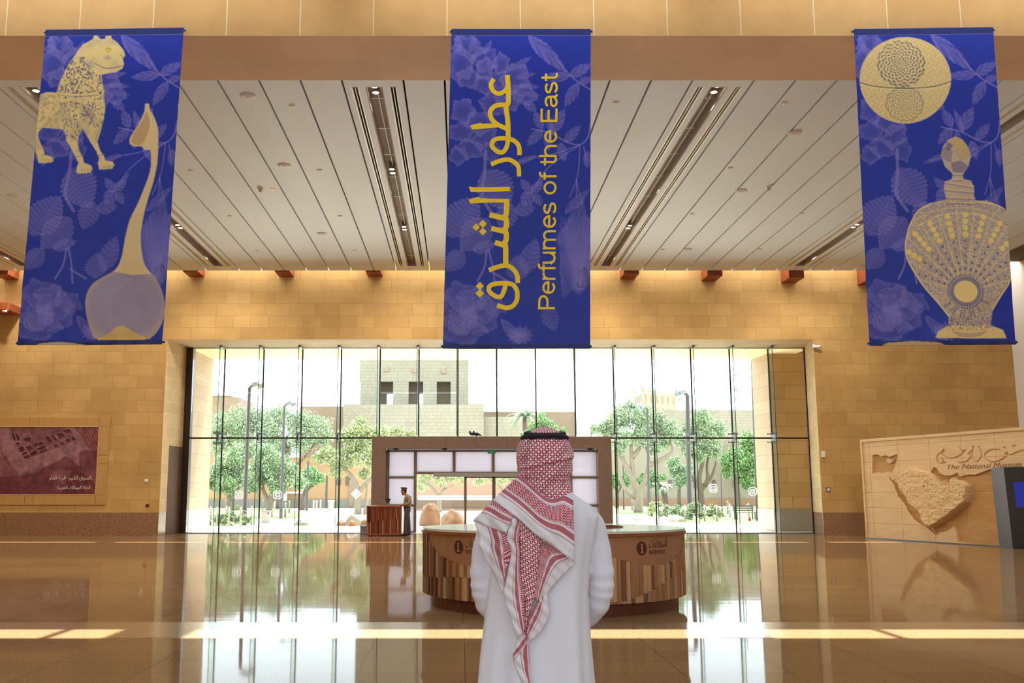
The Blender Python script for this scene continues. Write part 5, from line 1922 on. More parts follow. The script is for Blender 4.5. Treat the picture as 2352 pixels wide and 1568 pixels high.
midc = banner_conv('mid', 1.844, 950, 0)
vb = mix = None


def tone(c, al):
    return c


def leaf(cv, p0, p1, w, al=.62, veins=9, rag=.05, col=VIO):
    a, c = np.array(cv.conv(*p0)), np.array(cv.conv(*p1))
    w = w / 1.844 * (NXB / 320)
    v = c - a
    L = np.hypot(*v)
    d = v / L
    X, Y = cv.ii - a[0], cv.jj - a[1]
    t = (X * d[0] + Y * d[1]) / L
    s_ = -X * d[1] + Y * d[0]
    pr_ = w / 2 * np.sin(PI * np.clip(t, 0, 1) ** .85) ** .8 * (1 + rag * np.sin(t * 60))
    M = (np.abs(s_) < pr_) & (t > 0) & (t < 1)
    q = np.abs(s_) / (pr_ + 1e-6)
    sh = .68 + .32 * np.cos((t * veins - np.abs(s_) / max(w, 1) * 2.2) * 2 * PI) * (.25 + .75 * q)
    sh *= np.where(np.abs(s_) < .8, 1.25, 1) * np.where(s_ > 0, 1, .86)
    cv.paint(M.astype(float) * np.clip(sh, .1, 1.15), col, al)


def petal(cv, cx, cy_, rx, ry, ang=0, al=.5, col=VIO, shade=1):
    a = np.array(cv.conv(cx, cy_))
    k = (NXB / 320) / 1.844
    X, Y = (cv.ii - a[0]) / k, (cv.jj - a[1]) / k
    ca, sa = math.cos(ang), math.sin(ang)
    u, v = (X * ca + Y * sa) / rx, (-X * sa + Y * ca) / ry
    if shade and rx > 25:      # ruffled petals
        th = np.arctan2(v, u)
        r = (u * u + v * v) * (1 + .22 * np.cos(5 * th + cx) + .10 * np.cos(9 * th + cy_))
        st_ = 1 + .28 * np.cos(26 * th + 3 * np.cos(4 * th)) * np.clip(r, 0, 1) - .5 * np.exp(-((np.mod(th * 5 / (2 * PI) + cx * .1, 1) - .5) / .10) ** 2) * np.clip(r * 1.4, 0, 1)
        cv.paint(np.clip((1 - r) * 6, 0, 1) * np.clip((.30 + .75 * np.clip(r, 0, 1) ** 1.3) * st_, .05, 1.1), col, al * 1.15)
        return
    r = u * u + v * v
    if not shade:
        cv.paint(np.clip((1 - r) * 8, 0, 1), col, al)
        return
    cv.paint(np.clip((1 - r) * 8, 0, 1) * np.clip(.45 + .55 * r ** 1.5 * shade + .25 * v, .1, 1), col, al)


def flora(key):
    cv = Canvas(NXB, NYB, BLUE, midc)
    f = cv
    # peony and dahlias at the upper left
    for (x, y, rx, ry, an, al) in [(230, 200, 70, 50, .4, .5), (200, 270, 60, 75, 0, .5), (300, 250, 60, 55, .8, .4), (230, 330, 50, 45, 0, .55), (300, 290, 38, 50, .2, .6), (370, 270, 36, 48, 0, .6), (300, 360, 45, 40, .5, .55), (360, 340, 45, 40, 0, .5), (430, 330, 60, 65, .4, .55),
                                   (470, 400, 55, 45, .5, .5), (400, 420, 60, 50, 0, .5), (340, 440, 60, 55, .3, .5), (210, 470, 50, 55, 0, .5), (280, 520, 60, 50, .4, .5), (200, 560, 55, 40, .2, .45), (300, 580, 45, 60, .8, .5), (240, 630, 60, 40, .3, .45), (330, 640, 35, 50, 0, .4), (190, 660, 40, 40, 0, .45)]:
        petal(f, x, y, rx, ry, an, al)
    for (a, c, w) in [((430, 330), (520, 310), 26), ((440, 360), (535, 370), 28), ((430, 390), (540, 405), 26), ((400, 300), (500, 240), 30), ((470, 430), (520, 470), 40), ((300, 230), (330, 170), 26), ((240, 220), (260, 155), 30), ((200, 220), (180, 150), 34)]:
        leaf(f, a, c, w, .5, 3)
    # sprig of five leaves, upper right
    leaf(f, (485, 150), (648, 308), 62, .62, 3)
    for a, c, w in (((662, 322), (752, 272), 48), ((662, 322), (540, 330), 44), ((698, 352), (640, 452), 48), ((700, 350), (755, 330), 36), ((745, 450), (790, 460), 30)):
        leaf(f, a, c, w, .6, 3)
    f.line([(600, 240), (650, 305), (700, 350), (760, 385)], 3, VIO, .7, 4)
    for a, c, w in (((545, 545), (512, 470), 42), ((545, 548), (480, 618), 44), ((582, 562), (640, 462), 54), ((640, 602), (706, 532), 42), ((622, 605), (640, 685), 40), ((736, 640), (735, 715), 34), ((590, 570), (560, 470), 30), ((560, 560), (575, 640), 30)):
        leaf(f, a, c, w, .58, 3)
    f.line([(500, 545), (580, 565), (650, 602), (705, 612), (738, 580), (750, 520)], 3, VIO, .7, 4)
    for q in ([(705, 614), (700, 700), (690, 760), (662, 835)], [(690, 760), (690, 838)], [(690, 760), (704, 830)], [(705, 614), (640, 655), (560, 720), (520, 780)], [(705, 614), (600, 650), (520, 665), (440, 690)], [(720, 620), (735, 690)]):
        f.line(q, 2, VIO, .7, 4)
    leaf(f, (520, 660), (410, 700), 26, .5, 2)
    # bluebell
    for a, c, w in (((505, 822), (452, 758), 38), ((500, 812), (548, 772), 40), ((500, 815), (462, 870), 60), ((512, 820), (542, 872), 34), ((505, 800), (560, 740), 20)):
        leaf(f, a, c, w, .58, 3)
    # rose leaves
    f.line([(305, 640), (300, 740), (290, 830), (330, 900)], 7, VIO, .6, 4)
    leaf(f, (300, 720), (400, 885), 150, .62, 11, .06)
    leaf(f, (150, 1000), (270, 835), 150, .6, 11, .06)
    leaf(f, (410, 860), (375, 980), 90, .55, 7, .05)
    leaf(f, (430, 890), (515, 880), 60, .55, 3)
    leaf(f, (320, 930), (200, 1060), 130, .6, 13, .05)
    leaf(f, (210, 1060), (140, 1150), 80, .55, 9, .1)
    leaf(f, (250, 1060), (350, 1030), 50, .55, 4)
    leaf(f, (440, 1190), (440, 1080), 90, .55, 9, .08)
    leaf(f, (470, 1160), (520, 1010), 80, .5, 7)
    for q in ([(310, 1060), (300, 1130), (270, 1190)], [(318, 1060), (335, 1130), (345, 1210)], [(330, 1150), (400, 1190)]):
        f.line(q, 4, VIO, .6, 4)
    # tulip on the right
    for i in range(9):
        leaf(f, (690 + i * 4, 1230), (620 + i * 20, 890 + abs(i - 4) * 14), 64, .22, 2)
    petal(f, 690, 1060, 75, 190, .1, .35)
    petal(f, 720, 1180, 30, 45, 0, .55, '131c5e')
    leaf(f, (640, 905), (745, 800), 40, .5, 5)
    for i in range(16):
        f.line([(705, 1210), (690 + i * 5 - 35, 1080), (650 + i * 9 - 30, 920)], 1, VIO, .4, 3)
    # rose at the lower left
    for (x, y, rx, ry, an, al) in [(215, 1260, 90, 60, .2, .4), (270, 1290, 90, 60, .5, .4), (190, 1330, 80, 80, 0, .35), (290, 1340, 70, 70, .4, .35), (210, 1390, 90, 70, 0, .4), (205, 1360, 60, 55, .3, .45), (200, 1375, 42, 40, 0, .5), (195, 1380, 26, 24, 0, .5), (330, 1290, 60, 40, .4, .35)]:
        petal(f, x, y, rx, ry, an, al, VIO, 1.3)
    for r_ in (20, 34, 50, 66, 82):
        f.line([(205 + r_ * math.cos(a), 1375 + r_ * .8 * math.sin(a)) for a in np.linspace(.5, 4.6, 12)], 1.4, '2a2f7c', .6)
    # lower leaves and blossom
    leaf(f, (370, 1350), (460, 1465), 40, .5, 3)
    leaf(f, (560, 1300), (600, 1400), 70, .4, 6)
    for a in np.linspace(0, 2 * PI, 12, endpoint=False):
        leaf(f, (450, 1420), (450 + 60 * math.cos(a), 1420 + 45 * math.sin(a)), 24, .45, 2)
    # printed cloth grain
    nz = vnoise(NXB, NYB, 40, 5, 4)
    cv.C *= (.82 + .36 * nz)[..., None]
    # hems
    hem = cv.jj < NYB * .021
    cv.C[hem] = np.array(lin('0c1b66'))
    ln = np.abs(cv.jj - NYB * .0215) < .6
    cv.C[ln] = np.array(lin('6a6aa8'))
    hb = cv.jj > NYB * .984
    cv.C[hb] = np.array(lin('0c1e6c'))
    return cv


def speck(cv, M, seed, col, lo, al, cell=3.2):
    n_ = vnoise(NXB, NYB, cell, seed, 2)
    cv.paint(M * np.clip((n_ - lo) * 9, 0, 1), col, al)


flor = flora('mid')


def base_canvas(key, sc, ox):
    cv = Canvas(NXB, NYB, BLUE, banner_conv(key, sc, ox, 0))
    cv.C = flor.C.copy()
    return cv


# ---- left banner: a feline figurine and a swan-necked flask
L = base_canvas('left', 1.845, 0)
CAT = [(172, 400), (200, 390), (240, 393), (255, 345), (275, 300), (300, 260), (335, 210), (350, 190), (395, 165), (398, 152), (412, 152), (425, 165), (445, 165), (448, 152), (470, 152), (475, 165), (497, 180), (525, 215), (530, 235), (520, 250), (526, 272), (518, 290), (490, 305), (455, 311), (430, 316), (433, 345), (440, 385), (441, 420), (446, 450), (440, 500), (425, 560), (412, 600), (425, 640), (440, 660), (446, 680), (478, 685), (484, 700), (474, 715), (420, 718), (415, 690), (420, 670), (408, 640), (385, 605), (362, 565), (350, 545), (335, 570), (328, 600), (336, 640), (350, 665), (356, 690), (385, 700), (392, 715), (384, 732), (325, 735), (325, 710), (333, 690), (315, 655), (295, 615), (280, 595), (282, 575), (268, 548), (230, 545), (182, 541), (165, 556), (160, 575), (175, 615), (186, 637), (190, 656), (220, 665), (228, 680), (220, 688), (165, 692), (160, 670), (150, 640), (150, 560), (160, 470)]
M = L.poly(CAT, 'f2d488', .96)
xy = (L.jj / NYB)
n1 = vnoise(NXB, NYB, 26, 8, 3)
L.paint(M * np.clip((n1 - .45) * 2.5, 0, 1), '9b8f84', .55)
head = L.mask([(335, 210), (395, 165), (500, 180), (530, 230), (520, 295), (430, 316), (380, 300)])
L.paint(M * head * np.clip((n1 - .3) * 2, 0, 1), 'b9a98a', .5)
neck = L.mask([(300, 260), (345, 220), (390, 300), (430, 320), (436, 385), (330, 400), (245, 393), (270, 310)])
speck(L, M * neck, 21, '4b4672', .52, .8)
chest = L.mask([(250, 410), (440, 400), (446, 450), (430, 540), (350, 540), (330, 600), (285, 590), (262, 520)])
speck(L, M * chest, 22, '5a5478', .57, .8)
speck(L, M * L.mask([(160, 400), (250, 400), (270, 545), (165, 550)]), 23, 'a88a5c', .5, .5, 5)
petal(L, 459, 212, 17, 13, 0, 1, 'f0cf5a', 0)
for x, y in ((452, 208), (466, 209), (459, 218), (458, 204)):
    petal(L, x, y, 2.6, 2.6, 0, 1, '3c3a66', 0)
petal(L, 456, 242, 18, 14, 0, .75, '4a4a80', -1)
L.line([(402, 268), (440, 287), (480, 288), (522, 278)], 1.6, '4d4770', .9, 4)
L.line([(405, 275), (440, 295), (480, 296), (515, 290)], 1.3, 'f0d28a', .8, 4)
L.line([(512, 232), (524, 250)], 2, '5a5070', .7)
L.line([(242, 394), (330, 402), (428, 393)], 2.6, 'f0d080', .95, 4)
L.line([(246, 402), (330, 410), (428, 400)], 1.2, '574f6a', .8, 4)
petal(L, 425, 393, 15, 15, 0, 1, 'e8c87c', .4); petal(L, 425, 393, 7, 7, 0, .9, '6b6480', 0)
for k in range(7):
    L.line([(345 + k * 7, 440 + k * 4), (368 + k * 5, 490 + k * 5)], 1.2, '4f4a70', .7)
for P in ([(345, 548), (300, 600)], [(440, 505), (405, 590)], [(300, 470), (270, 545)], [(268, 450), (300, 430), (330, 460)]):
    L.line(P, 2, '8f7d68', .6, 3)
for x, y in ((330, 660), (422, 655), (186, 655)):
    L.line([(x - 10, y + 4), (x + 22, y - 2)], 1.6, '6d6272', .8)
for x0, x1, y in ((330, 388, 728), (424, 480, 712), (170, 222, 686)):
    for k in range(4):
        L.line([(x0 + 14 + (x1 - x0) * k / 4.5, y - 14), (x0 + 18 + (x1 - x0) * k / 4.5, y)], 1.2, '8a7450', .7)
FL = [(615, 440), (632, 440), (634, 460), (655, 500), (668, 540), (671, 580), (670, 640), (667, 690), (650, 770), (625, 850), (605, 930), (597, 1000), (600, 1060), (610, 1110), (625, 1140), (660, 1180), (685, 1230), (697, 1290), (692, 1350), (670, 1400), (640, 1430), (610, 1437), (420, 1437), (390, 1410), (370, 1350), (362, 1290), (370, 1240), (395, 1200), (440, 1170), (490, 1140), (515, 1090), (530, 1010), (550, 930), (580, 870), (610, 800), (635, 730), (640, 680), (637, 637), (612, 635), (600, 620), (570, 620), (552, 610), (549, 590), (560, 570), (590, 520), (610, 480)]
M = L.poly(FL, 'f0d290', .93, 3)
for k in range(40):
    y = 900 + k * 8
    keep = L.C.copy()
    L.line([(520, y + 30), (606, y)], .8, 'b08f58', .45)
    L.C = np.where(M[..., None], L.C, keep)
bulb = M & L.mask([(300, 1190), (480, 1150), (560, 1165), (640, 1160), (760, 1250), (760, 1440), (300, 1440)])
L.paint(bulb.astype(float), '7d76a6', .78)
L.paint((M & L.mask([(300, 1190), (480, 1150), (560, 1180), (470, 1260), (480, 1440), (300, 1440)])).astype(float), 'a397ae', .55)
Bq = L.pts([(530, 1290)])[0]
dd = np.hypot((L.ii - Bq[0]) / 90, (L.jj - Bq[1]) / 80)
L.paint(bulb * np.clip((dd - .78) * 4, 0, 1), 'd0b186', .65)
for k in range(22):
    L.line([(400 + k * 13, 1190 + abs(k - 11) * 4), (380 + k * 14.5, 1300), (440 + k * 9, 1430)], .9, 'b3a6b4', .4, 4)
L.poly([(420, 1437), (470, 1405), (500, 1383), (530, 1383), (565, 1405), (612, 1437)], 'e0b962', .95, 3)
L.line([(416, 1434), (614, 1434)], 5, 'e8bd5a', 1)
inn = L.poly([(607, 505), (622, 470), (635, 520), (622, 575), (600, 612), (565, 610), (556, 592), (580, 545)], 'c39a60', .8, 3)
L.line([(622, 470), (638, 520), (625, 590), (600, 620)], 1.6, 'f0cf86', .8, 4)
L.poly([(140, 1470), (170, 1455), (260, 1448), (350, 1458), (380, 1470)], 'c9b49a', .9)

# ---- right banner: engraved globe and faceted scent bottle
R_ = base_canvas('right', 1.8446, 1850)
gl = [(423 + 193 * math.cos(a) * (1 - .03 * math.sin(a)), 340 + 183 * math.sin(a)) for a in np.linspace(0, 2 * PI, 60, endpoint=False)]
M = R_.poly(gl, 'f0d28c', .97)
gc = R_.pts([(423, 340)])[0]
ge = R_.pts([(616, 340)])[0][0] - gc[0]
gv = R_.pts([(423, 523)])[0][1] - gc[1]
rr = np.hypot((R_.ii - gc[0]) / ge, (R_.jj - gc[1]) / gv)
th = np.arctan2(R_.jj - gc[1], R_.ii - gc[0])
for (cx_, cy_, n_, sc_) in ((405, 270, 12, 1.0), (420, 440, 10, .8)):
    q = R_.pts([(cx_, cy_)])[0]
    r2 = np.hypot(R_.ii - q[0], R_.jj - q[1])
    t2 = np.arctan2(R_.jj - q[1], R_.ii - q[0])
    pat = np.sin(t2 * n_) * np.sin(r2 * .85 / sc_) + .5 * np.cos(t2 * n_ * 2 + r2 * .5)
    R_.paint(M * (r2 < 52 * sc_) * np.clip(pat * 2, 0, 1), '3f3c6e', .78 if n_ == 12 else .5)
    R_.line([(cx_ + 96 * sc_ * math.cos(a), cy_ + 88 * sc_ * math.sin(a)) for a in np.linspace(0, 2 * PI, 40)], 1.4, '6d6058', .6)
eng = np.sin(R_.ii * .9 + 2 * np.sin(R_.jj * .35)) * np.sin(R_.jj * .95 + 2 * np.sin(R_.ii * .3))
R_.paint(M * np.clip(eng * 2 - .2, 0, 1), '7d6e58', .5)
R_.paint(M * np.clip((rr - .55) * 1.4, 0, 1), 'e6c277', .4)
R_.line([(231, 350), (300, 366), (423, 374), (545, 366), (616, 345)], 2, '4d4860', .95, 4)
R_.line([(231, 358), (300, 374), (423, 381), (545, 374), (616, 353)], 1.4, 'f2d896', .8, 4)
BT = [(632, 578), (665, 592), (690, 625), (701, 660), (690, 705), (668, 735), (668, 758), (700, 765), (714, 790), (714, 830), (720, 850), (770, 850), (820, 870), (850, 905), (858, 960), (868, 1100), (868, 1185), (830, 1250), (795, 1310), (785, 1378), (838, 1398), (852, 1432), (550, 1432), (560, 1405), (603, 1380), (605, 1340), (560, 1280), (500, 1210), (460, 1150), (430, 1090), (425, 1030), (445, 950), (480, 890), (530, 860), (597, 845), (585, 800), (590, 770), (622, 758), (622, 735), (590, 705), (574, 660), (582, 620), (605, 592)]
M = R_.poly(BT, 'dfc498', .80)
body = M & R_.mask([(400, 840), (900, 840), (900, 1385), (400, 1385)])
R_.paint(body.astype(float), '7f7390', .42)
speck(R_, body.astype(float), 31, 'f2d898', .5, .55, 2.6)
for P, w_ in (([(530, 862), (480, 892), (445, 950), (425, 1030), (430, 1090), (460, 1150), (500, 1210), (560, 1280), (605, 1340)], 3), ([(720, 852), (820, 872), (855, 920), (868, 1100), (868, 1185), (830, 1250), (795, 1310)], 3), ([(470, 960), (560, 915), (655, 903), (760, 915), (850, 960)], 2), ([(450, 940), (540, 895), (655, 880), (770, 895), (855, 935)], 1.4)):
    R_.line(P, w_, 'f6d98e', .85, 4)
CX_, CY_ = 678, 1235
for a in np.linspace(-2.9, -.25, 12):
    e = (CX_ + 330 * math.cos(a) * 1.0, CY_ + 345 * math.sin(a))
    P = [(CX_ + 62 * math.cos(a), CY_ + 62 * math.sin(a)), e]
    mk = R_.C.copy()
    R_.line(P, 1.8, 'f2d48c', .8)
    R_.C = np.where(body[..., None], R_.C, mk)
for k, a in enumerate(np.linspace(-2.78, -.37, 11)):
    for j, rq in enumerate((95, 122, 150, 180, 210, 238, 265, 292, 320)):
        x, y = CX_ + rq * math.cos(a), CY_ + rq * math.sin(a) * 1.02
        g = R_.pts([(x, y)])[0].astype(int)
        if 0 <= g[0] < NXB and 0 <= g[1] < NYB and body[g[1], g[0]]:
            s_ = 12 if j > 4 else 5
            petal(R_, x, y, s_, s_, 0, .95 if j > 4 else .8, 'f8d878' if j > 4 else '564f78', 0)
petal(R_, CX_, CY_, 74, 72, 0, .9, '6d6488', 0)
petal(R_, CX_, CY_, 62, 60, 0, .9, '8f8292', 0)
petal(R_, CX_, CY_, 49, 46, 0, 1, 'f6d684', 0)
for a in np.linspace(0, 2 * PI, 40, endpoint=False):
    petal(R_, CX_ + 68 * math.cos(a), CY_ + 66 * math.sin(a), 3, 3, 0, .9, 'f2d898', 0)
for a in np.linspace(.35, 2.8, 18):
    R_.line([(CX_ + 80 * math.cos(a), CY_ + 80 * math.sin(a)), (CX_ + 112 * math.cos(a), CY_ + 108 * math.sin(a))], 2.4, 'dcb96f' if int(a * 9) % 2 else '5a5278', .7)
st = R_.mask([(632, 578), (665, 592), (690, 625), (701, 660), (690, 705), (668, 735), (622, 735), (590, 705), (574, 660), (582, 620), (605, 592)])
for P, c in (([(632, 578), (665, 592), (690, 625), (640, 640), (600, 610)], 'd2ac5e'), ([(582, 620), (625, 640), (615, 690), (578, 670)], '8f7f88'), ([(625, 640), (690, 625), (701, 660), (660, 680)], 'c8a868'), ([(615, 690), (660, 680), (690, 705), (660, 735), (625, 730)], '75698a'), ([(600, 600), (625, 615), (610, 640), (590, 630)], '5d5684')):
    R_.poly(P, c, .75)
for P in ([(590, 770), (714, 790)], [(588, 800), (714, 812)], [(598, 835), (716, 838)], [(622, 758), (668, 758)], [(597, 855), (718, 858)], [(622, 735), (668, 735)]):
    R_.line(P, 2, 'ecc878', .8); R_.line([(P[0][0], P[0][1] + 8), (P[1][0], P[1][1] + 8)], 2, '564f78', .6)
R_.poly([(605, 1380), (785, 1378), (838, 1398), (852, 1432), (550, 1432), (560, 1405)], 'f2d284', .9)
speck(R_, R_.mask([(605, 1340), (787, 1340), (800, 1400), (600, 1400)]).astype(float), 33, '4d4874', .55, .7, 2.5)
for k in range(5):
    R_.line([(620 + k * 6, 1405 + k * 4), (690, 1412 + k * 4), (770 - k * 6, 1403 + k * 4)], 1.1, '5d5480', .6, 4)
R_.poly([(318, 1470), (345, 1452), (450, 1444), (560, 1450), (612, 1470)], 'd3ae6a', .9)


def wave(u, v, seed):
    """sag and wrinkles of the hung cloth, metres towards the viewer"""
    w_ = .012 * np.sin(u * 7 + seed) * v + .010 * np.sin(v * 23 + 3 * np.sin(u * 4 + seed)) * np.clip(v - .45, 0, 1) * 2
    w_ = w_ + .008 * np.sin(v * 61 + 6 * u + seed * 2) * np.clip(v - .55, 0, 1) * np.sin(u * 5 + seed) ** 2 * 2 + .006 * np.sin((u - v) * 40 + seed) * np.clip(v - .8, 0, 1) * 5
    return w_


m_cloth = vcol_mat('printed_vinyl', .42, .45)
m_hem = mat('banner_hem_blue', '1b2678', .5)
m_gold = mat('banner_lettering', 'ffd606', .45)


def banner(key, cv, label, seed):
    q = [atY(x, y, YBN) for x, y in BQ[key]]
    t = thing('hanging_banner', label, 'banner', tuple((q[0] + q[1]) / 2), 'long blue banners hung from the stone beam')
    u, v = np.meshgrid(np.linspace(0, 1, NXB), np.linspace(0, 1, NYB))
    inv = np.linalg.inv(BH[key])
    W = np.stack([u, v, np.ones_like(u)], -1) @ inv.T
    px, py = W[..., 0] / W[..., 2], W[..., 1] / W[..., 2]
    d = np.array(FW)[None, None] + np.array([1, 0, 0.])[None, None] * ((px - CX) / FPX)[..., None] - np.array(UP)[None, None] * ((py - CY) / FPX)[..., None]
    P = np.array(EYE) + d * (YBN / d[..., 1])[..., None]
    P[..., 1] -= wave(u, v, seed)
    o = fast_mesh('cloth', P.reshape(-1, 3), grid_faces(NXB, NYB), None, m_cloth, t, smooth=True)
    set_print(o, cv.C.reshape(-1, 3))
    md = o.modifiers.new('thickness', 'SOLIDIFY'); md.thickness = .004; md.offset = -1
    for nm, a, c, dz in (('top_rod', q[0], q[1], -.04), ('bottom_rod', q[3], q[2], .05)):
        b = MB(); b.smooth = True
        a, c = Vector(a), Vector(c)
        a.z += dz; c.z += dz; a.y += .028; c.y += .028
        b.tube([a - Vector((.03, 0, 0)), c + Vector((.03, 0, 0))], .022, 10)
        r_ = b.build(nm, m_hem, t)
        b = MB(); b.smooth = True
        for e in (a - Vector((.035, 0, 0)), c + Vector((.02, 0, 0))):
            b.tube([e, e + Vector((.015, 0, 0))], .028, 10)
        b.build('end_cap', m_steel, r_)
    return t


tl = banner('left', L, 'blue banner at left printed with a golden feline figurine and flask', 1.0)
tm = banner('mid', flor, 'blue middle banner with yellow Perfumes of the East lettering', 2.2)
tr = banner('right', R_, 'blue banner at right printed with a golden globe and scent bottle', 3.7)

# ---- lettering of the middle banner
IH = BH['mid']


def midpt(px, py, lift=.004):
    q = IH @ np.array([px, py, 1]); u, v = q[0] / q[2], q[1] / q[2]
    p = atY(px, py, YBN)
    return (p.x, YBN - float(wave(np.array(u), np.array(v), 2.2)) - lift, p.z)


b = MB()


def st1(P, wd, k=4):
    Q = smooth_path(P, k) if k else np.array(P, float)
    ribbon(b, [(1060 + x / 6.03, 160 + y / 6.03) for x, y in Q], wd / 6.03, lambda p: midpt(*p))


def st2(P, wd, k=4):
    Q = smooth_path(P, k) if k else np.array(P, float)
    ribbon(b, [(1060 + x / 4.9, 410 + y / 4.9) for x, y in Q], wd / 4.9, lambda p: midpt(*p))


def pg(P, sc, oy):
    b.add([midpt(1060 + x / sc, oy + y / sc) for x, y in P], [tuple(range(len(P)))])


st1([(448, 128), (408, 200), (420, 262), (465, 315), (520, 330), (580, 308), (622, 265), (638, 225)], 62)
st1([(634, 75), (645, 230), (650, 400), (642, 465), (622, 498)], 68, 5)
st1([(640, 490), (520, 487), (440, 520), (396, 590), (412, 670), (465, 735), (540, 780), (630, 818)], 64)
st1([(612, 500), (630, 620), (644, 760), (645, 950)], 68, 4)
pg([(117, 773), (265, 735), (280, 748), (450, 745), (535, 797), (148, 830)], 6.03, 160)
st1([(645, 930), (640, 1010), (615, 1090), (568, 1142), (510, 1138), (450, 1095), (420, 1045), (440, 985), (500, 955), (600, 950), (680, 962), (740, 992), (785, 1040), (802, 1100), (802, 1183)], 62)
st1([(408, 1312), (520, 1265), (630, 1243), (700, 1262), (760, 1305), (792, 1365), (797, 1478)], 62)
for x, y, r in ((165, 548, 43), (240, 510, 46), (240, 596, 45), (207, 1208, 48), (205, 1290, 49)):
    pg([(x, y - r), (x + r, y), (x, y + r), (x - r, y)], 4.9, 410)
pg([(80, 90), (145, 97), (345, 96), (543, 90), (548, 140), (350, 150), (105, 153)], 4.9, 410)
pg([(78, 237), (190, 205), (212, 220), (345, 225), (540, 227), (537, 270), (300, 268), (100, 283)], 4.9, 410)
st2([(509, 230), (508, 330), (500, 405), (478, 432)], 60)
st2([(315, 407), (400, 425), (490, 447)], 60, 0)
st2([(485, 430), (505, 465), (504, 540), (480, 578)], 60)
st2([(336, 560), (420, 580), (490, 597)], 58, 0)
st2([(488, 578), (504, 620), (502, 690), (480, 727)], 60)
st2([(376, 717), (470, 747), (500, 757)], 58, 0)
st2([(488, 730), (498, 780), (498, 975)], 60, 0)
st2([(308, 1030), (400, 995), (495, 978), (560, 1000), (608, 1050), (630, 1105), (632, 1175)], 52)
st2([(497, 1188), (482, 1250), (455, 1312), (425, 1332), (370, 1315), (315, 1270), (308, 1225), (345, 1190), (420, 1176), (510, 1176), (575, 1192), (615, 1240), (628, 1300), (618, 1380), (570, 1435), (510, 1452), (450, 1440), (400, 1425)], 52)
b.build('arabic_lettering', m_gold, tm)


def arc(cx_, cy_, rx, ry, a0, a1, n_=12):
    return [(cx_ + rx * math.cos(math.radians(a)), cy_ + ry * math.sin(math.radians(a))) for a in np.linspace(a0, a1, n_)]


G_ = {'P': (27, [[(2.5, 0), (2.5, 39)], [(2.5, 36.5), (14, 36.5)] + arc(14, 27, 9.5, 9.5, 85, -85) + [(2.5, 17.5)]]),
      'e': (24, [[(2.5, 16), (20.5, 16)] + arc(11.5, 15, 9.3, 12.6, 5, 318, 22)]),
      'r': (15, [[(2.5, 0), (2.5, 30)], [(2.5, 17)] + arc(12, 17, 9, 10.5, 165, 90, 7) + [(14, 27.5)]]),
      'f': (13, [[(6, 0), (6, 33)] + arc(11.5, 33, 5.5, 5.8, 170, 90, 6) + [(14, 38.8)], [(0, 27.6), (12.5, 27.6)]]),
      'u': (25, [[(2.5, 30), (2.5, 11)] + arc(10.5, 11, 8, 8.6, 180, 350, 10) + [(20, 14)], [(20, 30), (20, 0)]]),
      'm': (38, [[(2.5, 0), (2.5, 30)], [(2.5, 18)] + arc(10, 18, 7.5, 9.5, 170, 0, 9) + [(17.5, 0)], [(17.5, 18)] + arc(25, 18, 7.5, 9.5, 170, 0, 9) + [(32.5, 0)]]),
      's': (22, [arc(10.2, 21.2, 7.8, 6.4, 25, 200, 9) + [(6, 17), (13, 14.2)] + arc(10.6, 8.6, 8.2, 6.3, 45, -165, 12)]),
      'o': (26, [arc(12, 15, 9.8, 12.6, 0, 360, 28)]),
      't': (14, [[(6, 38), (6, 8)] + arc(11.5, 8, 5.5, 5.5, 190, 280, 6) + [(14, 2.4)], [(0, 27.6), (13, 27.6)]]),
      'h': (25, [[(2.5, 0), (2.5, 41)], [(2.5, 17)] + arc(11, 17, 8.8, 10.5, 170, 0, 10) + [(19.8, 0)]]),
      'E': (26, [[(2.5, 0), (2.5, 39)], [(2.5, 36.7), (24, 36.7)], [(2.5, 20.5), (22, 20.5)], [(2.5, 2.3), (24.5, 2.3)]]),
      'a': (24, [arc(10.5, 20.5, 8, 7.2, 165, 15, 9) + [(18.7, 17), (18.7, 5), (21, 2.3), (23, 2.5)], [(18.7, 16.5), (11, 15.2)] + arc(9.5, 8.8, 7.2, 6.6, 95, 290, 12) + [(15, 4.5), (18.7, 9)]]), ' ': (12, [])}
TXT = 'Perfumes of the East'
tot = sum(G_[c][0] for c in TXT)
b = MB()
x = 0
for c in TXT:
    for P in G_[c][1]:
        Q = []
        for (gx, gy) in P:
            s_ = (x + gx) / tot
            along = 711 + (168 - 711) * s_            # runs up the banner
            bl = 1274.5 + (1281.5 - 1274.5) * s_      # baseline on the right
            Q.append((bl - gy * .99, along))
        ribbon(b, Q, 5.0, lambda p: midpt(p[0], p[1], .005))
    x += G_[c][0]
b.build('lettering', m_gold, tm)
# ================================================================== people
def catmull_grid(ctrl, ku, kv):
    """ctrl[row][col] -> dense grid through smooth curves both ways"""
    C = np.array(ctrl, float)
    rows = np.array([smooth_path(r, kv) for r in C])
    cols = np.array([smooth_path(rows[:, j], ku) for j in range(rows.shape[1])])
    return cols.transpose(1, 0, 2)


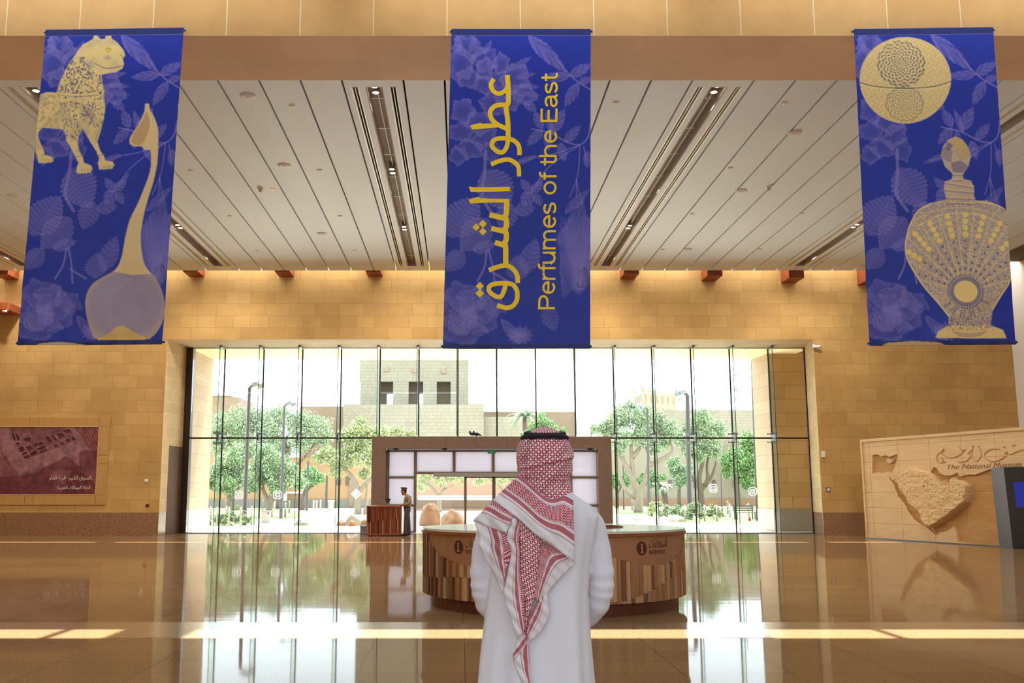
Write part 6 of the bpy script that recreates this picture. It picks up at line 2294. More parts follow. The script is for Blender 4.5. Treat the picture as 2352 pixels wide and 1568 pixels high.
def skin_body(name, joints, bones, m, parent, root, sub=2):
    """one continuous skinned body over a skeleton: joints {name: ((x,y,z), rx, ry)}"""
    ids = {k: i for i, k in enumerate(joints)}
    o0 = world_loc(parent)
    me = bpy.data.meshes.new(name)
    me.from_pydata([Vector(j[0]) - o0 for j in joints.values()], [(ids[a], ids[c]) for a, c in bones], [])
    o = bpy.data.objects.new(name, me)
    COL.objects.link(o)
    o.parent = parent
    md = o.modifiers.new('skin', 'SKIN')
    md.use_smooth_shade = True
    if not me.skin_vertices:
        me.skin_vertices.new() if hasattr(me.skin_vertices, 'new') else None
    sv = me.skin_vertices[0].data
    for k, i in ids.items():
        j = joints[k]
        sv[i].radius = (j[1], j[2] if len(j) > 2 else j[1])
        sv[i].use_root = (k == root)
    s_ = o.modifiers.new('smooth', 'SUBSURF')
    s_.levels = s_.render_levels = sub
    me.materials.append(m)
    return o


def hand(J, B, tag_, wrist, fdir, palm, side, s=1.0, curl=.5):
    """five finger chains rooted in a palm; fdir along the hand, palm = palm normal, side = towards the thumb"""
    w_, f, p, t = Vector(wrist), Vector(fdir).normalized(), Vector(palm).normalized(), Vector(side).normalized()
    wr = tag_ + 'wrist'
    J[wr] = (tuple(w_), .026 * s, .020 * s)
    J[tag_ + 'palm'] = (tuple(w_ + f * .045 * s), .036 * s, .016 * s)
    B.append((wr, tag_ + 'palm'))
    for i, (off, ln) in enumerate(((.030, .072), (.010, .082), (-.011, .076), (-.030, .060))):
        k0 = tag_ + 'k%d' % i
        a = w_ + f * .090 * s + t * off * s
        J[k0] = (tuple(a), .0105 * s, .0105 * s)
        B.append((tag_ + 'palm', k0))
        prev, d = a, f.copy()
        for q in range(3):
            ang = curl * (q + .6) * .55
            d = (f * math.cos(ang) + p * math.sin(ang))
            prev = prev + d * ln * s * (.45, .32, .23)[q]
            k1 = k0 + '_%d' % q
            J[k1] = (tuple(prev), (.0095 - .001 * q) * s, (.0095 - .001 * q) * s)
            B.append((k0 if q == 0 else k0 + '_%d' % (q - 1), k1))
    a = w_ + f * .030 * s + t * .034 * s
    J[tag_ + 't0'] = (tuple(a), .013 * s, .013 * s)
    J[tag_ + 't1'] = (tuple(a + (t * .7 + f * .7 + p * .25) * .036 * s), .011 * s, .011 * s)
    J[tag_ + 't2'] = (tuple(a + (t * .75 + f * 1.4 + p * .6) * .042 * s), .009 * s, .009 * s)
    B += [(tag_ + 'palm', tag_ + 't0'), (tag_ + 't0', tag_ + 't1'), (tag_ + 't1', tag_ + 't2')]


m_skin = mat('skin', 'a9754f', .5, var=.05, scale=8)
m_skin2 = mat('skin_shaded', '9a6a48', .5)

# ---------------------------------------------------------------- man in a white robe seen from behind
YM = 3.72                                  # body axis
m_robe = mat('white_robe', 'f4f4fd', .75, var=.015, scale=3)
PXM = YM / FPX                             # metres per pixel there
man = thing('person', 'person from behind in white robe and red checked headscarf with black cord', 'person', (atY(1240, 1300, YM).x, YM, 0))
mx_ = man.location.x


def rows_at(tab, y):
    ys = [r[0] for r in tab]
    return [float(np.interp(y, ys, [r[k] for r in tab])) for k in range(1, len(tab[0]))]


# silhouette of the robe's trunk by image row: left, right, half depth in metres
TR = [(1118, 1218, 1300, .060), (1136, 1196, 1318, .075), (1150, 1166, 1340, .092), (1165, 1138, 1362, .108), (1186, 1124, 1374, .122), (1230, 1126, 1366, .138), (1300, 1126, 1354, .145), (1360, 1120, 1350, .148), (1420, 1112, 1352, .150), (1500, 1102, 1357, .155), (1568, 1096, 1362, .160), (1700, 1086, 1370, .175), (1900, 1076, 1380, .20), (2080, 1070, 1386, .22), (2560, 1062, 1392, .24)]


def trunk(py):
    l, r, d = rows_at(TR, py)
    a, c = atY(l, py, YM), atY(r, py, YM)
    return (a.x + c.x) / 2, (c.x - a.x) / 2, d, a.z


def back_y(px, py, off=0.0):
    """depth of the cloth surface at a pixel: on the back of the trunk, raised towards the viewer by off"""
    xc, hw, d, z = trunk(py)
    x = atY(px, py, YM - .12).x
    q = min(.96, abs(x - xc) / (hw + .012))
    return YM - d * (1 - q ** 2.4) ** (1 / 2.4) - off


rb = MB()
nseg = 96
rows = np.concatenate([np.linspace(1118, 1568, 60), np.linspace(1580, 2540, 40)])
vs = []
for py in rows:
    xc, hw, d, z = trunk(py)
    z = max(.03, z)
    amp = .003 + .022 * np.clip((1.25 - z) / 1.2, 0, 1)
    for k in range(nseg):
        a = 2 * PI * k / nseg
        ca, sa = math.cos(a), math.sin(a)
        ex = 2 / 2.4
        fold = amp * (math.sin(7 * a + 1.2 + .6 * z) + .6 * math.sin(13 * a + 2.0 - 1.2 * z) + .5 * math.sin(4 * a + .5)) + .004 * math.sin(9 * z + 3 * a) * np.clip((1.4 - z), 0, 1)
        vs.append((xc + (hw + fold * .5) * math.copysign(abs(ca) ** ex, ca), YM + (d + fold) * math.copysign(abs(sa) ** ex, sa), z))
m_ = len(rows)
fs = [(i * nseg + k, (i + 1) * nseg + k, (i + 1) * nseg + (k + 1) % nseg, i * nseg + (k + 1) % nseg) for i in range(m_ - 1) for k in range(nseg)]
fs += [tuple(range(nseg)), tuple(range(m_ * nseg - 1, (m_ - 1) * nseg - 1, -1))]
rb.add(vs, fs)


def sleeve(pts, sgn):
    """pts: (px, py, Y, r px)"""
    P = [tuple(atY(x, y, Y)) + (r * Y / FPX,) for x, y, Y, r in pts]
    Q = smooth_path(P, 8)
    R = Q[:, 3].copy()
    n_ = len(Q)
    for i in range(n_):
        t = i / (n_ - 1)
        R[i] *= 1 + .055 * math.sin(i * 1.25 + 1 + .9 * math.sin(i * .37)) * math.exp(-((t - .62) / .17) ** 2) + .025 * math.sin(i * .8)
    rb.tube(Q[:, :3], R, 20)


sleeve([(1340, 1176, 3.74, 18), (1361, 1200, 3.75, 25), (1373, 1250, 3.765, 27), (1380, 1305, 3.77, 28), (1382, 1345, 3.775, 27), (1374, 1385, 3.80, 25), (1352, 1415, 3.86, 22), (1316, 1438, 3.98, 19)], 1)
sleeve([(1150, 1176, 3.74, 18), (1129, 1200, 3.75, 25), (1115, 1250, 3.765, 27), (1109, 1305, 3.77, 28), (1109, 1345, 3.775, 27), (1118, 1385, 3.80, 25), (1142, 1415, 3.86, 22), (1180, 1438, 3.98, 19)], -1)
robe = rb.build('robe', m_robe, man, smooth=True, outward=True)
md = robe.modifiers.new('one_surface', 'REMESH')
md.mode = 'VOXEL'
md.voxel_size = .0055
md.use_smooth_shade = True
md = robe.modifiers.new('soften', 'SMOOTH')
md.iterations = 3
md.factor = .5

# body under the robe: head with face, neck, arms ending in clasped hands, legs and feet
Z = lambda py, Y=YM: atY(1240, py, Y).z
hx = atY(1251, 1060, YM).x
J, B = {}, []
J['hips'] = ((mx_, YM, .96), .13, .10)
J['waist'] = ((mx_, YM, 1.12), .12, .09)
J['chest'] = ((mx_, YM, 1.33), .13, .095)
J['neck'] = ((hx, YM + .01, 1.50), .055, .055)
J['skull0'] = ((hx, YM + .02, 1.60), .062, .072)
J['skull1'] = ((hx, YM + .015, 1.69), .074, .090)
J['skull2'] = ((hx, YM + .01, 1.77), .060, .075)
J['nose0'] = ((hx, YM + .100, 1.665), .016, .016)
J['nose1'] = ((hx, YM + .128, 1.645), .011, .010)
J['chin'] = ((hx, YM + .088, 1.575), .026, .024)
B += [('hips', 'waist'), ('waist', 'chest'), ('chest', 'neck'), ('neck', 'skull0'), ('skull0', 'skull1'), ('skull1', 'skull2'), ('skull1', 'nose0'), ('nose0', 'nose1'), ('skull0', 'chin')]
for s_, nm in ((-1, 'l'), (1, 'r')):
    J[nm + 'ear'] = ((hx + s_ * .083, YM + .005, 1.655), .014, .022); B.append(('skull1', nm + 'ear'))
    sh = atY(1358 if s_ > 0 else 1132, 1198, 3.75); el = atY(1381 if s_ > 0 else 1110, 1345, 3.78)
    wr = Vector((mx_ + s_ * .055, YM + .27, 1.04))
    J[nm + 'sh'] = ((sh.x - s_ * .01, 3.755, sh.z), .034); J[nm + 'el'] = (tuple(el), .028)
    B += [('chest', nm + 'sh'), (nm + 'sh', nm + 'el')]
    hand(J, B, nm, wr, (-s_ * .9, .25, -.12), (0, -.6, -.5), (0, .3, .8), 1.0, .9)
    B.append((nm + 'el', nm + 'wrist'))
    J[nm + 'hip'] = ((mx_ + s_ * .09, YM, .90), .085); J[nm + 'knee'] = ((mx_ + s_ * .10, YM + .02, .50), .055); J[nm + 'ank'] = ((mx_ + s_ * .105, YM - .02, .09), .037)
    J[nm + 'heel'] = ((mx_ + s_ * .105, YM - .05, .045), .036); J[nm + 'toe'] = ((mx_ + s_ * .125, YM + .16, .034), .034)
    B += [('hips', nm + 'hip'), (nm + 'hip', nm + 'knee'), (nm + 'knee', nm + 'ank'), (nm + 'ank', nm + 'heel'), (nm + 'ank', nm + 'toe')]
for k in list(J):
    if len(J[k]) == 2:
        J[k] = (J[k][0], J[k][1], J[k][1])
body = skin_body('body', J, B, m_skin, man, 'hips')
b = MB(); b.smooth = True
for s_ in (-1, 1):
    b.ball((hx + s_ * .032, YM + .088, 1.675), .012, .010, .009, 10, 8)
b.k = 1; b.smooth = True
for s_ in (-1, 1):
    b.ball((hx + s_ * .032, YM + .097, 1.675), .005, .004, .005, 8, 6)
b.k = 2
b.tube([(hx - .025, YM + .098, 1.612), (hx, YM + .106, 1.612), (hx + .025, YM + .098, 1.612)], [.004, .007, .004], 6)
b.build('face_features', [m_pale, m_black, mat('lips', '8a4a3c', .5)], body)


# the cloth of the headscarf: woven red checks inside, zigzags and stripes towards the white hem
def scarf_mat():
    m, nt, bs = new_mat('red_checked_cloth')
    L_ = nt.links.new
    bs.inputs['Roughness'].default_value = .8
    bs.inputs['Specular IOR Level'].default_value = .2

    def mth(op, a=None, c=None, d=None):
        n_ = N(nt, 'ShaderNodeMath', operation=op)
        for i, q in enumerate((a, c, d)):
            if q is None:
                continue
            if isinstance(q, (int, float)):
                n_.inputs[i].default_value = q
            else:
                L_(q, n_.inputs[i])
        return n_.outputs[0]
    u1 = N(nt, 'ShaderNodeUVMap', uv_map='weave'); s1 = N(nt, 'ShaderNodeSeparateXYZ'); L_(u1.outputs[0], s1.inputs[0])
    u2 = N(nt, 'ShaderNodeUVMap', uv_map='hem'); s2 = N(nt, 'ShaderNodeSeparateXYZ'); L_(u2.outputs[0], s2.inputs[0])
    U, V_ = s1.outputs[0], s1.outputs[1]
    H = s2.outputs[0]
    # checks: upright and flat dashes locked together like a basket weave
    cu, cv2 = mth('DIVIDE', U, 5.6), mth('DIVIDE', V_, 5.4)
    fu, fv = mth('SUBTRACT', mth('FRACT', cu), .5), mth('SUBTRACT', mth('FRACT', cv2), .5)
    par = mth('GREATER_THAN', mth('FRACT', mth('MULTIPLY', mth('ADD', mth('FLOOR', cu), mth('FLOOR', cv2)), .5)), .25)
    d0 = mth('LESS_THAN', mth('ABSOLUTE', mth('ADD', fu, mth('MULTIPLY', fv, .38))), .27)
    d1 = mth('LESS_THAN', mth('ABSOLUTE', mth('SUBTRACT', fv, mth('MULTIPLY', fu, .38))), .27)
    chk = mth('ADD', mth('MULTIPLY', d0, par), mth('MULTIPLY', d1, mth('SUBTRACT', 1.0, par)))
    # zigzags
    tri = mth('PINGPONG', mth('MULTIPLY', V_, .30), 1.0)
    zz = mth('SINE', mth('ADD', mth('MULTIPLY', U, 2 * PI / 4.6), mth('MULTIPLY', tri, 4.2)))
    zig = mth('GREATER_THAN', zz, -.45)

    def band(lo, hi):
        return mth('MULTIPLY', mth('GREATER_THAN', H, lo), mth('LESS_THAN', H, hi))
    red = mth('MULTIPLY', chk, mth('GREATER_THAN', H, 1.0))
    red = mth('MAXIMUM', red, mth('MULTIPLY', zig, band(.50, .82)))
    for lo, hi, k in ((.255, .272, .8), (.285, .292, .6), (.33, .44, .82), (.465, .475, .7), (.485, .495, .8), (.835, .845, .8), (.875, .965, .82), (.98, .988, .8)):
        red = mth('MAXIMUM', red, mth('MULTIPLY', band(lo, hi), k))
    mx = N(nt, 'ShaderNodeMix', data_type='RGBA')
    mx.inputs[6].default_value = rgba('f6f0f5')
    mx.inputs[7].default_value = rgba('b3132f')
    L_(red, mx.inputs[0])
    L_(mx.outputs[2], bs.inputs['Base Color'])
    return m


m_scarf = scarf_mat()
SV, SQ, SU, SH_ = [], [], [], []


def add_cloth(P, UVp, Hm):
    """P (r,c,3) points, UVp (r,c,2) weave coordinates in photo pixels, Hm (r,c) place in the border"""
    r, c = P.shape[:2]
    base = sum(len(q) for q in SV)
    SV.append(P.reshape(-1, 3)); SU.append(UVp.reshape(-1, 2)); SH_.append(np.asarray(Hm).reshape(-1))
    SQ.append(grid_faces(c, r) + base)


A_ = lambda x, y: (1070 + x / 5.228, 960 + y / 5.228)
B_ = lambda x, y: (1060 + x / 4.781, 1240 + y / 4.781)


def panel(pairs, b0, b1, off, bulge=.0, ku=10, nv=16, seed=0, swap=False):
    """pairs: [(hem point, inner point)], photo pixels; a hanging piece of cloth from its hem (b0) to its inner edge (b1)"""
    ctl = []
    for q in pairs:
        h, i = np.array(q[0], float), np.array(q[1], float)
        ctl.append([h, h + (i - h) / 3, h + (i - h) * 2 / 3, i])
    G2 = catmull_grid(ctl, ku, nv // 3)
    r, c = G2.shape[:2]
    P = np.zeros((r, c, 3)); UVp = np.zeros((r, c, 2)); Hm = np.zeros((r, c))
    al = np.concatenate([[0], np.cumsum(np.linalg.norm(np.diff(G2[:, 0], axis=0), axis=1))])
    ai = np.concatenate([[0], np.cumsum(np.linalg.norm(np.diff(G2[:, -1], axis=0), axis=1))])
    for i in range(r):
        for j in range(c):
            t = j / (c - 1)
            px, py = G2[i, j]
            o = off + bulge * math.sin(PI * t) + .004 * math.sin(.09 * px + .05 * py + seed) + .003 * math.sin(.21 * (px - py) + seed)
            Y = back_y(px, py, o)
            P[i, j] = atY(px, py, Y)
            UVp[i, j] = (al[i] * (1 - t) + ai[i] * t, np.linalg.norm(G2[i, j] - G2[i, 0]))
            if swap:
                UVp[i, j] = UVp[i, j, ::-1].copy()
            Hm[i, j] = b0 + (b1 - b0) * t
    add_cloth(P, UVp, Hm)


# head cover: rows of the silhouette (zoomed crop rows), left and right
HD = [(104, 925, 965), (112, 880, 1010), (128, 835, 1060), (150, 795, 1105), (180, 745, 1160), (215, 712, 1195), (250, 690, 1215), (285, 645, 1238), (340, 625, 1268), (400, 613, 1286), (440, 612, 1294), (500, 616, 1284), (560, 620, 1280), (620, 626, 1278), (680, 634, 1270), (720, 640, 1252), (760, 648, 1246), (810, 650, 1256), (870, 640, 1266), (940, 630, 1278), (1010, 620, 1288), (1060, 610, 1296)]
yy = np.linspace(104, 1060, 110)
nA = 120
P = np.zeros((len(yy), nA + 1, 3)); UVp = np.zeros((len(yy), nA + 1, 2))
vl = 0
prevz = None
for i, y in enumerate(yy):
    l, r = rows_at(HD, y)
    pl, pr2 = A_(l, y), A_(r, y)
    a, c = atY(pl[0], pl[1], YM), atY(pr2[0], pr2[1], YM)
    xc, hw, z = (a.x + c.x) / 2, (c.x - a.x) / 2, a.z
    q = (y - 104) / 956
    dp = hw * (1.12 - .14 * q) if y < 700 else hw * 1.0
    yc = YM + .015 - .02 * max(0, (q - .65))
    if y > 700:
        dp = min(dp, .098 + .0 * q)
    for k in range(nA + 1):
        th = -PI / 2 + 2 * PI * (k / nA - .5)          # seam in front (towards +Y)
        ca, sa = math.cos(th), math.sin(th)
        sx = (hw * ca)
        f_ = 0
        # folds: pleats at the left temple, slanting crease across the back, side wings
        f_ += .006 * math.sin(22 * (ca + .8) + 9 * q) * math.exp(-((ca + .72) / .16) ** 2) * (1 if .18 < q < .62 else .3)
        f_ -= .008 * math.exp(-((ca + .78) / .07) ** 2) * math.exp(-((q - .42) / .12) ** 2)
        f_ += .005 * math.exp(-((q - (.455 - .075 * ca)) / .018) ** 2) * (sa < 0)
        f_ -= .004 * math.exp(-((q - (.49 - .075 * ca)) / .015) ** 2) * (sa < 0)
        f_ += .004 * math.exp(-((q - (.645 + .02 * ca)) / .02) ** 2) * (sa < 0)
        f_ -= .003 * math.exp(-(ca / .03) ** 2) * math.exp(-((q - .33) / .12) ** 2)
        f_ += .002 * math.sin(11 * ca + 30 * q)
        f_ += .004 * math.sin(5 * ca + 21 * q) * (q > .6)
        rr_ = 1 + f_ / max(hw, .02)
        P[i, k] = (xc + hw * ca * (1 + .5 * (rr_ - 1)), yc + dp * sa * rr_ - (f_ if sa < 0 else 0), z)
    if prevz is not None:
        vl += np.hypot(z - prevz[0], hw - prevz[1]) / PXM
    prevz = (z, hw)
    for k in range(nA + 1):
        UVp[i, k] = (hw * 2 * PI * (k / nA - .5) / PXM * .92 + 40, vl)
Hm = np.full((len(yy), nA + 1), 1.5)
add_cloth(P, UVp, Hm)

# front of the neck and chest: the scarf's forward fall, out of the camera's sight
# falls and tails on the back, lowest layer first
panel([(B_(635, 950), B_(712, 945)), (B_(620, 1100), B_(738, 1050)), (B_(566, 1270), B_(744, 1230)), (B_(602, 1400), B_(750, 1400)), (B_(690, 1590), B_(764, 1590))], 0.05, .50, .020, .004, seed=1)
panel([(B_(700, 1040), B_(722, 1130)), (B_(640, 1130), B_(668, 1215)), (B_(562, 1235), B_(572, 1312))], .30, .50, .027, .0, seed=1)
panel([(B_(938, 598), B_(866, 612)), (B_(950, 700), B_(830, 690)), (B_(958, 830), B_(768, 790)), (B_(868, 1005), B_(722, 890)), (B_(745, 1120), B_(716, 1000))], 0.0, .60, .022, .006, seed=2)
panel([(A_(640, 1200), A_(842, 1340)), (A_(640, 1400), A_(905, 1480)), (B_(632, 20), B_(866, 20)), (B_(645, 400), B_(828, 400)), (B_(690, 700), B_(790, 650)), (B_(696, 900), B_(722, 860)), (B_(700, 980), B_(712, 970))], 1.2, 1.9, .030, .010, seed=4, swap=True)
panel([(B_(1245, 262), B_(1010, 50)), (B_(1120, 385), B_(866, 5)), (B_(990, 525), B_(845, 200)), (B_(888, 690), B_(815, 480)), (B_(880, 690), B_(800, 640))], 0, .86, .026, .008, seed=5)
panel([(A_(540, 1180), A_(680, 1235)), (A_(495, 1430), A_(640, 1420)), (B_(548, 110), B_(640, 130)), (B_(505, 380), B_(650, 380)), (B_(468, 590), B_(690, 620)), (B_(540, 850), B_(694, 800)), (B_(615, 1085), B_(706, 965))], 0, .60, .040, .008, seed=6)
panel([(A_(92, 1214), A_(500, 1350)), (A_(165, 1450), A_(530, 1480)), (B_(195, 75), B_(548, 110)), (B_(330, 315), B_(515, 260)), (B_(452, 582), B_(484, 330))], 0, .66, .036, .010, seed=7)
panel([(A_(78, 1232), A_(318, 990)), (A_(160, 1255), A_(380, 1020)), (A_(330, 1325), A_(470, 1090)), (A_(482, 1380), A_(580, 1150))], 0, .60, .052, .008, seed=8)
panel([(A_(318, 985), A_(636, 686)), (A_(480, 1095), A_(740, 762)), (A_(640, 1215), A_(850, 862)), (A_(830, 1390), A_(955, 948)), (A_(985, 1500), A_(1062, 972)), (A_(1110, 1586), A_(1180, 935)), (A_(1310, 1735), A_(1288, 985))], 0, .97, .056, .014, seed=9)
# shoulder drapes wrap over and down the chest
for sgn, x0 in ((-1, 1),):
    pass
Vv_ = np.vstack(SV); Qv = np.vstack(SQ)
scarf = fast_mesh('headscarf', Vv_, Qv, None, m_scarf, man, smooth=True)
for nm, U_ in (('weave', np.vstack(SU)), ('hem', np.stack([np.concatenate(SH_), np.zeros(len(Vv_))], 1))):
    lay = scarf.data.uv_layers.new(name=nm)
    li = np.empty(len(scarf.data.loops), dtype=np.int32)
    scarf.data.loops.foreach_get('vertex_index', li)
    lay.data.foreach_set('uv', U_[li].astype(np.float32).ravel())
md = scarf.modifiers.new('thickness', 'SOLIDIFY')
md.thickness = .0025
md.offset = 0

# black double head cord
b = MB(); b.smooth = True
for tq, (yl, yr, mid_, rad, lx, rx) in enumerate(((238, 243, 212, 30, 656, 1242), (190, 194, 200, 28, 694, 1208))):
    pl, pr2 = A_(lx + rad, yl), A_(rx - rad, yr)
    a, c = atY(*pl, YM), atY(*pr2, YM)
    xc, hw, z0 = (a.x + c.x) / 2, (c.x - a.x) / 2, a.z
    zb = atY(*A_(945, mid_), YM - .1).z
    path = []
    for k in range(49):
        th = 2 * PI * k / 48
        sa = math.sin(th)
        w3 = max(0, -sa) ** 1.5
        path.append((xc + hw * math.cos(th), YM + .012 + hw * 1.16 * sa, z0 * (1 - w3) + zb * w3 + .012 * max(0, sa)))
    b.tube(path, rad * PXM / 5.228, 10)
b.build('head_cord', mat('cord_black', '241d24', .9), man)
m_sandal = mat('sandal_brown', '4a3426', .5)
for s_ in (-1, 1):
    x = mx_ + s_ * .11
    b = MB(); b.smooth = True
    b.lathe([(.045, 0), (.05, .02), (.048, .03)], (x, YM - .02, 0), 14, .9, 1.3)
    b.obox((x + s_ * .008, YM + .10, .014), (.042, 0, 0), (0, .10, 0), (0, 0, .012))
    b.build('sandal', m_sandal, man)

# ---------------------------------------------------------------- two uniformed guards
m_shirt, m_trou, m_cap = mat('khaki_shirt', '8f7850', .7, var=.06), mat('dark_trousers', '4a4040', .7), mat('cap_grey', '4b4a4e', .6)
m_navy, m_hair = mat('cap_black', '1d1a20', .5), mat('hair_black', '1b1512', .8)


def cap(parent, c, m, fd, s=1.0, band=None):
    """peaked cap centred on the head at c; fd = facing direction (unit xy)"""
    f = Vector((fd[0], fd[1], 0)); t = Vector((-f.y, f.x, 0))
    b = MB(); b.smooth = True
    n_ = 24
    prof = [(.088, .0, 0), (.090, .045, 0), (.125, .085, .012), (.128, .094, .014), (.10, .112, .02), (.02, .118, .02)]
    vs = []
    for r, z, sh in prof:
        for k in range(n_):
            q = 2 * PI * k / n_
            p = Vector(c) + f * (r * 1.12 * math.cos(q) + sh) + t * r * math.sin(q) + Vector((0, 0, z + .030 * math.cos(q) * (r > .1)))
            vs.append(p)
    m_ = len(prof)
    b.add(vs, [(i * n_ + k, i * n_ + (k + 1) % n_, (i + 1) * n_ + (k + 1) % n_, (i + 1) * n_ + k) for i in range(m_ - 1) for k in range(n_)] + [tuple(range((m_ - 1) * n_, m_ * n_))])
    cp = b.build('peaked_cap', m, parent)
    b = MB(); b.smooth = True
    vs = []
    for i in range(9):
        q = -1.1 + 2.2 * i / 8
        o_ = Vector(c) + f * .097 * math.cos(q) + t * .088 * math.sin(q)
        vs += [o_ + Vector((0, 0, .012)), o_ + f * .055 * math.cos(q * .8) + Vector((0, 0, -.016)), o_ + f * .055 * math.cos(q * .8) + Vector((0, 0, -.021)), o_ + Vector((0, 0, .004))]
    b.add(vs, [(i * 4 + a, i * 4 + 4 + a, i * 4 + 4 + (a + 1) % 4, i * 4 + (a + 1) % 4) for i in range(8) for a in range(4)])
    b.build('visor', m_navy, cp)
    b = MB(); b.smooth = True
    p = Vector(c) + f * .112 + Vector((0, 0, .055))
    b.ball(p, .017, .017, .02, 8, 6)
    b.build('badge', mat('badge_silver', 'd8d2c0', .3, .7), cp)


def loft(mb, rings, n=22):
    """stack of level ellipses (x, y, z, rx, ry), closed at both ends"""
    vs = [(x + rx * math.cos(2 * PI * k / n), y + ry * math.sin(2 * PI * k / n), z) for x, y, z, rx, ry in rings for k in range(n)]
    m_ = len(rings)
    mb.add(vs, [(i * n + k, i * n + (k + 1) % n, (i + 1) * n + (k + 1) % n, (i + 1) * n + k) for i in range(m_ - 1) for k in range(n)] + [tuple(range(n - 1, -1, -1)), tuple(range((m_ - 1) * n, m_ * n))])


def merged(mb, name, m, parent, vox, it=4):
    """the pieces grown together into one continuous surface"""
    o = mb.build(name, m, parent, smooth=True, outward=True)
    md = o.modifiers.new('one_surface', 'REMESH')
    md.mode = 'VOXEL'; md.voxel_size = vox; md.use_smooth_shade = True
    md = o.modifiers.new('soften', 'SMOOTH')
    md.iterations = it; md.factor = .5
    return o


def fingers(mb, wrist, f, up, t, curl=.4):
    """palm, four fingers of unequal length and a thumb leaving the side of the palm"""
    w_, f, up, t = Vector(wrist), Vector(f).normalized(), Vector(up).normalized(), Vector(t).normalized()
    mb.obox(w_ + f * .05, f * .05, t * .042, up * .014)
    for off, ln in ((.032, .070), (.011, .080), (-.011, .074), (-.032, .058)):
        a = w_ + f * .092 + t * off
        P = [a]
        for q in range(3):
            an = curl * (q + .5) * .6
            P.append(P[-1] + (f * math.cos(an) - up * math.sin(an)) * ln * (.45, .32, .23)[q])
        mb.tube(P, [.0105, .010, .0095, .008], 8)
    a = w_ + f * .03 + t * .038
    mb.tube([a, a + t * .026 + f * .022, a + t * .034 + f * .055 - up * .01], [.013, .0115, .009], 8)


def head_shape(mb, c, fd, neck):
    """skull, jaw, nose, brow, ears and neck of a head centred on c that faces fd"""
    c = Vector(c); f = Vector((fd[0], fd[1], 0)).normalized(); t = Vector((-f.y, f.x, 0))
    ell = lambda q, a, b_, h: mb.ball(q, abs(f.x) * a + abs(t.x) * b_, abs(f.y) * a + abs(t.y) * b_, h, 16, 12)
    ell(c + Vector((0, 0, .02)), .098, .077, .105)
    ell(c + f * .030 + Vector((0, 0, -.065)), .058, .056, .058)
    mb.tube([c + f * .085 + Vector((0, 0, .012)), c + f * .106 + Vector((0, 0, -.022)), c + f * .088 + Vector((0, 0, -.034))], [.011, .018, .012], 8)
    mb.tube([c + f * .082 + t * -.04 + Vector((0, 0, .024)), c + f * .095 + Vector((0, 0, .024)), c + f * .082 + t * .04 + Vector((0, 0, .024))], .011, 8)
    mb.tube([c + f * .074 + t * -.02 + Vector((0, 0, -.058)), c + f * .086 + Vector((0, 0, -.056)), c + f * .074 + t * .02 + Vector((0, 0, -.058))], .010, 8)
    for s_ in (-1, 1):
        ell(c - f * .008 + t * s_ * .080 + Vector((0, 0, -.01)), .020, .010, .032)
    mb.tube([Vector(neck), c + Vector((0, 0, -.05)) - f * .02], [.060, .056], 14)


def face_marks(c, fd, parent, beard=True):
    c = Vector(c); f = Vector((fd[0], fd[1], 0)).normalized(); t = Vector((-f.y, f.x, 0))
    b = MB(); b.smooth = True
    for s_ in (-1, 1):
        b.ball(c + f * .090 + t * s_ * .030 + Vector((0, 0, .006)), .011, .011, .008, 10, 8)
        b.k = 1
        b.ball(c + f * .099 + t * s_ * .030 + Vector((0, 0, .006)), .0055, .0055, .006, 8, 6)
        b.tube([c + f * .094 + t * s_ * .014 + Vector((0, 0, .030)), c + f * .090 + t * s_ * .046 + Vector((0, 0, .030))], .006, 6)
        b.k = 0
    b.k = 2
    b.tube([c + f * .080 + t * -.020 + Vector((0, 0, -.061)), c + f * .094 + Vector((0, 0, -.060)), c + f * .080 + t * .020 + Vector((0, 0, -.061))], [.004, .006, .004], 6)
    b.build('face_features', [m_pale, m_black, mat('lips', '8a4a3c', .5)], parent)
    b = MB(); b.smooth = True
    ell = lambda q, a, b_, h: b.ball(q, abs(f.x) * a + abs(t.x) * b_, abs(f.y) * a + abs(t.y) * b_, h, 16, 10)
    ell(c - f * .018 + Vector((0, 0, .020)), .088, .081, .085)
    if beard:
        ell(c + f * .040 + Vector((0, 0, -.098)), .050, .050, .030)
        b.tube([c + f * .088 + t * -.024 + Vector((0, 0, -.047)), c + f * .100 + Vector((0, 0, -.042)), c + f * .088 + t * .024 + Vector((0, 0, -.047))], .006, 6)
    b.build('hair', m_hair, parent)


# standing guard: faces left, leans on the desk
YG = depth(1230.5)
gd = thing('person', 'person standing in khaki shirt and peaked cap leaning on the security desk', 'person', (atY(934, 1180, YG).x, YG, 0))


def gp(px, py, dy=0.0):
    q = atY(px, py, YG)
    return Vector((q.x, YG + dy, q.z))


def gring(px, py, rx, ry, dy=0.0):
    q = gp(px, py, dy)
    return (q.x, q.y, q.z, rx, ry)


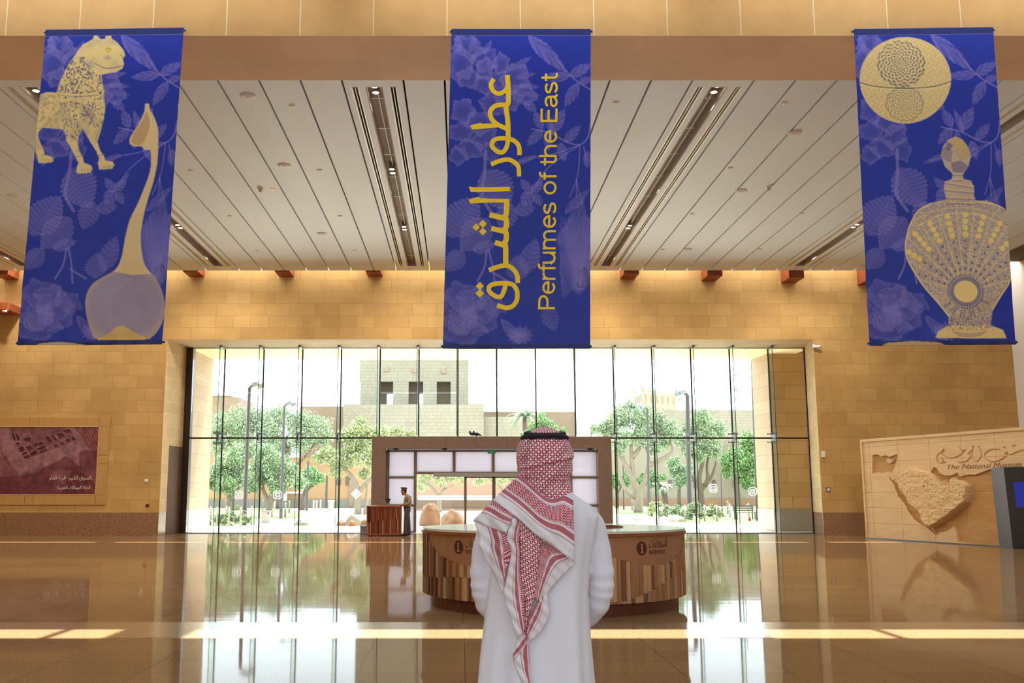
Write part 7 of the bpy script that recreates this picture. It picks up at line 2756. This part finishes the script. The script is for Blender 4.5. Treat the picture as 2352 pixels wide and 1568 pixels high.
HC = gp(928, 1129.2)
ztop = zt + .03
bb = MB()
head_shape(bb, HC, (-1, 0), gp(933, 1136.5))
loft(bb, [gring(935.5, 1172, .10, .13), gring(935, 1155, .09, .12), gring(936, 1141, .09, .15), gring(934, 1137, .05, .06)])
for s_ in (-1, 1):
    e = gp(941, 1155.5, s_ * .24)
    w_ = Vector((atY(925.5 if s_ < 0 else 922, 1160, YG).x, YG + s_ * .13, ztop))
    bb.tube([gp(938, 1141, s_ * .17), e, w_], [.045, .04, .030], 12)
    fingers(bb, w_, (-1, -.1 * s_, -.12), (0, 0, 1), (0, -s_, 0), .25)
for s_, kn, an in ((-1, (933, 1197), (931.5, 1224)), (1, (937.5, 1196), (939, 1223))):
    bb.tube([gp(936, 1172, s_ * .08), gp(*kn, s_ * .085), gp(*an, s_ * .085)], [.07, .05, .04], 12)
body_g = merged(bb, 'body', m_skin, gd, .006, 3)
face_marks(HC, (-1, 0), gd)
b = MB()
loft(b, [gring(935.3, 1165.5, .128, .165), gring(935, 1162, .132, .170), gring(935, 1155, .128, .168), gring(935.6, 1147, .142, .188), gring(936.8, 1141.5, .138, .205), gring(937, 1138.5, .105, .175), gring(934.5, 1136, .072, .085), gring(933, 1134.6, .064, .070)])
for s_ in (-1, 1):
    e = gp(941, 1155.5, s_ * .24)
    w_ = Vector((atY(926.5 if s_ < 0 else 923, 1160, YG).x, YG + s_ * .135, ztop + .01))
    b.tube(smooth_path([gp(938, 1140.2, s_ * .17), gp(940.5, 1147, s_ * .22), e, e.lerp(w_, .5) + Vector((0, 0, -.005)), e.lerp(w_, .92)], 4), np.interp(np.linspace(0, 1, 17), [0, .3, .55, .8, 1], [.075, .070, .062, .052, .046]), 14)
merged(b, 'shirt', m_shirt, gd, .009, 3)
b = MB()
loft(b, [gring(936, 1176, .120, .155), gring(935.6, 1170, .135, .172), gring(935.4, 1164, .130, .166)])
for s_, kn, an in ((-1, (932.6, 1197), (931.5, 1226)), (1, (937.6, 1196), (939.5, 1225))):
    b.tube(smooth_path([gp(935.6, 1170, s_ * .08), gp(935, 1182, s_ * .085), gp(*kn, s_ * .085), gp(*an, s_ * .085)], 5), np.interp(np.linspace(0, 1, 16), [0, .33, .66, 1], [.110, .105, .080, .068]), 16)
merged(b, 'trousers', m_trou, gd, .010, 3)
cap(gd, HC + Vector((.004, 0, .062)), m_cap, (-1, 0))
b = MB(); b.smooth = True
q = gp(935.3, 1164.2)
b.lathe([(.136, -.022), (.140, 0), (.136, .022)], q, 28, 1, 1.27)
b.build('belt', m_navy, gd)
b = MB()
q = gp(940.6, 1149, -.297)
b.add([q + Vector((.045 * math.cos(a), 0, .052 * math.sin(a))) for a in np.linspace(0, 2 * PI, 18, endpoint=False)], [tuple(range(18))])
b.k = 1
b.add([q + Vector((.026 * math.cos(a), -.004, .030 * math.sin(a))) for a in np.linspace(0, 2 * PI, 18, endpoint=False)], [tuple(range(18))])
b.build('sleeve_badge', [m_navy, m_pale], gd)
for s_, an in ((-1, (931.5, 1226)), (1, (939.5, 1225))):
    a = gp(*an, s_ * .085)
    b = MB(); b.smooth = True
    b.tube([(a.x + .06, a.y, .045), (a.x + .02, a.y, .06), (a.x - .06, a.y, .058), (a.x - .14, a.y - .01, .042), (a.x - .19, a.y - .012, .034), (a.x - .21, a.y - .012, .030)], [.03, .056, .054, .046, .034, .012], 14)
    b.build('shoe', m_black, gd)

# seated guard behind the desk, facing the hall
YS = Y0 + 1.5
HS = atY(890.3, 1155.2, YS)
HS = Vector((HS.x, YS, HS.z))
sx_, hz_ = HS.x, HS.z
sg_ = thing('person', 'person seated behind the security desk in a dark cap with badge', 'person', (sx_, YS, 0))
b = MB()
head_shape(b, HS, (0, -1), HS + Vector((0, .02, -.20)))
SHZ = hz_ - .27
loft(b, [(sx_, YS + .08, .46, .13, .10), (sx_, YS + .07, .62, .12, .09), (sx_, YS + .04, SHZ - .1, .14, .09), (sx_, YS + .03, SHZ + .02, .08, .06)])
for s_ in (-1, 1):
    w_ = Vector((sx_ + s_ * .12, YS - .26, .70))
    b.tube([(sx_ + s_ * .16, YS + .03, SHZ - .04), (sx_ + s_ * .23, YS - .02, .70), tuple(w_)], [.045, .04, .03], 12)
    fingers(b, w_, (-.25 * s_, -1, 0), (0, 0, 1), (-s_, 0, 0), .4)
    b.tube([(sx_ + s_ * .09, YS + .05, .47), (sx_ + s_ * .11, YS - .36, .50), (sx_ + s_ * .11, YS - .34, .08)], [.07, .055, .04], 12)
merged(b, 'body', m_skin, sg_, .006, 3)
face_marks(HS, (0, -1), sg_, False)
b = MB()
loft(b, [(sx_, YS + .08, .48, .155, .125), (sx_, YS + .07, .62, .148, .118), (sx_, YS + .04, SHZ - .14, .175, .122), (sx_, YS + .035, SHZ - .03, .165, .10), (sx_, YS + .03, SHZ + .04, .075, .07), (sx_, YS + .02, SHZ + .07, .066, .062)])
for s_ in (-1, 1):
    b.tube(smooth_path([(sx_ + s_ * .15, YS + .03, SHZ - .05), (sx_ + s_ * .20, YS + .01, SHZ - .16), (sx_ + s_ * .23, YS - .02, .70), (sx_ + s_ * .14, YS - .22, .70)], 4), [.072, .07, .068, .066, .064, .062, .06, .058, .056, .054, .05, .047, .045], 14)
merged(b, 'shirt', m_shirt, sg_, .009, 3)
b = MB()
loft(b, [(sx_, YS + .08, .40, .15, .12), (sx_, YS + .08, .52, .15, .12)])
for s_ in (-1, 1):
    b.tube([(sx_ + s_ * .09, YS + .05, .46), (sx_ + s_ * .11, YS - .36, .50), (sx_ + s_ * .11, YS - .34, .10)], [.10, .08, .065], 14)
merged(b, 'trousers', m_trou, sg_, .010, 3)
cap(sg_, HS + Vector((0, .002, .058)), m_navy, (0, -1), .95)
for s_ in (-1, 1):
    b = MB(); b.smooth = True
    x = sx_ + s_ * .11
    b.tube([(x, YS - .28, .045), (x, YS - .33, .058), (x, YS - .42, .05), (x, YS - .52, .034), (x, YS - .545, .03)], [.03, .055, .05, .036, .012], 14)
    b.build('shoe', m_black, sg_)
ch = thing('office_chair', 'dark office chair under the guard seated behind the security desk', 'chair', (sx_, YS + .12, 0))
b = MB(); b.box(sx_ - .24, sx_ + .24, YS - .14, YS + .30, .26, .325); b.build('seat', m_navy, ch, bevel=.02)
b = MB(); b.box(sx_ - .20, sx_ + .20, YS + .34, YS + .40, .40, .80); b.build('backrest', m_navy, ch, bevel=.02)
b = MB(); b.tube([(sx_, YS + .1, .03), (sx_, YS + .1, .26)], .03, 10)
for a in np.linspace(0, 2 * PI, 5, endpoint=False):
    b.tube([(sx_, YS + .1, .07), (sx_ + .28 * math.cos(a), YS + .1 + .28 * math.sin(a), .03)], .02, 6)
b.tube([(sx_, YS + .28, .29), (sx_, YS + .38, .45)], .02, 6)
b.build('base', m_steel, ch)
